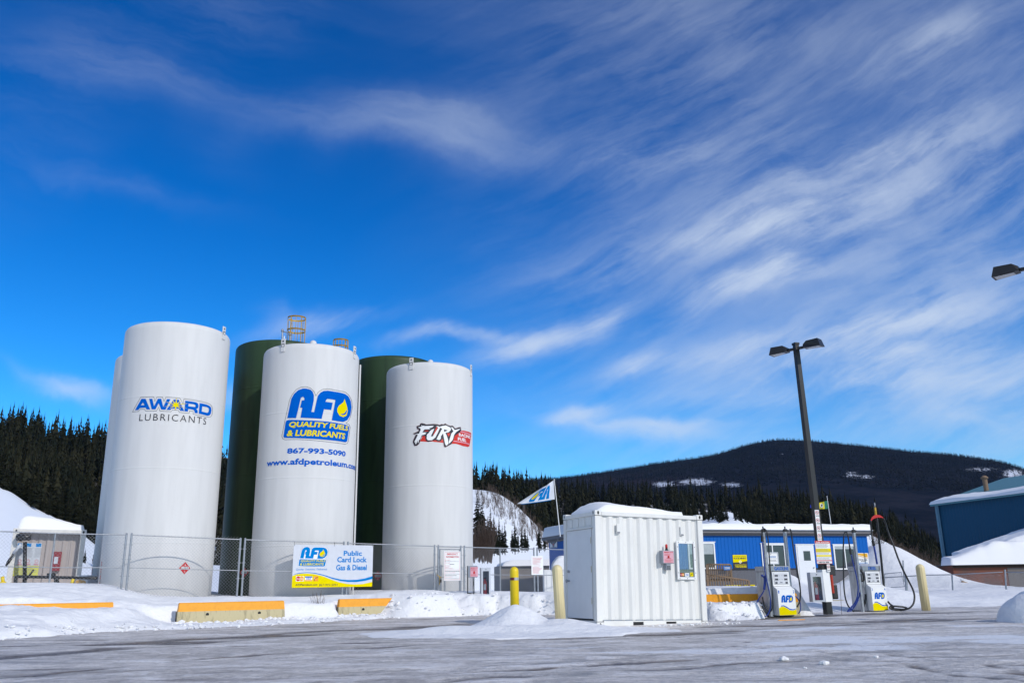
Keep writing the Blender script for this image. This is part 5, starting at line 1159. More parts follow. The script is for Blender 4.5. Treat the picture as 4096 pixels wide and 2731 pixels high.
# ---------------------------------------------------------------- fuel pumps
def hose(mb, pts, conv, Y, r, mi, O, dy=0.0):
    P = []
    for i, p in enumerate(pts):
        x, y = conv(p); q_ = at(x, y, Y + dy * math.sin(i * .9)); P.append(q_ - Vector(O))
    mb.tube(P, r, 8, mi, sub=5)
def pump(label, ppx, word, nl, nr):
    g = ground(*ppx); rz = KZ
    o = thing('fuel_pump', label, 'fuel pump', (g.x, g.y, 0), rz)
    W_, D_, Hh = .70, .58, 1.33
    mb = MB(); mb.box(0, W_, 0, D_, 0.02, 1.185, 0, ch=.01); mb.box(-.015, W_ + .015, -.02, D_ + .01, 1.187, Hh, 0, ch=.012); mb.box(-.005, W_ + .005, -.005, D_ + .005, -.02, .03, 1)
    mb.box(-.006, -.001, .10, D_ - .06, .16, .74, 0, ch=.002); mb.box(-.030, -.008, .02, .05, .7, 1.1, 0); mb.build('cabinet', [m_steel, m_black], o)
    mb = MB(); mb.box(.05, W_ - .06, -.045, -.001, .79, 1.165, 0, ch=.01); mb.build('display_frame', m_white, o)
    mb = MB(); prect(mb, .10, W_ - .11, .85, 1.135, -.047, 0); mb.box(.092, W_ - .102, -.049, -.046, .842, .849, 2); mb.box(.092, .099, -.049, -.046, .849, 1.142, 2)
    for k, z in enumerate((1.07, .97, .88)):
        for s_, a in ((0, .125), (1, .42)):
            ww = .12 if k < 2 else .085; aa = a if s_ == 0 else .60 - ww - .03
            prect(mb, aa, aa + ww, z - .028, z + .028, -.050, 1); prect(mb, aa + .012, aa + ww - .012, z - .014, z + .014, -.053, 2)
        prect(mb, .27, .31, z - .004, z + .004, -.050, 1); prect(mb, .36, .40, z - .004, z + .004, -.050, 1)
    prect(mb, .30, .38, .875, .90, -.050, 1); mb.build('display', [mat('display face', (.62, .63, .66), .3), m_greyink, m_ink], o)
    mb = MB(); ptext(mb, word, .16 if len(word) > 6 else .22, W_ - .04 if len(word) > 6 else W_ - .16, 1.215, 1.305, -.0235, 0, .02); mb.build('lettering', m_blue, o)
    mb = MB(); x0, x1, yf, zt0, zt1 = .045, W_ - .055, -.20, .70, .785
    vs = [(x0, yf, .03), (x1, yf, .03), (x1, -.001, .03), (x0, -.001, .03), (x0, yf, zt0), (x1, yf, zt0), (x1, -.06, zt1), (x0, -.06, zt1), (x1, -.001, zt1), (x0, -.001, zt1)]
    mb.add(vs, [(0, 1, 5, 4), (4, 5, 6, 7), (7, 6, 8, 9), (1, 2, 8, 6, 5), (3, 0, 4, 7, 9), (3, 2, 1, 0)], 0); dd = mb.build('lower_door', m_white, o)
    mb = MB(); wv = [(0, .175), (.12, .215), (.28, .215), (.45, .17), (.62, .115), (.8, .105), (1, .135)]; wx_ = lambda u: x0 + .003 + u * (x1 - x0 - .006)
    ppoly(mb, [(wx_(0), .033), (wx_(1), .033)] + [(wx_(u), z + .04) for u, z in wv[::-1]], yf - .002, 1)
    bt = [(wx_(u), z + .062 + .018 * math.sin(u * 3.1)) for u, z in wv]; bb = [(wx_(u), z + .048) for u, z in wv[::-1]]; ppoly(mb, bt[1:] + bb[:-1], yf - .003, 0)
    flat_logo(mb, x0 + .10, x1 - .08, .36, .555, yf - .002, 0, 1, False)
    ptext(mb, nl, x0 + .025, x0 + .06, .60, .68, yf - .003, 0, .02); ptext(mb, nr, x1 - .065, x1 - .025, .60, .68, yf - .003, 0, .02); mb.build('printing', [m_blue, m_yel], dd)
    mb = MB(); mb.box(-.02, -.0155, .03, .22, 1.2, 1.31, 0); plines(mb, 0, .1, 0, .1, 1, 0, 0) if False else None; mb.build('data_plate', m_ltgrey, o)
    return o, g
cg = zc(3.485, 2750, 2050); cd = zc(2.851, 3350, 1950)
PA, ga = pump('white gasoline pump numbered 1 and 2 with a yellow wave', (3094, 2464), 'GASOLINE', '1', '2')
PB, gb = pump('white diesel pump numbered 3 and 4 with a yellow wave', (3470, 2445), 'DIESEL', '3', '4')
def in_pump(P, name, mb_world, mats): return mb_world.build(name, mats, P)
def w2l(P):      # hoses are laid out in the place and then handed to their pump
    M = P.rotation_euler.to_matrix().to_4x4(); M.translation = P.location; return M.inverted()
def hose_part(P, name, lst, r, m, Y, conv, dy=.03):
    mb = MB(); Mi = w2l(P)
    for pts in lst:
        Pw = [Mi @ at(*conv(p), Y + dy * math.sin(i * 1.1)) for i, p in enumerate(pts)]; mb.tube(Pw, r, 8, 0, sub=5)
    return mb.build(name, m, P)
def mast(P, x, y, h_, w_=.075):
    mb = MB(); mb.box(x - w_ / 2, x + w_ / 2, y - w_ / 2, y + w_ / 2, 0, h_, 0, ch=.006); mb.box(x - w_ / 2 - .006, x + w_ / 2 + .006, y - w_ / 2 - .006, y + w_ / 2 + .006, h_ * .56, h_ * .57, 0); return mb.build('hose_mast', m_galv, P)
def retractor(P, x, y, z, s=1):
    mb = MB(); mb.box(x - .05, x + .06, y - .04, y + .04, z, z + .09, 0, ch=.015); mb.cyl((x, y, z + .09), (x, y, z + .16), .02, n=8); mb.cyl((x - .09 * s, y, z + .03), (x + .12 * s, y, z + .05), .018, n=8); return mb.build('hose_retractor', m_black, P)
mast(PA, -.12, -.04, 2.24); mast(PA, .78, .12, 2.27); retractor(PA, -.12, -.04, 2.24); retractor(PA, .80, .12, 2.26)
Ya = ga.y - .12
hose_part(PA, 'black_hose', [[(1035, 330), (1040, 260), (1055, 222), (1085, 232), (1108, 275), (1125, 400), (1140, 620), (1158, 850), (1178, 1050), (1190, 1220), (1180, 1340), (1130, 1392), (1085, 1380), (1040, 1310), (1020, 1240)],
                             [(1045, 1170), (1058, 1240), (1090, 1320), (1130, 1372), (1150, 1380)]], .018, m_black, Ya, cg)
hose_part(PA, 'breakaway', [[(1037, 325), (1038, 380), (1042, 400)]], .035, m_black, Ya - .02, cg, 0)
hose_part(PA, 'blue_hose', [[(1042, 400), (1055, 560), (1072, 740), (1085, 850), (1110, 960), (1140, 1100), (1156, 1220), (1150, 1340), (1110, 1425), (1050, 1452), (990, 1425), (958, 1350), (965, 1260), (1005, 1180), (1045, 1120), (1068, 1075)]], .016, m_hoseb, Ya - .06, cg)
hose_part(PA, 'nozzle', [[(1068, 1070), (1075, 1010), (1080, 960), (1078, 880)], [(1078, 900), (1050, 875), (1030, 880)]], .034, m_hoseb, Ya - .02, cg, 0)
hose_part(PA, 'black_hose', [[(1428, 225), (1445, 270), (1462, 400), (1485, 560), (1512, 720), (1545, 880), (1568, 1030), (1575, 1140), (1562, 1240), (1525, 1312)]], .020, m_black, ga.y + .25, cg)
hose_part(PA, 'blue_hose', [[(1508, 1160), (1540, 1200), (1566, 1240), (1577, 1310), (1568, 1370), (1545, 1402)]], .016, m_hoseb, ga.y + .3, cg)
Yb = gb.y - .1
mast(PB, -.20, -.02, 2.32); retractor(PB, -.20, -.02, 2.32)
hose_part(PB, 'black_hose', [[(72, 560), (78, 520), (90, 505), (108, 512), (120, 560), (130, 620), (142, 690)], [(72, 560), (66, 700), (68, 900), (72, 1100), (85, 1230), (110, 1320), (145, 1375), (185, 1410)]], .021, m_black, Yb, cd)
hose_part(PB, 'breakaway', [[(143, 690), (148, 740), (158, 760)]], .035, m_black, Yb - .02, cd, 0)
hose_part(PB, 'blue_hose', [[(158, 760), (178, 860), (205, 960), (225, 1060), (235, 1150), (220, 1260), (180, 1340), (140, 1380), (112, 1415)], [(255, 1190), (245, 1240), (215, 1300), (165, 1350), (125, 1395), (115, 1418), (150, 1400), (200, 1345), (240, 1270)]], .020, m_hoseb, Yb - .05, cd)
hose_part(PB, 'nozzle', [[(250, 930), (280, 960), (300, 1010), (290, 1060), (262, 1040), (255, 980)], [(320, 1210), (318, 1270), (305, 1320), (290, 1370)], [(258, 1110), (260, 1160), (256, 1200)]], .032, m_black, gb.y + .02, cd, 0)
# tall swivel mast with the red hose hanger
mb = MB(); Mi = w2l(PB); Ym = gb.y + .25
mb.tube([Mi @ at(*cd(p), Ym) for p in [(548, 1290), (525, 1090), (500, 830), (475, 600), (455, 400), (445, 340)]], .036, 10, 0, sub=2); mb.build('hose_mast', m_black, PB)
mb = MB(); mb.tube([Mi @ at(*cd(p), Ym) for p in [(447, 350), (436, 300), (428, 225)]], .032, 8, 0, sub=2); mb.tube([Mi @ at(*cd(p), Ym) for p in [(428, 225), (422, 170)]], .018, 8, 1, sub=1); mb.build('spring_arm', [m_cage, m_galv], PB)
mb = MB(); arc = [(378, 368), (392, 335), (420, 312), (455, 306), (490, 314), (518, 335), (530, 356)]; inn = [(525, 348), (500, 340), (460, 338), (425, 348), (398, 362), (385, 386)]
fr = [Mi @ at(*cd(p), Ym - .06) for p in arc + inn]; bk = [Mi @ at(*cd(p), Ym + .04) for p in arc + inn]; n_ = len(fr)
na = len(arc); ii = [n_ - 1 - round(k * (len(inn) - 1) / (na - 1)) for k in range(na)]
for s_, L_ in ((0, fr), (1, bk)):
    for k in range(na - 1):
        ring = [L_[k], L_[k + 1], L_[ii[k + 1]], L_[ii[k]]]; 
        if (ring[2] - ring[3]).length < 1e-6: ring.pop()
        mb.add(ring if s_ == 0 else ring[::-1], [tuple(range(len(ring)))], 0)
mb.add(fr + bk, [(k, (k + 1) % n_, n_ + (k + 1) % n_, n_ + k) for k in range(n_)], 0); mb.build('hose_hanger', m_red, PB)
hose_part(PB, 'black_hose', [[(378, 375), (382, 440), (390, 520), (402, 600)], [(525, 350), (555, 430), (590, 540), (640, 660), (690, 800), (750, 940), (810, 1060), (860, 1160), (878, 1240), (865, 1320), (820, 1370), (760, 1385), (690, 1382), (630, 1375), (600, 1360), (620, 1348), (700, 1352), (770, 1362), (795, 1378), (740, 1392), (670, 1392), (610, 1378), (596, 1362), (640, 1355), (600, 1325), (575, 1295)]], .027, m_black, gb.y - .05, cd, .06)
hose_part(PB, 'breakaway', [[(402, 600), (408, 630), (415, 660)]], .045, m_black, gb.y - .05, cd, 0)
hose_part(PB, 'blue_hose', [[(415, 660), (430, 740), (445, 830), (452, 870)]], .028, m_hoseb, gb.y - .05, cd, 0)
for P_, px0, lab in ((PA, 0, 'yellow_guard'), (PB, 1, 'yellow_guard')):
    mb = MB(); mb.box(.72, .86, .28, .34, .42, .82, 0, ch=.01); mb.build(lab, m_yel, P_)
# header signs above the pumps
o, w_, h_ = plate('pump_topper_sign', 'framed white notice standing on top of the gasoline pump', 'sign', (3077, 3121, 2207, 2255), (ga.x, ga.y, 0), KZ, y=.08)
mb = MB()
for (a, b_, c, d_) in ((0, w_, h_ - .02, h_), (0, w_, 0, .02), (0, .02, .02, h_ - .02), (w_ - .02, w_, .02, h_ - .02)): mb.box(a, b_, -.012, -.001, c, d_, 0)
mb.build('frame', m_ltgrey, o); mb = MB(); ptext(mb, 'GASOLINE', .04, w_ * .78, h_ * .56, h_ * .68, -.003, 0, .02); plines(mb, .05, w_ * .9, h_ * .42, h_ * .52, 1, -.003, 2, .2, 0); plines(mb, .05, w_ * .85, h_ * .22, h_ * .38, 2, -.003, 1, .3, .1); mb.tube([(.05, -.004, h_ * .86), (w_ * .25, -.004, h_ * .78), (w_ * .4, -.004, h_ * .9)], .004, 4, 1); mb.build('printing', [m_cyan, m_ink, m_greyink], o)
o, w_, h_ = plate('pump_topper_sign', 'notice with an orange wave reading WINTER DIESEL on top of the diesel pump', 'sign', (3438, 3484, 2210, 2253), (gb.x, gb.y, 0), KZ, y=.10)
mb = MB(); fx = lambda u: u * w_; fz = lambda v: v * h_
ppoly(mb, [(fx(0.06), fz(.95)), (fx(.94), fz(.95)), (fx(.94), fz(.60)), (fx(.75), fz(.60)), (fx(.5), fz(.72)), (fx(.25), fz(.80)), (fx(.06), fz(.78))], -.003, 0); ppoly(mb, [(fx(.06), fz(.74)), (fx(.25), fz(.75)), (fx(.5), fz(.66)), (fx(.75), fz(.54)), (fx(.94), fz(.54)), (fx(.94), fz(.50)), (fx(.72), fz(.50)), (fx(.5), fz(.60)), (fx(.25), fz(.70)), (fx(.06), fz(.69))], -.003, 0)
ptext(mb, 'WINTER DIESEL', fx(.12), fx(.88), fz(.32), fz(.42), -.003, 1, .03); ptext(mb, '-45 POUR', fx(.3), fx(.72), fz(.18), fz(.28), -.003, 1, .03); prect(mb, fx(.1), fx(.9), fz(.05), fz(.10), -.003, 2); mb.build('printing', [mat('sign orange', (.80, .40, .004), .5), m_ink, m_cyan], o)

# ---------------------------------------------------------------- lamp posts
lb = ground(3313, 2456); LY = lb.y
def lamp_post(label, base, ztop, lean=(0, 0), arm=R(-42)):
    o = thing('lamp_post', label, 'lamp post', base, 0, rx=lean[0], ry=lean[1])
    h_ = ztop - base[2]; mb = MB(); w0, w1 = .092, .066
    rot = Matrix.Rotation(R(20), 4, 'Z')
    mb.add([(s_ * w0, t_ * w0, 0) for s_, t_ in ((-1, -1), (1, -1), (1, 1), (-1, 1))] + [(s_ * w1, t_ * w1, h_) for s_, t_ in ((-1, -1), (1, -1), (1, 1), (-1, 1))], [(0, 1, 5, 4), (1, 2, 6, 5), (2, 3, 7, 6), (3, 0, 4, 7), (4, 5, 6, 7)], 0, rot)
    mb.box(-.085, .085, -.085, .085, h_, h_ + .07, 0, rot, ch=.008); mb.build('pole', m_pole, o)
    A_r = Matrix.Translation((0, 0, h_ - .12)) @ Matrix.Rotation(arm, 4, 'Z')
    mb = MB(); mb.box(-.34, .34, -.035, .035, -.035, .045, 0, A_r, ch=.006); mb.build('arm', m_pole, o)
    for s_ in (-1, 1):
        H_ = A_r @ Matrix.Rotation(0 if s_ > 0 else math.pi, 4, 'Z'); mb = MB()
        x0, x1, hw = .26, .82, .18
        vs = [(x0, -hw * .75, -.04), (x1, -hw, -.07), (x1, hw, -.07), (x0, hw * .75, -.04), (x0, -hw * .5, .08), (x0 + .12, -hw * .70, .16), (x1 - .07, -hw * .86, .165), (x1 - .07, hw * .86, .165), (x0 + .12, hw * .70, .16), (x0, hw * .5, .08)]
        mb.add(vs, [(0, 1, 6, 5, 4), (1, 2, 7, 6), (2, 3, 9, 8, 7), (3, 0, 4, 9), (4, 5, 8, 9), (5, 6, 7, 8), (0, 3, 2, 1)], 0, H_); hd = mb.build('lamp_head', m_pole, o)
        mb = MB(); mb.add([(x0 + .10, -hw * .62, -.058), (x1 - .05, -hw * .78, -.074), (x1 - .05, hw * .78, -.074), (x0 + .10, hw * .62, -.058)], [(3, 2, 1, 0)], 0, H_); mb.build('lens', m_lens, hd)
    return o, h_
m_lens = mat('lamp lens', (.42, .44, .45), .15, spec=.6)
lzt = zat(3182, 1380, LY)
lpo, lh = lamp_post('tall dark two-headed lamp post between the gasoline and diesel pumps', (lb.x, lb.y, 0), lzt, lean=(0, R(-.75)))
mb = MB(); mb.box(-.118, .118, -.118, .118, .34, 1.22, 0, Matrix.Rotation(R(20), 4, 'Z')); mb.build('white_sleeve', m_white, lpo)
Y2 = 20.6; l2z = lzt; l2x = at(4122, 1075, Y2)
# the second post stands just outside the frame; its inner head reaches into it
for _ in range(12): l2x = at(4120, 1050, Y2); Y2 *= (lzt - CAMZ) / (l2x.z - CAMZ)
l2x = at(4125, 1050, Y2)
lamp_post('second dark lamp post at the right edge, only one lamp head in the photo', (l2x.x, Y2, 0), lzt)
# signs on the lamp post
o, w_, h_ = plate('warning_sign', 'narrow white strip of four red no-smoking style symbols on the lamp post', 'sign', (3254, 3270, 2040, 2162), (lb.x, lb.y, 0), KZ * .6, y=-.14)
mb = MB()
for k in range(4):
    zc_ = h_ * (1 - (k + .36) / 4); r_ = w_ * .42; pring(mb, w_ / 2, zc_, r_, w_ * .09, -.003, 0); mb.add([(w_ / 2 - r_ * .7, -.004, zc_ + r_ * .6), (w_ / 2 - r_ * .6, -.004, zc_ + r_ * .7), (w_ / 2 + r_ * .7, -.004, zc_ - r_ * .6), (w_ / 2 + r_ * .6, -.004, zc_ - r_ * .7)], [(0, 1, 3, 2)] and [(0, 2, 3, 1)], 0); pdisc(mb, w_ / 2, zc_, r_ * .35, -.0025, 1); plines(mb, w_ * .15, w_ * .95, zc_ - w_ * .85, zc_ - w_ * .55, 2, -.003, 1, .5, 0)
mb.build('symbols', [m_red, m_ink], o)
o, w_, h_ = plate('fuel_station_sign', 'white, red and yellow FUEL STATION instruction sign on the lamp post', 'sign', (3248, 3309, 2163, 2254), (lb.x, lb.y, 0), KZ * .8, y=-.17)
mb = MB(); prect(mb, .01, w_ - .01, h_ * .89, h_ * .985, -.003, 0); ptext(mb, 'FUEL STATION', w_ * .07, w_ * .93, h_ * .915, h_ * .965, -.006, 3, .03); prect(mb, .01, w_ - .01, h_ * .50, h_ * .66, -.003, 1); prect(mb, .01, w_ - .01, h_ * .31, h_ * .38, -.003, 1); prect(mb, .01, w_ - .01, h_ * .115, h_ * .15, -.003, 0); ptext(mb, '1-800-826-3835', w_ * .08, w_ * .80, h_ * .03, h_ * .09, -.003, 2, .03)
for a, b_, n_ in ((.70, .87, 4), (.52, .64, 3), (.40, .49, 2), (.17, .29, 3)): plines(mb, w_ * .06, w_ * .92, h_ * a, h_ * b_, n_, -.005, 4, .3, .2)
for (a, b_, c, d_) in ((0, w_, 0, .008), (0, w_, h_ - .008, h_), (0, .008, 0, h_), (w_ - .008, w_, 0, h_)): prect(mb, a, b_, c, d_, -.004, 0)
mb.build('printing', [m_red, m_yel, m_ink, m_white, m_greyink], o)
o, w_, h_ = plate('warning_sticker', 'small white sticker with a red circle below the FUEL STATION sign', 'sticker', (3296, 3308, 2256, 2286), (lb.x, lb.y, 0), KZ * .6, y=-.15)
mb = MB(); pring(mb, w_ / 2, h_ * .66, w_ * .42, w_ * .1, -.003, 0); prect(mb, w_ * .3, w_ * .7, h_ * .6, h_ * .7, -.002, 1); prect(mb, w_ * .15, w_ * .85, h_ * .14, h_ * .22, -.003, 1); mb.build('symbols', [m_red, m_ink], o)
c_ = at(3247, 2400, LY - .15); cz0, cz1 = zat(3270, 2405, LY), zat(3270, 2288, LY)
cabinet('grey fire extinguisher cabinet fixed to the foot of the lamp post', (c_.x, LY - .22, cz0), R(4), .36, .22, cz1 - cz0, m_ltgrey)
mb = MB(); g = ground(3246, 2451); mb.cyl((0, 0, 0), (.06, 0, .95), .006, n=5); tag(mb.build('marker_rod', m_twig, loc=(at(3366, 2450, 25.6).x, 25.6, 0)), 'thin brown rod stuck in the snow left of the diesel pump', 'rod')
mb = MB(); mb.box(0, .75, 0, .04, .0, .016, 0, Matrix.Rotation(R(18), 4, 'Z')); g = ground(3115, 2481); tag(mb.build('kerb_edge', m_orange, loc=(g.x, g.y, .0)), 'orange painted island edge showing through ice below the gasoline pump', 'kerb')

# black air hose pedestal behind the lamp post
Yh = 31.5; ch_ = cg; pz = lambda p: at(*ch_(p), Yh)
bse = pz((2040, 1200)); o = thing('block_heater_post', 'black covered pedestal with a coiled red cord behind the lamp post', 'pedestal', (bse.x, Yh, bse.z - .1), R(10))
s_ = Yh / 3607 / 3.485; hh_ = lambda y: (1225 - y) * Yh / 3746 / 3.485
mb = MB(); mb.box(-95 * s_ * 1.0, 40 * s_, -.15, .2, hh_(860), hh_(720), 0, ch=.03); mb.add([(-90 * s_, -.15, hh_(720)), (40 * s_, -.15, hh_(720)), (25 * s_, 0.1, hh_(680)), (-80 * s_, .1, hh_(680)), (-90 * s_, .2, hh_(720)), (40 * s_, .2, hh_(720))], [(0, 1, 2, 3), (3, 2, 5, 4), (0, 3, 4), (1, 5, 2)], 0); mb.build('hood', m_black, o)
mb = MB(); mb.box(-30 * s_, 55 * s_, -.1, .12, hh_(1185), hh_(980), 0, ch=.04); mb.box(-50 * s_, -25 * s_, -.05, .05, 0, hh_(860), 0); mb.build('pedestal', m_black, o)
mb = MB(); mb.tube([(-52 * s_ + .055 * math.cos(k * 1.1), -.2 + .055 * math.sin(k * 1.1), hh_(1100) + k * (hh_(850) - hh_(1100)) / 110) for k in range(110)], .014, 5, 0, sub=1); mb.build('coiled_cord', mat('red cord', (.50, .035, .01), .5), o)
mb = MB(); mb.box(-.35, .75, -.35, .3, -.05, .06, 0, ch=.02); mb.build('base_pad', m_conc, o)

# ---------------------------------------------------------------- blue office building
BO = Vector((4.04, 41.82, 0)); BZ = R(18.3)
bu = thing('office_building', 'long low blue office building with white windows and snow on its roof', 'building', BO, BZ)
bh_ = lambda px, py: plane_hit(px, py, BO, BZ)
BLn = bh_(3480, 2250)[0]; BD = 7.0; BZ2 = BZ - R(90); WT = 3.12; SK = 1.52
mb = MB(); mb.box(0, BLn, 0.0, BD, SK + .02, WT, 0); mb.build('wall', m_bluewall, bu)
mb = MB(); mb.box(.04, BLn - .04, .05, BD - .05, -.2, SK - .02, 0); mb.build('skirting', wallmat('skirting boards', (.12, .12, .135), .2), bu)
mb = MB(); mb.box(-.01, BLn + .01, -.01, BD, SK - .02, SK + .02, 0); mb.build('trim', m_ink, bu)
mb = MB(); ov = .32; mb.box(-ov, BLn + ov * .4, -ov, BD + ov, WT + .12, WT + .26, 0); mb.box(-ov, BLn + ov * .4, -ov - .04, -ov - .005, WT + .24, WT + .30, 1); mb.box(-.1, BLn + .1, -.1, BD, WT, WT + .12, 0); mb.box(-ov, BLn + ov * .4, -ov + .02, BD + ov, WT + .26, WT + .30, 0); mb.build('roof', [m_fascia, m_ltgrey], bu)
MBu = Matrix.Translation(BO) @ Matrix.Rotation(BZ, 4, 'Z')
roofsnow('roof_snow', 'long white snow cover on the blue office building roof', -ov - .05, BLn + .15, -ov - .14, BD + .2, lambda X, Y: .28 + .16 * np.exp(-((X - .02) / .08) ** 2) + .10 * sstep(Y, .1, .9), MBu @ Matrix.Translation((0, 0, WT + .295)), .14, 15)
def window(x0, x1, z0, z1, sash=None, blind=0.0, name='window'):
    mb = MB(); f = .07
    for (a, b_, c, d_) in ((x0, x1, z1 - f, z1), (x0, x1, z0, z0 + f), (x0, x0 + f, z0 + f, z1 - f), (x1 - f, x1, z0 + f, z1 - f)): mb.box(a, b_, -.05, -.002, c, d_, 0)
    mb.box(x0 - .04, x1 + .04, -.07, -.002, z1, z1 + .035, 0)
    if sash: mb.box(sash - .025, sash + .025, -.04, -.012, z0 + f, z1 - f, 0)
    o = mb.build(name, m_white, bu); mb = MB(); mb.box(x0 + f, x1 - f, -.010, -.004, z0 + f, z1 - f, 0)
    mb.build('pane', m_glassd, o)
    if blind: 
        mb = MB(); n_ = int((z1 - z0) * blind / .05)
        for k in range(n_): mb.box(x0 + f + .01, (sash or x1 - f) - .03 if sash and name == 'w' else x1 - f - .01, -.018, -.013, z1 - f - .05 * (k + 1) + .012, z1 - f - .05 * k, 0)
        mb.build('blind', m_blind, o)
def wpx(x0, x1, y0, y1):
    a, _ = bh_(x0, (y0 + y1) / 2); b_, _ = bh_(x1, (y0 + y1) / 2); _, t_ = bh_((x0 + x1) / 2, y0); _, s2 = bh_((x0 + x1) / 2, y1); return a, b_, s2, t_
a = wpx(2752, 2860, 2168, 2275); window(*a, sash=(a[0] + a[1]) / 2, blind=.42)
a = wpx(3046, 3141, 2174, 2277); window(*a, sash=a[0] + (a[1] - a[0]) * .47)
a = wpx(3335, 3421, 2178, 2277); window(*a, sash=a[0] + (a[1] - a[0]) * .52, blind=.13)
a = wpx(3193, 3256, 2182, 2352); mb = MB(); mb.box(a[0] - .06, a[1] + .06, -.05, -.001, a[2], a[3] + .06, 0); mb.box(a[0] - .1, a[1] + .1, -.09, -.001, a[3] + .061, a[3] + .09, 0); mb.build('door_frame', m_white, bu)
mb = MB(); mb.box(a[0], a[1], -.075, -.052, a[2] + .02, a[3], 0, ch=.004); dr = mb.build('door', m_door, bu)
b1 = wpx(3211, 3238, 2203, 2241); mb = MB(); mb.box(b1[0], b1[1], -.082, -.076, b1[2], b1[3], 0); mb.build('pane', m_glassd, dr); mb = MB(); mb.cyl((a[1] - .08, -.076, a[2] + 1.0), (a[1] - .08, -.14, a[2] + 1.0), .03, n=10); mb.build('handle', m_steel, dr)
_t, _z = plane_hit(2241, 2157, BO, BZ2); mb = MB(); mb.box(-.14, -.002, -_t - .09, -_t + .09, _z - .09, _z + .09, 0, ch=.02); mb.build('wall_light', m_greyink, bu)
# placer mining sign, eagle sign
o, w_, h_ = plate('placer_mining_sign', 'yellow and black PLACER MINING sign on the blue wall', 'sign', (2931.5, 2987.5, 2218, 2274), BO, BZ, y=-.03, m=m_yel)
mb = MB(); ppoly(mb, [(0.0, 0.0), (w_, 0.0), (w_, h_ * .56), (w_ * .75, h_ * .52), (w_ * .5, h_ * .46), (w_ * .25, h_ * .47), (0.0, h_ * .46)], -.003, 0)
ptext(mb, 'THIS BUSINESS SUPPORTS', w_ * .08, w_ * .92, h_ * .85, h_ * .90, -.003, 0, .02); ptext(mb, 'PLACER MINING', w_ * .06, w_ * .94, h_ * .69, h_ * .81, -.003, 0, .03); pdisc(mb, w_ / 2, h_ * .50, w_ * .085, -.006, 2); pdisc(mb, w_ / 2, h_ * .50, w_ * .055, -.008, 1)
ptext(mb, 'PLACER MINING SUPPORTS', w_ * .1, w_ * .92, h_ * .25, h_ * .32, -.006, 1, .02); ptext(mb, 'THIS BUSINESS', w_ * .12, w_ * .92, h_ * .10, h_ * .22, -.006, 1, .03); mb.build('printing', [m_ink, m_yel, m_white], o)
o, w_, h_ = plate('eagle_sign', 'white sign with a dark winged crest on the left end of the blue building', 'sign', (2202, 2230, 2157, 2190), BO, BZ2, y=-.03)
mb = MB(); wing = [(.50, .45), (.40, .62), (.25, .70), (.05, .88), (.08, .72), (.18, .58), (.28, .45), (.38, .38), (.42, .22), (.50, .14)]; ppoly(mb, [(x * w_, z * h_) for x, z in wing] + [((1 - x) * w_, z * h_) for x, z in wing[::-1][1:-1]], -.003, 0)
pdisc(mb, w_ * .5, h_ * .42, w_ * .16, -.005, 2); ppoly(mb, [(w_ * .40, h_ * .34), (w_ * .60, h_ * .34), (w_ * .5, h_ * .55)], -.008, 1); prect(mb, w_ * .08, w_ * .92, h_ * .04, h_ * .09, -.003, 0); mb.build('printing', [m_ink, m_red, m_greyink], o)
# wooden ramp rails and house number
def rail(label, x0p, x1p, Y, n, rz=R(6)):
    """x0p/x1p: (px, y_top, y_bottom)"""
    a = at(x0p[0], x0p[1], Y); b_ = at(x1p[0], x1p[1], Y); a2 = at(x0p[0], x0p[2], Y); b2 = at(x1p[0], x1p[2], Y)
    o = thing('wooden_railing', label, 'railing', (a2.x, Y, a2.z)); O = Vector((a2.x, Y, a2.z))
    mb = MB(); mb.tube([a - O, b_ - O], .05, 4, 0, sub=1); mb.build('handrail', m_wood, o); mb = MB(); mb.tube([a2 - O + Vector((0, 0, .08)), b2 - O + Vector((0, 0, .08))], .035, 4, 0, sub=1); mb.build('bottom_rail', m_wood, o)
    for k in range(n):
        t_ = k / (n - 1); p = a.lerp(b_, t_) - O; q_ = a2.lerp(b2, t_) - O; big_ = k in (0, n - 1)
        mb = MB(); w2 = .045 if big_ else .020; mb.box(p.x - w2, p.x + w2, -.02 - w2, .02 + w2 * .4, q_.z - (.3 if big_ else 0), p.z - .01, 0); mb.build('post' if big_ else 'baluster', m_wood, o)
rail('upper wooden landing railing in front of the blue building', (2826, 2256, 2310), (2921, 2257, 2312), 40.5, 13)
rail('wooden ramp railing sloping down to the right in front of the landing', (2828, 2297, 2358), (2994, 2321, 2352), 38.5, 17)
mb = MB(); a = at(2826, 2270, 39.6); b_ = at(2900, 2300, 39.6); mb.box(0, 2.2, 0, 1.6, -.12, 0, 0); tag(mb.build('wooden_landing', m_wood, loc=(a.x - .6, 40.6, zat(2850, 2313, 40.5))), 'weathered wooden landing behind the two ramp railings', 'landing')
o, w_, h_ = plate('house_number_sign', 'small blue plate with the number 32503 on the railing post', 'sign', (2894, 2921, 2263, 2279), (at(2900, 2270, 40.3).x, 40.3, 0), 0.05, y=-.05, m=mat('number plate blue', (.004, .13, .42), .5))
mb = MB(); ptext(mb, '32503', w_ * .1, w_ * .92, h_ * .25, h_ * .78, -.003, 0, .02); mb.build('number', m_white, o)
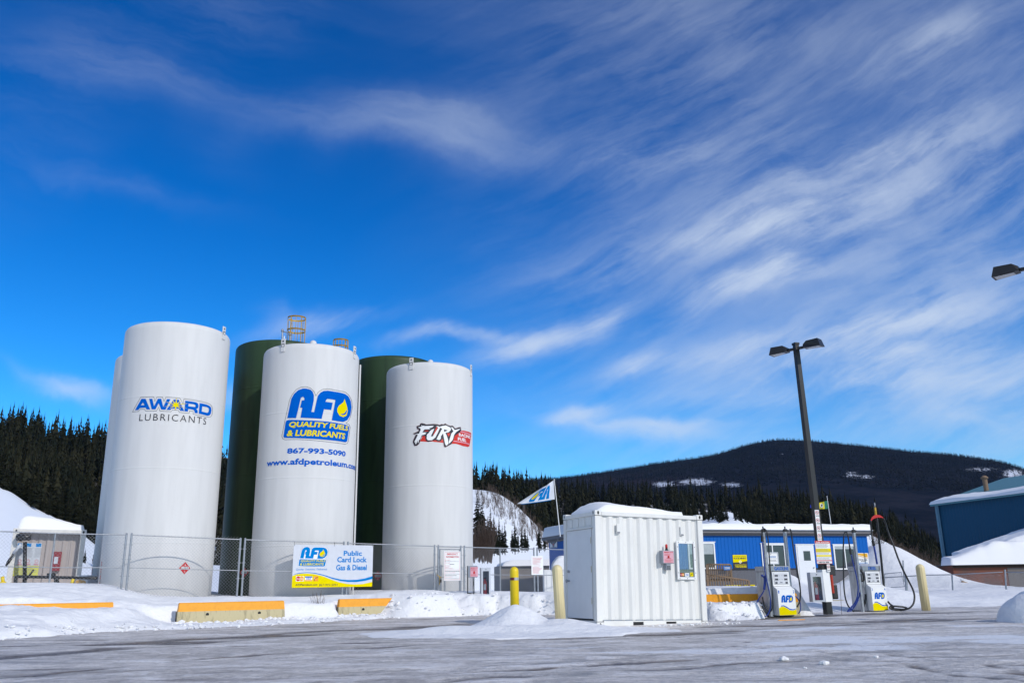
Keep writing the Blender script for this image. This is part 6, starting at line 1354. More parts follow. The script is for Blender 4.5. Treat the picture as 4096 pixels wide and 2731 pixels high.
for (px0, px1, y0, y1, Y, lab) in [(2981, 3020, 2337, 2360, 39.0, 'yellow painted block in the snow left of the gasoline pump'), (2906, 2965, 2338, 2360, 39.3, 'yellow painted block half hidden behind the ramp railing')]:
    a = at(px0, y1, Y); b_ = at(px1, y0, Y); mb = MB(); mb.box(0, b_.x - a.x, 0, .4, -.3, b_.z - a.z, 0, ch=.02); mb.box(.05, (b_.x - a.x) - .05, -.012, -.0005, 0.0, b_.z - a.z - .05, 0, ch=.01)
    tag(mb.build('yellow_block', m_yel, loc=(a.x, Y, a.z)), lab, 'block')

# ---------------------------------------------------------------- flags
def flag(label, p0, p1, corners, Y, mfun, polem, n=18):
    b0 = at(*p1, Y); t0 = at(*p0, Y); o = thing('flag_pole', label + ' pole', 'flag pole', b0)
    mb = MB(); mb.cyl((0, 0, 0), t0 - b0, .022, .016, n=8); mb.lathe([(.03, 0), (.035, .02), (.0, .05)], 8, 0, Matrix.Translation(t0 - b0)); mb.build('pole', polem, o)
    ht, hb, ft_, fb = [at(*c, Y) for c in corners]
    def S_(u, v):      # u from pole to fly, v from bottom to top
        p = hb.lerp(ht, v).lerp(fb.lerp(ft_, v), u); return p + Vector((0, .10 * math.sin(u * 9 + v * 2) * u, -.10 * math.sin(u * math.pi) * (1 - .35 * v) * (p - hb).length * .3))
    vs = [S_(i / n, j / 8) for j in range(9) for i in range(n + 1)]; O = hb
    fl = MB(); fl.add([v - O for v in vs], [(j * (n + 1) + i, j * (n + 1) + i + 1, (j + 1) * (n + 1) + i + 1, (j + 1) * (n + 1) + i) for j in range(8) for i in range(n)], 0, smooth=True)
    return o, fl, S_, O
m_flag = mat('flag cloth', (.70, .73, .78), .8, var=.06)
o, fl, S_, O = flag('thin', (2217, 1919), (2241, 2145), ((2214, 1920), (2219, 1996), (2168, 1950), (2068, 2014)), 41.0, None, m_white)
o['label'] = 'thin white flag pole on the left end of the blue building'
fo = fl.build('flag', m_flag, loc=O); tag(fo, 'white flag with a mirrored blue logo flying above the blue building', 'flag')
def onflag(mb, loops, f, off, mi):
    vs, fs = fill2d(loops); bm = bmesh.new(); bv = [bm.verts.new((x, y, 0)) for x, y in vs]
    for f_ in fs:
        try: bm.faces.new([bv[i] for i in f_])
        except ValueError: pass
    for k in range(1, 20): bmesh.ops.bisect_plane(bm, geom=list(bm.verts) + list(bm.edges) + list(bm.faces), plane_co=(k * .05, 0, 0), plane_no=(1, 0, 0))
    bm.verts.index_update(); out = [f(v.co.x, v.co.y) - O + Vector((0, -off, 0)) for v in bm.verts]; mb.add(out, [tuple(v.index for v in f_.verts) for f_ in bm.faces], mi); bm.free()
mb = MB(); ff = lambda x, y: S_(.16 + x * .66, .06 + y * .80)
onflag(mb, [[((x - lx0) / (lx1 - lx0), (y - ly0) / (ly1 - ly0)) for x, y in LG['let']]], ff, .012, 0); onflag(mb, [[((x - lx0) / (lx1 - lx0), (y - ly0) / (ly1 - ly0)) for x, y in LG['drop']]], ff, .02, 1)
onflag(mb, [[(-.1, -.12), (1.08, -.12), (1.08, -.09), (-.1, -.09)]], ff, .012, 0); mb.build('printing', [m_cyan, m_yel], fo)
o, fl, S_, O = flag('x', (3308, 1986), (3327, 2115), ((3309, 2001), (3313, 2034), (3275, 2010), (3275, 2034)), 58.0, None, m_white)
o['label'] = 'white flag pole behind the blue building, right of the lamp post'
m_fy = mat('flag yellow', (.72, .62, .02), .8); m_fg = mat('flag green', (.01, .16, .10), .8)
fo = fl.build('flag', [m_fy, m_fg], loc=O); tag(fo, 'small yellow flag with a green band and a white crest, right of the lamp post', 'flag')
for i, p in enumerate(fo.data.polygons): p.material_index = 1 if (i % 18) < 7 else 0
mb = MB(); onflag(mb, [[(.5 + .26 * math.cos(a), .5 + .34 * math.sin(a)) for a in np.linspace(0, 2 * math.pi, 14, False)]], lambda x, y: S_(.40 + x * .55, y), .02, 0); onflag(mb, [[(.35, .5), (.5, .72), (.62, .55), (.5, .35)]], lambda x, y: S_(.40 + x * .55, y), .03, 1); mb.build('printing', [m_white, m_ink], fo)
p = at(3241, 2024, 58.0); mb = MB(); mb.cyl((.35, .05, -1.9), (.33, .05, .2), .02, n=6, mi=1); mb.add([(0, 0, -.10), (.33, .02, -.12), (.33, .02, .12), (0.02, .03, .10)], [(0, 1, 2, 3)], 0); tag(mb.build('small_flag', [mat('flag blue', (.01, .03, .45), .8), m_pole], loc=p), 'scrap of blue flag showing just left of the lamp post', 'flag')

# ---------------------------------------------------------------- right side: teal hall, snow-covered shed, dumpster, truck, fence
A0 = at(3787, 2311, 63.0); A0.z = 0; wd = math.atan2(-7.4, 2.0); TL = 19.0; TH = zat(3743, 2013, 63.0)
th = thing('teal_hall', 'tall teal metal hall with a snow-edged roof at the right edge', 'building', A0, wd)
# local x runs towards the viewer along the eave wall, local y points to the far right of it
for _o in (0,):
    B0 = at(3743, 2013, 63.0)
    th.location = (B0.x, 63.0, 0)
mb = MB(); Dp = 13.0; rg_ = 1.9
mb.box(0, TL, 0.0, Dp, -.2, TH, 0); mb.add([(0.0, 0, TH), (0.0, Dp, TH), (0.0, Dp / 2, TH + rg_), (TL, 0, TH), (TL, Dp, TH), (TL, Dp / 2, TH + rg_)], [(0, 1, 2), (3, 5, 4)], 0); mb.build('wall', m_teal, th)
mb = MB(); k_ = rg_ / (Dp / 2); e_ = .3
mb.add([(-.25, -e_, TH - e_ * k_ + .03), (TL + .2, -e_, TH - e_ * k_ + .03), (TL + .2, Dp / 2, TH + rg_ + .03), (-.25, Dp / 2, TH + rg_ + .03), (-.25, Dp + e_, TH - e_ * k_ + .03), (TL + .2, Dp + e_, TH - e_ * k_ + .03)], [(0, 1, 2, 3), (3, 2, 5, 4)], 0)
mb.add([(-.25, -e_, TH - e_ * k_ - .10), (TL + .2, -e_, TH - e_ * k_ - .10), (TL + .2, -e_, TH - e_ * k_ + .028), (-.25, -e_, TH - e_ * k_ + .028)], [(0, 1, 2, 3)], 0); mb.build('roof', m_tealroof, th)
mb = MB(); mb.box(-.08, .12, -.06, -.002, 0, TH - .1, 0); mb.cyl((.28, -.10, 0), (.28, -.10, TH - .15), .05, n=8); mb.build('downpipe', mat('teal trim', (.10, .22, .30), .5), th)
mb = MB(); mb.cyl((2.5, 2.2, TH + .3), (2.5, 2.2, TH + 1.55), .16, n=14, mi=0); mb.lathe([(.24, 0), (.24, .1), (.1, .22)], 14, 0, Matrix.Translation((2.5, 2.2, TH + 1.5))); mb.build('roof_stack', m_wood, th)
Mt = Matrix.Translation(th.location) @ Matrix.Rotation(wd, 4, 'Z') @ Matrix.Translation((-.3, -e_ - .05, TH - e_ * k_ + .04)) @ Matrix.Rotation(math.atan(k_), 4, 'X')
roofsnow('roof_snow', 'strip of snow along the eave of the teal hall', 0, TL + .5, 0, 1.5, lambda X, Y: .15 + .05 * np.sin(X * 17) + 0 * Y, Mt, .12, 22)
# shed
Ys = 50.0; s0 = at(3810, 2262, Ys); sw = 9.0
sh = thing('snow_covered_shed', 'low rusty brown shed buried under a deep rounded snow load', 'shed', (s0.x, Ys, 0), R(-4))
mb = MB(); mb.box(0, sw, 0, 4.5, -.2, s0.z, 0); mb.box(2.9, 4.4, -.02, -.002, .3, s0.z - .15, 1); mb.box(.0, sw, -.06, .0 - .003, s0.z - .12, s0.z, 2); mb.build('wall', [m_brown, mat('shed door', (.15, .13, .12), .8), m_trunk], sh)
mb = MB(); mb.box(-.2, sw, -.3, 4.6, s0.z, s0.z + .06, 0); mb.build('roof', m_ink, sh)
mb = MB(); gx0 = 4.0; zr0, zr1 = zat(3990, 2178, Ys), zat(4096, 2150, Ys)
mb.add([(2.9, 1.2, s0.z), (sw + 3, 1.2, s0.z), (sw + 3, 1.2, s0.z + 3.3), (2.9, 1.2, s0.z + .5), (2.9, 5, s0.z), (sw + 3, 5, s0.z), (sw + 3, 5, s0.z + 3.3), (2.9, 5, s0.z + .5)], [(0, 1, 2, 3), (3, 2, 6, 7), (4, 7, 6, 5), (0, 3, 7, 4)], 0); mb.build('upper_gable', mat('dark blue gable', (.006, .012, .05), .6), sh)
Ms = Matrix.Translation(sh.location) @ Matrix.Rotation(R(-4), 4, 'Z')
def shed_h(X, Y): return (.35 + .80 * sstep(X, 0, .32)) * (1 - .25 * sstep(X, .55, .95)) + .1 * Y
roofsnow('roof_snow', 'deep smooth snow lobe on the low brown shed', -.22, sw, -.32, 1.15, shed_h, Ms @ Matrix.Translation((0, 0, s0.z + .055)), .1, 31)
Mg = Ms @ Matrix.Translation((2.0, .95, s0.z + .40)) @ Matrix.Rotation(-math.atan2(2.8, sw + .1), 4, 'Y')
roofsnow('roof_snow', 'sloping snow on the higher roof behind the brown shed', 0, sw + 1.5, 0, 4.0, lambda X, Y: .42 + 0 * X, Mg, .12, 33)
# dumpster
p = at(3617, 2301, 95.0); p1 = at(3663, 2278, 95.0); o = thing('dumpster', 'small blue dumpster capped with snow behind the snow pile', 'dumpster', p)
mb = MB(); ww, hh2 = p1.x - p.x, p1.z - p.z; mb.box(0, ww, 0, 1.2, -.8, hh2, 0, ch=.03)
for k in range(4): mb.box(.1 + k * ww / 4, .16 + k * ww / 4, -.04, -.002, -.7, hh2 - .1, 0)
mb.build('bin', mat('dumpster blue', (.005, .05, .26), .5), o); roofsnow('snow_cap', None, -.05, ww + .05, -.05, 1.25, lambda X, Y: .22 + 0 * X, Matrix.Translation((0, 0, hh2 - .01)), .1, 5, parent=o)
# parked truck with white canopy
Yt = 58.0; p = at(3752, 2345, Yt); o = thing('parked_truck', 'snowed-in pickup truck with a white canopy by the teal hall', 'truck', (p.x, Yt, p.z - .9), R(8))
k_ = Yt / 3607; 
mb = MB(); mb.box(0, 1.75, 0, 4.6, .35, 1.0, 0, ch=.08); mb.build('body', mat('truck tan', (.30, .28, .26), .5), o)
mb = MB(); mb.box(.05, 1.7, .0, 2.0, 1.0, 1.52, 0, ch=.10); mb.build('canopy', m_white, o); mb = MB(); mb.box(.28, 1.47, -.012, -.002, 1.10, 1.42, 0); mb.box(1.701, 1.71, .3, 1.7, 1.12, 1.40, 0); mb.box(.04, .049, .3, 1.7, 1.12, 1.40, 0); mb.build('window', m_glassd, o)
mb = MB(); mb.box(.1, 1.65, 2.05, 3.5, 1.0, 1.62, 0, ch=.15); mb.build('cab', m_greyink, o)
for x in (.02, 1.55):
    for y in (.8, 3.8): mb = MB(); mb.cyl((x, y, .35), (x + .2, y, .35), .35, n=20); mb.build('wheel', m_black, o)
for x in (.05, 1.6): mb = MB(); mb.box(x, x + .1, -.01, -.001, .75, .95, 0); mb.build('tail_light', m_red, o)
g = at(3775, 2250, 66); mb = MB(); mb.box(0, .5, 0, .4, 0, 2.2, 0, ch=.03); mb.box(.05, .45, -.02, -.001, 1.2, 1.8, 0); tag(mb.build('dark_locker', m_pole, loc=(g.x, 62, -.2)), 'dark upright cabinet against the corner of the teal hall', 'cabinet')
# plank in the snow
a, b_ = at(3846, 2325, 42.0), at(3925, 2352, 42.0); mb = MB(); mb.tube([a - a, (b_ - a)], .07, 4, 0, sub=1); mb.tube([Vector((.05, .15, .10)), (b_ - a) + Vector((-.25, .15, .1))], .05, 5, 1, sub=1); tag(mb.build('plank', [mat('raw plank', (.42, .27, .16), .8), m_snow], loc=a), 'bare plank dusted with snow in front of the brown shed', 'plank')
# right fence
o = thing('wire_fence', 'low galvanised wire fence running in front of the teal hall and the brown shed', 'fence', at(3808, 2364, 39.0)); O = o.location
def pst(px, y0, y1, Y, r=.035): a, b_ = at(px, y1, Y), at(px, y0, Y); mb = MB(); mb.cyl(a - O - Vector((0, 0, .4)), b_ - O, r, n=10); mb.build('fence_post', m_galv, o)
pst(3808, 2300, 2360, 39); pst(4020, 2277, 2345, 37); pst(3612, 2240, 2290, 41, .03); pst(3624, 2300, 2371, 40, .06); pst(3655, 2290, 2360, 44, .02)
mb = MB(); mb.tube([at(3536, 2309, 41) - O, at(3640, 2303, 40.5) - O, at(3705, 2299, 40) - O, at(3808, 2297, 39) - O, at(4010, 2287, 37.2) - O], .022, 6, 0, sub=1); mb.tube([at(4024, 2287, 37) - O, at(4180, 2289, 36) - O], .022, 6, 0, sub=1); mb.build('top_rail', m_galv, o)
mb = MB()
for (x0, x1, Ya_, Yb_) in ((3640, 3808, 40.5, 39), (3808, 4020, 39, 37.1), (4020, 4180, 37, 36)):
    for k in range(44):
        for sg in (0, 1):
            t0, t1 = k / 44, (k + 4) / 44
            if t1 > 1: continue
            q0 = at(x0 + (x1 - x0) * (t0 if sg else t1), 2298 - (x0 - 3640) * .022, Ya_ + (Yb_ - Ya_) * (t0 if sg else t1)); q1 = at(x0 + (x1 - x0) * (t1 if sg else t0), 2298 + 52, Ya_ + (Yb_ - Ya_) * (t1 if sg else t0)); mb.cyl(q0 - O, q1 - O, .0022, n=3, caps=False)
mb.build('wire_mesh', m_wire, o)
o = thing('wire_gate', 'open wire gate panel left of the low fence, half sunk in snow', 'gate', at(3545, 2350, 40.5)); O = o.location
mb = MB(); c4p = [at(3538, 2294, 40.6), at(3605, 2287, 40.2), at(3618, 2345, 40.2), at(3540, 2350, 40.6)]
mb.tube([c - O for c in c4p], .022, 6, 0, sub=1, closed=True); mb.build('gate_frame', m_galv, o); mb = MB()
for k in range(-8, 16):
    for sg in (0, 1):
        a0, a1 = max(0, k / 14), min(1, (k + 9) / 14)
        if a1 <= a0: continue
        v0, v1 = (a0 * 14 - k) / 9, (a1 * 14 - k) / 9
        if sg: v0, v1 = 1 - v0, 1 - v1
        P_ = lambda u, v: c4p[3].lerp(c4p[2], u).lerp(c4p[0].lerp(c4p[1], u), v); mb.cyl(P_(a0, v0) - O, P_(a1, v1) - O, .0022, n=3, caps=False)
mb.build('wire_mesh', m_wire, o)

# ---------------------------------------------------------------- behind the container on the left: snowed boxes
Yq = 52.0; a, b_ = at(2001, 2338, Yq), at(2200, 2262, Yq); o = thing('storage_shed', 'long weathered grey shed with a snow roof behind the fence, left of the container', 'shed', (a.x, Yq, 0), R(8))
ww = (b_.x - a.x); zz = zat(2100, 2260, Yq); mb = MB(); mb.box(0, ww, 0, 3, -.2, zz, 0); mb.build('wall', mat('weathered grey wall', (.24, .22, .21), .8, var=.25, scale=1.5), o)
roofsnow('roof_snow', None, .1, ww + .1, -.2, 3, lambda X, Y: .28 * sstep(X, -.1, .25) + .05, Matrix.Translation((0, 0, zz - .01)), .1, 41, parent=o)
Yq = 38.5; a, b_ = at(2176, 2345, Yq), at(2290, 2276, Yq); o = thing('white_bin', 'white box under a big snow lump, just left of the container', 'box', (a.x, Yq, 0)); mb = MB(); zz = b_.z; mb.box(0, b_.x - a.x, 0, 1.6, 0, zz, 0, ch=.04)
for k in range(5): mb.box(.12 + k * .22, .16 + k * .22, -.02, -.001, .5, zz - .1, 0)
mb.build('body', m_white, o)
roofsnow('snow_cap', None, .35, b_.x - a.x + .1, -.05, 1.6, lambda X, Y: .62 * sstep(X, -.3, .45), Matrix.Translation((0, 0, zz - .01)), .06, 43, parent=o)

# ---------------------------------------------------------------- loading cabinet on the left
Yc = 30.5; cz = zc(3.92, 0, 2050); pz = lambda p, Y=Yc: at(*cz(p), Y)
a, b_ = pz((60, 1250)), pz((1250, 1250)); tz = pz((100, 240)).z; tz2 = pz((1240, 262)).z; CWd = plane_hit(319, 2330, (a.x, Yc, 0), R(28))[0]
o = thing('loading_cabinet', 'white container with an open recessed front and an instruction board inside', 'container', (a.x, Yc, 0), R(28), ry=R(.6))
ch2 = tz; mb = MB(); pw = .17; dp = 1.5
mb.box(0, pw, 0, dp, .0, ch2 - .19, 0, ch=.01); mb.box(CWd - pw, CWd, 0, dp, .0, ch2 - .19, 0, ch=.01); mb.box(.18, CWd - .18, 0, dp, ch2 - .13, ch2 - .02, 0, ch=.01); mb.box(pw, CWd - pw, dp - .02, dp, 0, ch2 - .13, 0)
for x in (-.005, CWd - .185): mb.box(x, x + .19, -.01, .17, ch2 - .188, ch2, 0, ch=.012); mb.add([(x + .095 + .03 * math.cos(t_), -.012, ch2 - .09 + .045 * math.sin(t_)) for t_ in np.linspace(0, 6.28, 14, False)], [tuple(range(14))], 1)
mb.build('frame', [mat('cabinet cream white', (.66, .64, .60), .5), m_dark], o)
mb = MB(); corr(mb, pw, CWd - pw, .1, ch2 - .13, .40, .03, .24); mb.build('recessed_wall', [m_cabwall, m_greyink], o)
Mc = o.rotation_euler.to_matrix().to_4x4(); Mc.translation = o.location
roofsnow('roof_snow', 'thick snow cap on the loading cabinet at the left', .1, CWd - .05, .05, dp, lambda X, Y: (.46 - .26 * sstep(X, .35, 1.0)) * sstep(X, -.2, .12), Mc @ Matrix.Translation((0, 0, ch2 - .03)), .07, 51)
def lx(x): return (x - 60) / 1190 * CWd
def lz(y): return ch2 - (y - 240) / (1250 - 240) * (ch2 - pz((600, 1250)).z)
mb = MB(); x0, x1 = lx(140), lx(545); prect(mb, x0, x1, lz(820), lz(460), .385, 0); prect(mb, x0, x1, lz(985), lz(822), .385, 1); prect(mb, x0 + .03, x0 + .16, lz(520), lz(468), .38, 2); prect(mb, x0 + .2, x0 + .45, lz(520), lz(468), .38, 2); prect(mb, x1 - .18, x1 - .02, lz(520), lz(468), .38, 2)
for k in range(3): plines(mb, x0 + .05 + k * .27, x0 + .27 + k * .27, lz(690), lz(535), 9, .38, 4, .25, .3); pring(mb, x0 + .16 + k * .26, lz(750), .055, .012, .38, 3); plines(mb, x0 + .09 + k * .26, x0 + .25 + k * .26, lz(815), lz(785), 2, .38, 3, .5, .1)
plines(mb, x0 + .05, x1 - .05, lz(975), lz(840), 6, .38, 4, .25, .2); mb.build('instruction_board', [m_ltgrey, mat('pale yellow board', (.55, .55, .10), .6), m_cyan, m_red, m_greyink], o)
mb = MB(); mb.box(lx(750), lx(890), .26, .38, lz(905), lz(595), 0, ch=.01); mb.box(lx(775), lx(840), .245, .259, lz(790), lz(680), 1); mb.build('fire_cabinet', [mat('deep red', (.22, .01, .02), .5), m_ltgrey], o)
la = thing('bulk_loader', 'dark loading arm with a slanting silver pipe inside the loading cabinet', 'loading arm', pz((380, 1150), Yc - .1)); O = la.location
mb = MB(); q = lambda p, dY=-.1: pz(p, Yc + dY) - O
mb.tube([q((385, 1150)), q((392, 460))], .065, 10, 0, sub=1); mb.tube([q((270, 380)), q((465, 385))], .11, 10, 0, sub=1); mb.tube([q((300, 440)), q((330, 350))], .10, 8, 0, sub=1); mb.tube([q((420, 420)), q((450, 350))], .09, 8, 0, sub=1); mb.build('swivel_head', m_pole, la)
mb = MB(); mb.tube([q((330, 490), -.25), q((210, 640), -.25)], .05, 10, 0, sub=1); mb.tube([q((210, 640), -.25), q((95, 830), -.25)], .035, 10, 1, sub=1); mb.tube([q((165, 720), -.25), q((120, 790), -.25)], .055, 10, 1, sub=1); mb.build('arm_pipe', [m_ltgrey, m_pole, m_red], la)
mb = MB(); mb.tube([q((530, 890)), q((380, 1080)), q((300, 1130))], .03, 8, 0, sub=4); mb.build('brace', m_pole, la)
pp = thing('pipe_run', 'black fuel pipe with elbow and valve stand running to the tanks', 'pipe', pz((880, 1200), Yc - .4)); O = pp.location; q = lambda p, dY=-.5: pz(p, Yc + dY) - O
mb = MB(); mb.tube([q((240, 1155)), q((245, 1060)), q((262, 1005)), q((320, 1000)), q((900, 1012)), q((1515, 1024))], .048, 10, 0, sub=4); mb.build('pipe', m_black, pp)
mb = MB(); mb.tube([q((250, 1130)), q((380, 1125)), q((520, 1140)), q((640, 1155)), q((735, 1165))], .075, 10, 0, sub=4); mb.build('hose', m_black, pp)
mb = MB(); mb.tube([q((860, 1190)), q((868, 1060)), q((862, 990))], .045, 8, 0, sub=1); mb.tube([q((918, 1190)), q((905, 1060)), q((912, 990))], .045, 8, 0, sub=1); mb.box(*[v for pr in ((q((845, 0)).x, q((945, 0)).x), (-.06, .1), (q((0, 1030)).z, q((0, 958)).z)) for v in pr], 0); mb.box(*[v for pr in ((q((830, 0)).x, q((960, 0)).x), (-.06, .1), (q((0, 1200)).z, q((0, 1180)).z)) for v in pr], 0); mb.build('valve_stand', m_pole, pp)
mb = MB(); Yy = Yc - .7; g = pz((1105, 1245), Yy); o2 = thing('yellow_post', 'slanting yellow post of the pipe yard, right of the loading cabinet', 'post', g)
mb.tube([Vector((0, 0, 0)), pz((1112, 1130), Yy) - g], .10, 12, 0, sub=1); mb.tube([pz((1118, 1120), Yy) - g, pz((1150, 1035), Yy) - g], .05, 8, 0, sub=1); mb.build('post', m_bollard, o2)
mb = MB(); g = pz((42, 1190), Yy); o2 = thing('yellow_post', 'yellow post with a black wheel at the left edge of the photo', 'post', g)
mb.tube([Vector((0, 0, 0)), pz((48, 1080), Yy) - g], .10, 12, 0, sub=1); mb.tube([pz((48, 1090), Yy) - g, pz((38, 1000), Yy) - g], .06, 8, 0, sub=1); mb.build('post', m_bollard, o2); w3 = pz((82, 1170), Yy) - g; mb = MB(); mb.cyl(w3 + Vector((0, -.06, 0)), w3 + Vector((0, .06, 0)), .15, n=20); mb.build('wheel', m_black, o2)
Yy = Yc + .8; g = pz((1165, 1250), Yy); g1 = pz((1385, 975), Yy); o2 = thing('small_tank', 'white box tank with a tan panel and a red hazard diamond beside the loading cabinet', 'tank', (g.x, Yy, 0)); mb = MB(); ww = g1.x - g.x
mb.box(0, ww, 0, .9, .2, g1.z, 0, ch=.04); mb.build('body', m_ltgrey, o2); mb = MB(); fz_ = lambda y: pz((1200, y), Yy).z; fx_ = lambda x: (x - 1165) / 220 * ww
ppoly(mb, smooth_loop([(fx_(1165), fz_(1250)), (fx_(1165), fz_(1065)), (fx_(1290), fz_(1055)), (fx_(1350), fz_(1080)), (fx_(1362), fz_(1150)), (fx_(1325), fz_(1215)), (fx_(1270), fz_(1250))]), -.004, 0); ppoly(mb, [(fx_(1168), fz_(1115)), (fx_(1240), fz_(1165)), (fx_(1168), fz_(1230))], -.008, 1); ptext(mb, '02', fx_(1172), fx_(1205), fz_(1178), fz_(1152), -.011, 2, .02); mb.build('panel', [mat('tan paint', (.50, .30, .10), .6), m_red, m_white], o2)

# ---------------------------------------------------------------- spruces
def spruce_mesh(name, h_, rad, seed, rows=26, per=9, lean=0.0):
    rnd = random.Random(seed); tv = MB(); tv.cyl((0, 0, -1.0), (0, 0, h_ * .97), h_ * .013 + .03, .015, n=6)
    cv_ = []; cf_ = []
    for i in range(rows):
        f_ = i / (rows - 1); z = h_ * (.05 + .95 * f_ ** .92); r = rad * ((1 - f_) ** .85 * .92 + .05) * rnd.uniform(.72, 1.15)
        if f_ < .12: r *= .75
        for k in range(per if f_ < .7 else max(5, per - 3)):
            a = rnd.uniform(0, 6.283); rr = r * rnd.uniform(.55, 1.12); dz = -rr * rnd.uniform(.25, .62); zz = z + rnd.uniform(-.3, .3) * h_ / rows
            ca, sa = math.cos(a), math.sin(a); w_ = rr * rnd.uniform(.24, .40) + .05
            px, py = ca * rr, sa * rr; tx, ty = -sa * w_, ca * w_
            o = len(cv_); m_ = .55
            cv_ += [(0, 0, zz + rr * .18), (px * m_ + tx, py * m_ + ty, zz + dz * m_ - .12 * rr), (px, py, zz + dz), (px * m_ - tx, py * m_ - ty, zz + dz * m_ - .12 * rr), (px * m_, py * m_, zz + dz * m_ + .10 * rr), (px * .8 + tx * .3, py * .8 + ty * .3, zz + dz * .8 - rr * .28), (px * .5, py * .5, zz + dz * .5 - rr * .38)]
            cf_ += [(o, o + 1, o + 4), (o + 1, o + 2, o + 4), (o + 2, o + 3, o + 4), (o + 3, o, o + 4), (o + 4, o + 5, o + 2), (o + 4, o + 6, o + 5), (o, o + 6, o + 4)]
    o = len(cv_)
    for k in range(3): a = k * 2.1; cv_ += [(math.cos(a) * .07, math.sin(a) * .07, h_ * .93)]
    cv_.append((0, 0, h_ * 1.03)); cf_ += [(o, o + 1, o + 3), (o + 1, o + 2, o + 3), (o + 2, o, o + 3)]
    me = bpy.data.meshes.new(name); me.from_pydata(cv_, [], cf_); me.materials.append(m_spruce); me.update()
    tm = bpy.data.meshes.new('trunk'); tm.from_pydata(tv.v, [], tv.f); tm.materials.append(m_trunk); tm.update()
    return me, tm
random.seed(11)
PROTO = [spruce_mesh('crown', 10, r_, 100 + i, rows=rw) for i, (r_, rw) in enumerate([(1.55, 26), (1.25, 28), (1.8, 24), (1.05, 30), (1.4, 22), (2.0, 24)])]
tree_first = []
def plant(kind, p, sc, wide, label, group):
    if len(tree_first) <= kind or tree_first[kind] is None:
        pass
    o = bpy.data.objects.new('spruce_tree', None); COL.objects.link(o); o.location = p; o.rotation_euler = (0, 0, random.uniform(0, 6.28)); o.scale = (sc * wide, sc * wide, sc)
    tag(o, label, 'tree', group)
    for nm, me in (('crown', PROTO[kind][0]), ('trunk', PROTO[kind][1])):
        c = bpy.data.objects.new(nm, me); COL.objects.link(c); c.parent = o
    return o
def place_col(hname, px, s, h_, label, group, wide=1.0, kind=None):
    name, dirs, rr, Z, pxs = HILLS[IDX[hname]]; r = rr[0] + (s) * 1.0
    p = hill_pt(IDX[hname], px, s); plant(kind if kind is not None else random.randrange(6), p, h_ / 10, wide, label, group)
def inpoly(x, y, poly):
    c = False; n = len(poly)
    for i in range(n):
        x0, y0 = poly[i]; x1, y1 = poly[i - 1]
        if (y0 > y) != (y1 > y) and x < (x1 - x0) * (y - y0) / (y1 - y0) + x0: c = not c
    return c
# trees one can tell apart: rows given by photo column (2352-wide), top and foot of each tree
def single_on(hname, xc, ytop, yfoot, label, group, wide=1.0):
    name, dirs, rr, Z, pxs = HILLS[IDX[hname]]; best = None
    for s in np.linspace(rr[0], rr[-9], 80):
        p = hill_pt(IDX[hname], xc * K, s); e = abs(proj(p)[1] / K - yfoot)
        if best is None or e < best[0]: best = (e, s)
    return single(xc, ytop, yfoot, best[1], label, group, wide)
def single(xc, ytop, yfoot, r, label, group, wide=1.0, kind=None):
    """a spruce at distance r whose foot and tip are where the photo shows them"""
    v = ray(xc * K, yfoot * K); h = math.hypot(v.x, v.y); p = Vector((v.x / h * r, v.y / h * r, CAMZ + v.z / h * r))
    v2 = ray(xc * K, ytop * K); h2 = math.hypot(v2.x, v2.y); hh = (v2.z / h2 - v.z / h) * r
    plant(random.randrange(6) if kind is None else kind, p - Vector((0, 0, .02 * hh)), hh / 10, wide, label, group)
gA = 'spruces standing below the snowy cut slope'; lA = 'tall narrow dark spruce in the clump below the snowy cut slope'
for x, t0, b0 in [(1096, 1125, 1262), (1104, 1160, 1262), (1113, 1178, 1262), (1127, 1163, 1264), (1121, 1190, 1262), (1135, 1185, 1264), (1147, 1182, 1264), (1154, 1203, 1264), (1160, 1197, 1264), (1183, 1192, 1262), (1177, 1214, 1262), (1190, 1216, 1262), (1199, 1210, 1260), (1206, 1211, 1260), (1212, 1222, 1260), (1141, 1208, 1264), (1100, 1140, 1262), (1108, 1148, 1262)]:
    single(x, t0, b0 + 2, 150 + random.uniform(-8, 8), lA, gA, 1.05)
for x, t0, b0, lab in [(1239, 1206, 1262, 'slim spruce on the snow just left of the blue building roof'), (1251, 1222, 1262, 'small spruce beside the flag pole in front of the cut slope')]:
    single(x, t0, b0, 160, lab, 'slim spruces near the flag pole', 1.2)
gB = 'small spruces scattered on the snowy cut slope'; lB = 'small dark spruce sapling on the snowy cut slope'
for x, t0, b0 in [(1106, 1122, 1136), (1153, 1140, 1148), (1221, 1193, 1206), (1233, 1190, 1206), (1244, 1188, 1208), (1225, 1180, 1190), (1170, 1178, 1186), (1248, 1175, 1190), (1210, 1168, 1176), (1228, 1160, 1180), (1240, 1165, 1186), (1253, 1178, 1204), (1256, 1195, 1212), (1199, 1152, 1165)]:
    single_on('cut_slope', x, t0, b0, lB, gB, 1.2)
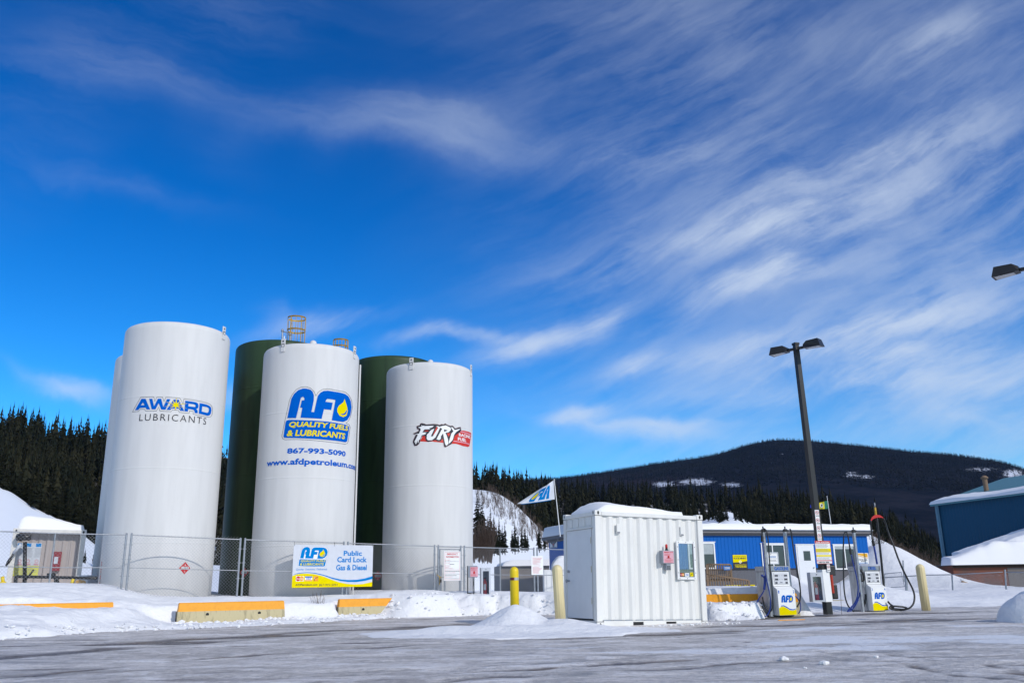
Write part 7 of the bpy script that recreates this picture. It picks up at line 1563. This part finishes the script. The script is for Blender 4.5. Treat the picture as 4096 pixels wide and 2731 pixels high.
# left hillside: two skyline rows and a front row above the white slope
gC = 'dark spruces crowding the hillside at the left'; n_single = 0
rl = random.Random(21); sky_y = lambda x: np.interp(x, [0, 30, 60, 90, 105, 130, 150, 165, 190, 215, 235], [958, 962, 950, 962, 975, 985, 975, 988, 995, 1003, 1008])
for k in range(44):
    x = -14 + k * 5.8 + rl.uniform(-2.5, 2.5); y = float(sky_y(x)) + rl.choice([-8, 0, 8, 14, 20, 26]); hgt = rl.uniform(56, 88) 
    single(x, y, y + hgt, 385 - k * .3 + rl.uniform(-8, 8), 'dark spruce on the skyline of the left hillside', 'skyline spruces on the left hillside', .95); n_single += 1
for (x, t0, b0) in [(48, 938, 1010), (20, 945, 1010), (88, 952, 1020), (143, 964, 1030), (95, 962, 1020)]: single(x, t0, b0, 372, 'tallest spruces of the left skyline, standing clear of the rest', 'tallest spruces on the left skyline', .95)
fe = lambda x: np.interp(x, [-40, 0, 20, 40, 60, 90, 120, 150, 180, 215, 240, 270], [1105, 1116, 1140, 1150, 1152, 1175, 1186, 1200, 1212, 1240, 1258, 1268])
for row, (dy, n_, hh_) in enumerate([(0, 30, 62), (-26, 30, 66), (-55, 28, 64), (-85, 26, 60)]):
    for k in range(n_):
        x = -25 + (262 / n_) * k + rl.uniform(-3, 3)
        if row > 1 and x < 12 and rl.random() < .3: continue
        b0 = float(fe(x)) + dy + rl.uniform(-8, 4); 
        if b0 < 1020: continue
        single(x, b0 - hh_ * rl.uniform(.8, 1.25), b0, [152, 190, 240, 300][row] + rl.uniform(-4, 4), ['spruce on the lower edge of the left forest, above the white slope', 'dark spruce in the second row of the left forest', 'dark spruce in the middle of the left forest', 'dark spruce high in the left forest, below the skyline'][row], ['spruces along the lower forest edge on the left', 'second row spruces on the left', 'middle spruces of the left forest', 'upper spruces of the left forest'][row], 1.15); n_single += 1
for (x, t0, b0) in [(8, 1060, 1150), (2, 1075, 1160), (28, 1120, 1140), (74, 1133, 1168), (86, 1228, 1252)]: single(x, t0, b0, 150, 'spruce standing on the white slope at the left edge', 'lone spruces on the white slope at the left', 1.1)
for (x, t0, b0) in [(180, 1263, 1290), (186, 1260, 1290), (193, 1262, 1290), (176, 1272, 1290), (214, 1262, 1290), (222, 1258, 1290)]: single(x, t0 - 3, b0 + 4, 120, 'snow-dusted little spruce seen through the fence between the loading cabinet and the tanks', 'little spruces by the loading cabinet', 1.3)
# ridge behind the office roof
rr_ = random.Random(33)
for k in range(38):
    x = 1722 + k * 10.8 + rr_.uniform(-4, 4)
    if 1612 < x < 1634 or 1664 < x < 1698 or 1948 < x < 1968: continue
    b0 = float(np.interp(x, [1620, 1700, 1800, 1900, 1990, 2050, 2110], [1196, 1200, 1203, 1205, 1205, 1235, 1262])) + rr_.uniform(-5, 6)
    if x < 1664: b0 -= 6
    if x < 1720: single_on('open_slope', x, b0 - rr_.uniform(34, 50), b0 - rr_.uniform(0, 8), 'spruce in the row behind the office roof', 'row of spruces behind the office building', 1.15); continue
    single(x, b0 - rr_.uniform(34, 56), b0, 318 + rr_.uniform(-6, 6), 'spruce in the row behind the office roof', 'row of spruces behind the office building', 1.15)
for x in (1596, 1604, 1611, 1617, 1628, 1637, 1643, 1648, 1654, 1659, 1663, 1667, 1671, 1689, 1693, 1698, 1703, 1709, 1716, 1722):
    b0 = rr_.uniform(1192, 1201); single_on('open_slope', x, b0 - rr_.uniform(26, 48), b0, 'spruce beside the white clearing behind the office roof', 'spruces around the clearing behind the office', 1.2)
for (x, t0, b0, lab) in [(2023, 1180, 1232, 'bushy spruce standing on the white slope right of the office'), (2042, 1205, 1245, 'smaller spruce on the open white slope'), (2029, 1255, 1290, 'broad spruce on the snow just right of the diesel pump mast'), (2052, 1233, 1268, 'spruce low on the white slope above the dumpster'), (2045, 1285, 1303, 'tiny spruce at the foot of the white slope')]:
    single_on('open_slope', x, t0, b0, lab, None, 1.25)

# forests read as masses
def forest(name, spec, mats, label, tri_rows=7, per=6, seed=0):
    """spec: list of (x, y, z, height, radius)"""
    A_ = np.array(spec, float); n = len(A_); rng = np.random.default_rng(seed); Vs = []; Fs = []; base_ = 0
    for i in range(tri_rows):
        f_ = i / tri_rows
        for k in range(per):
            a = rng.uniform(0, 6.283, n); r = A_[:, 4] * ((1 - f_) ** .9 * .95 + .06) * rng.uniform(.6, 1.2, n); z0 = A_[:, 2] + A_[:, 3] * (.10 + .86 * f_ + rng.uniform(-.03, .03, n)); dr = A_[:, 3] * (.07 + .07 * (1 - f_)) * rng.uniform(.7, 1.5, n)
            ca, sa = np.cos(a), np.sin(a); w_ = r * rng.uniform(.35, .6, n)
            v0 = np.stack([A_[:, 0], A_[:, 1], z0 + dr * .9], -1); v1 = np.stack([A_[:, 0] + ca * r - sa * w_, A_[:, 1] + sa * r + ca * w_, z0 - dr * .3], -1); v2 = np.stack([A_[:, 0] + ca * r + sa * w_, A_[:, 1] + sa * r - ca * w_, z0 - dr * .5], -1)
            Vs.append(np.stack([v0, v1, v2], 1).reshape(-1, 3)); Fs.append(np.arange(base_, base_ + 3 * n).reshape(-1, 3)); base_ += 3 * n
    for k in range(2):
        a = k * math.pi / 2; w_ = A_[:, 3] * .012 + .04; t_ = A_[:, 4] * .10
        v0 = np.stack([A_[:, 0], A_[:, 1], A_[:, 2] + A_[:, 3] * 1.06], -1); v1 = np.stack([A_[:, 0] + math.cos(a) * t_, A_[:, 1] + math.sin(a) * t_, A_[:, 2] + A_[:, 3] * .80], -1); v2 = np.stack([A_[:, 0] - math.cos(a) * t_, A_[:, 1] - math.sin(a) * t_, A_[:, 2] + A_[:, 3] * .80], -1)
        Vs.append(np.stack([v0, v1, v2], 1).reshape(-1, 3)); Fs.append(np.arange(base_, base_ + 3 * n).reshape(-1, 3)); base_ += 3 * n
    o = npmesh(name, np.concatenate(Vs), np.concatenate(Fs), mats, None, False, 3)
    return tag(o, label, 'forest', None, 'stuff')
def scatter(hname, n, hmin, hmax, wf, mask, seed, smin=0.0, smax=1.06, bias=1.0, x0=None, x1=None):
    name, dirs, rr, Z, pxs = HILLS[IDX[hname]]; rng = random.Random(seed); out = []; tries = 0; r0, r1 = rr[0], rr[np.argmax(rr >= rr[0] + (rr[-1] - rr[0]) * .0)] ; rid = None
    rA, rB = rr[0], rr[-9]
    while len(out) < n and tries < n * 12:
        tries += 1; px = rng.uniform(x0 or pxs[0], x1 or pxs[-1]); s = (rA ** 2 + (((rA + (rB - rA) * smax) ** 2) - rA ** 2) * rng.uniform(smin, 1) ** bias) ** .5
        p = hill_pt(IDX[hname], px, s); q_ = proj(p); x, y = q_[0] / K, q_[1] / K
        if mask and rng.random() > mask(x, y): continue
        h = rng.uniform(hmin, hmax) * (1.25 if rng.random() < .12 else 1); out.append((p[0], p[1], p[2] - .3, h, h * rng.uniform(.13, .19) * wf))
    return out
def clump_(x, y, s_): return float(fbm(np.array([x / 26. + s_]), np.array([y / 11.]), 1.0, 3, 71)[0])
def m_left(x, y):
    if clump_(x, y, 0) > .62: return .12
    if y > float(fe(x)) - 4 and x < 260: return 0
    if 95 < x < 122 and 1005 < y < 1022: return .15
    if 505 < x < 530 and 1040 < y < 1075: return .25
    return 1
L1 = scatter('left_hill', 2300, 8, 13.0, 1.0, m_left, 3, 0.0, 1.05, x0=-900 * K, x1=1290 * K)
forest('left_forest', L1, m_spruce, 'dense dark spruce forest covering the left hillside and running behind the tanks', seed=2)
# forest filling in between the snow slope and the hill at the far left
L0 = []
rq = random.Random(8)
for k in range(330):
    x = rq.uniform(-60, 300); y = float(fe(x)) - rq.uniform(2, 130); r = np.interp(float(fe(x)) - y, [0, 130], [165, 330])
    v = ray(x * K, y * K); h = math.hypot(v.x, v.y); z = CAMZ + v.z / h * r
    if y < 1005 or z < 0: continue
    hh = rq.uniform(6, 9); L0.append((v.x / h * r, v.y / h * r, z - .4, hh, hh * .17))
forest('hillside_forest', L0, m_spruce, 'spruce forest between the white slope and the left skyline', seed=9)
clear = [[(1618, 1170), (1650, 1170), (1650, 1200), (1618, 1200)], [(1672, 1160), (1690, 1160), (1700, 1200), (1672, 1200)]]
def m_ridge(x, y):
    if clump_(x, y, 9) > .64: return .2
    if 2068 < x < 2112 and 1205 + (x - 2068) * .6 < y < 1230 + (x - 2068) * .75: return .12
    if 1985 < x < 2020 and 1190 < y < 1200: return .3
    if 1625 < x < 1700 and 1176 < y < 1200: return .35
    if 1230 < x < 1300 and 1150 < y < 1200: return .5
    return 1
L2 = scatter('forest_ridge', 3300, 9, 15.0, 1.0, m_ridge, 4, 0.0, 1.05, x0=1080 * K)
forest('ridge_forest', L2, m_spruce, 'dark spruce forest on the ridge behind the office building', seed=3)
# foreground slope forest edge over the open slope
def m_open(x, y):
    e = float(np.interp(x, [1560, 1900, 1985, 2020, 2060, 2100, 2140], [1196, 1200, 1203, 1222, 1246, 1270, 1296]))
    return 1 if y < e else 0
L3 = []
for k in range(520):
    x = rq.uniform(1560, 2165); e = float(np.interp(x, [1560, 1900, 1985, 2020, 2060, 2100, 2140, 2165], [1196, 1200, 1203, 1226, 1252, 1276, 1300, 1315])); y = e - rq.uniform(0, 16); r = 335 + (e - y) * 6
    if (1600 < x < 1706) or (2074 < x < 2100 and rq.random() < .8): continue
    v = ray(x * K, y * K); h = math.hypot(v.x, v.y); hh = rq.uniform(6, 10); L3.append((v.x / h * r, v.y / h * r, CAMZ + v.z / h * r - .8, hh, hh * .16))
forest('forest_edge', L3, m_spruce, 'lower edge of the ridge forest above the open white slope', seed=12)
def m_mtn(x, y):
    v = 1.0
    for (cx, cy, a, b_, am_) in [(1530, 1112, 40, 9, .50), (1600, 1106, 60, 12, .52), (1680, 1115, 40, 8, .46), (1955, 1090, 26, 9, .42), (1985, 1096, 22, 7, .48), (2325, 1090, 34, 16, .62), (2255, 1078, 60, 8, .40)]:
        v -= 1.5 * am_ * math.exp(-((x - cx) / a) ** 2 - ((y - cy) / b_) ** 2)
    return max(v, .12)
L4 = scatter('mountain', 22000, 6, 9.5, 1.7, m_mtn, 5, .15, 1.02, bias=.8, x0=1080 * K, x1=2480 * K)
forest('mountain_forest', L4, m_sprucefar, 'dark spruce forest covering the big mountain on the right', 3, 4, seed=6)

# bare brush on the slopes
def brush(name, label, pts, seed=0):
    rng = random.Random(seed); mb = MB()
    for (x, y, z, h_) in pts:
        for k in range(rng.randint(3, 6)):
            a = rng.uniform(0, 6.28); l = h_ * rng.uniform(.12, .30); w_ = h_ * .008 + .012; hh = h_ * rng.uniform(.6, 1.1)
            p0, p1 = Vector((x, y, z - .2)), Vector((x + math.cos(a) * l, y + math.sin(a) * l, z + hh))
            mb.cyl(p0, p1, w_, w_ * .3, n=3, caps=False, smooth=False)
            for j in range(3):
                t_ = rng.uniform(.35, .9); q_ = p0.lerp(p1, t_); b_ = rng.uniform(0, 6.28); mb.cyl(q_, q_ + Vector((math.cos(b_) * h_ * .14, math.sin(b_) * h_ * .14, h_ * .22)), w_ * .5, w_ * .2, n=3, caps=False, smooth=False)
    o = mb.build(name, m_twig); return tag(o, label, 'brush', None, 'stuff')
def slope_pts(hname, n, poly, h0, h1, seed):
    rng = random.Random(seed); out = []; name, dirs, rr, Z, pxs = HILLS[IDX[hname]]; t_ = 0
    xs = [p[0] for p in poly]
    while len(out) < n and t_ < n * 40:
        t_ += 1; px = rng.uniform(min(xs), max(xs)) * K; s = rng.uniform(rr[0], rr[-9]); p = hill_pt(IDX[hname], px, s); q_ = proj(p)
        if inpoly(q_[0] / K, q_[1] / K, poly): out.append((*p, rng.uniform(h0, h1)))
    return out
brush('slope_brush', 'sparse bare brown brush on the snowy cut slope', slope_pts('cut_slope', 260, [(1092, 1124), (1120, 1120), (1180, 1150), (1265, 1235), (1262, 1262), (1190, 1230), (1095, 1160)], 1.2, 3.2, 5), 3)
brush('hillside_brush', 'bare brown brush on the open white slope at the right', slope_pts('open_slope', 300, [(1990, 1225), (2010, 1228), (2160, 1308), (2165, 1335), (2060, 1330), (2000, 1290)], 1.0, 3.0, 6), 4)
bt = [(x, y, 0) for x, y in []]
rb2 = random.Random(4); pts = []
for k in range(46):
    x = rb2.uniform(2068, 2150); v = ray(x * K, rb2.uniform(1308, 1332) * K); h = math.hypot(v.x, v.y); r = 175; pts.append((v.x / h * r, v.y / h * r, CAMZ + v.z / h * r, rb2.uniform(2, 5)))
brush('thicket', 'bare brown thicket at the foot of the slope beside the teal hall', pts, 8)
pts = []
for k in range(60):
    x = rb2.uniform(1088, 1130); v = ray(x * K, rb2.uniform(1262, 1290) * K); h = math.hypot(v.x, v.y); r = 90; pts.append((v.x / h * r, v.y / h * r, CAMZ + v.z / h * r, rb2.uniform(1.5, 3.5)))
brush('fence_brush', 'bare brown bushes behind the fence right of the FURY tank', pts, 9)

# thin blue air between here and the mountain
mb = MB(); mb.box(-3200, 4200, -60, 4200, -6, 520, 0); hz = mb.build('haze', [])
hm = bpy.data.materials.new('haze'); hm.use_nodes = True; ht = NT(hm.node_tree); ht.n.clear(); pv = ht.new('ShaderNodeVolumePrincipled'); pv.inputs['Color'].default_value = (.38, .58, 1, 1); pv.inputs['Density'].default_value = HAZE
ho = ht.new('ShaderNodeOutputMaterial'); ht.l.new(pv.outputs[0], ho.inputs['Volume']); hz.data.materials.append(hm); tag(hz, 'thin blue winter haze lying over the valley', 'haze', None, 'stuff')
print('singles', n_single, 'objects', len(bpy.data.objects))
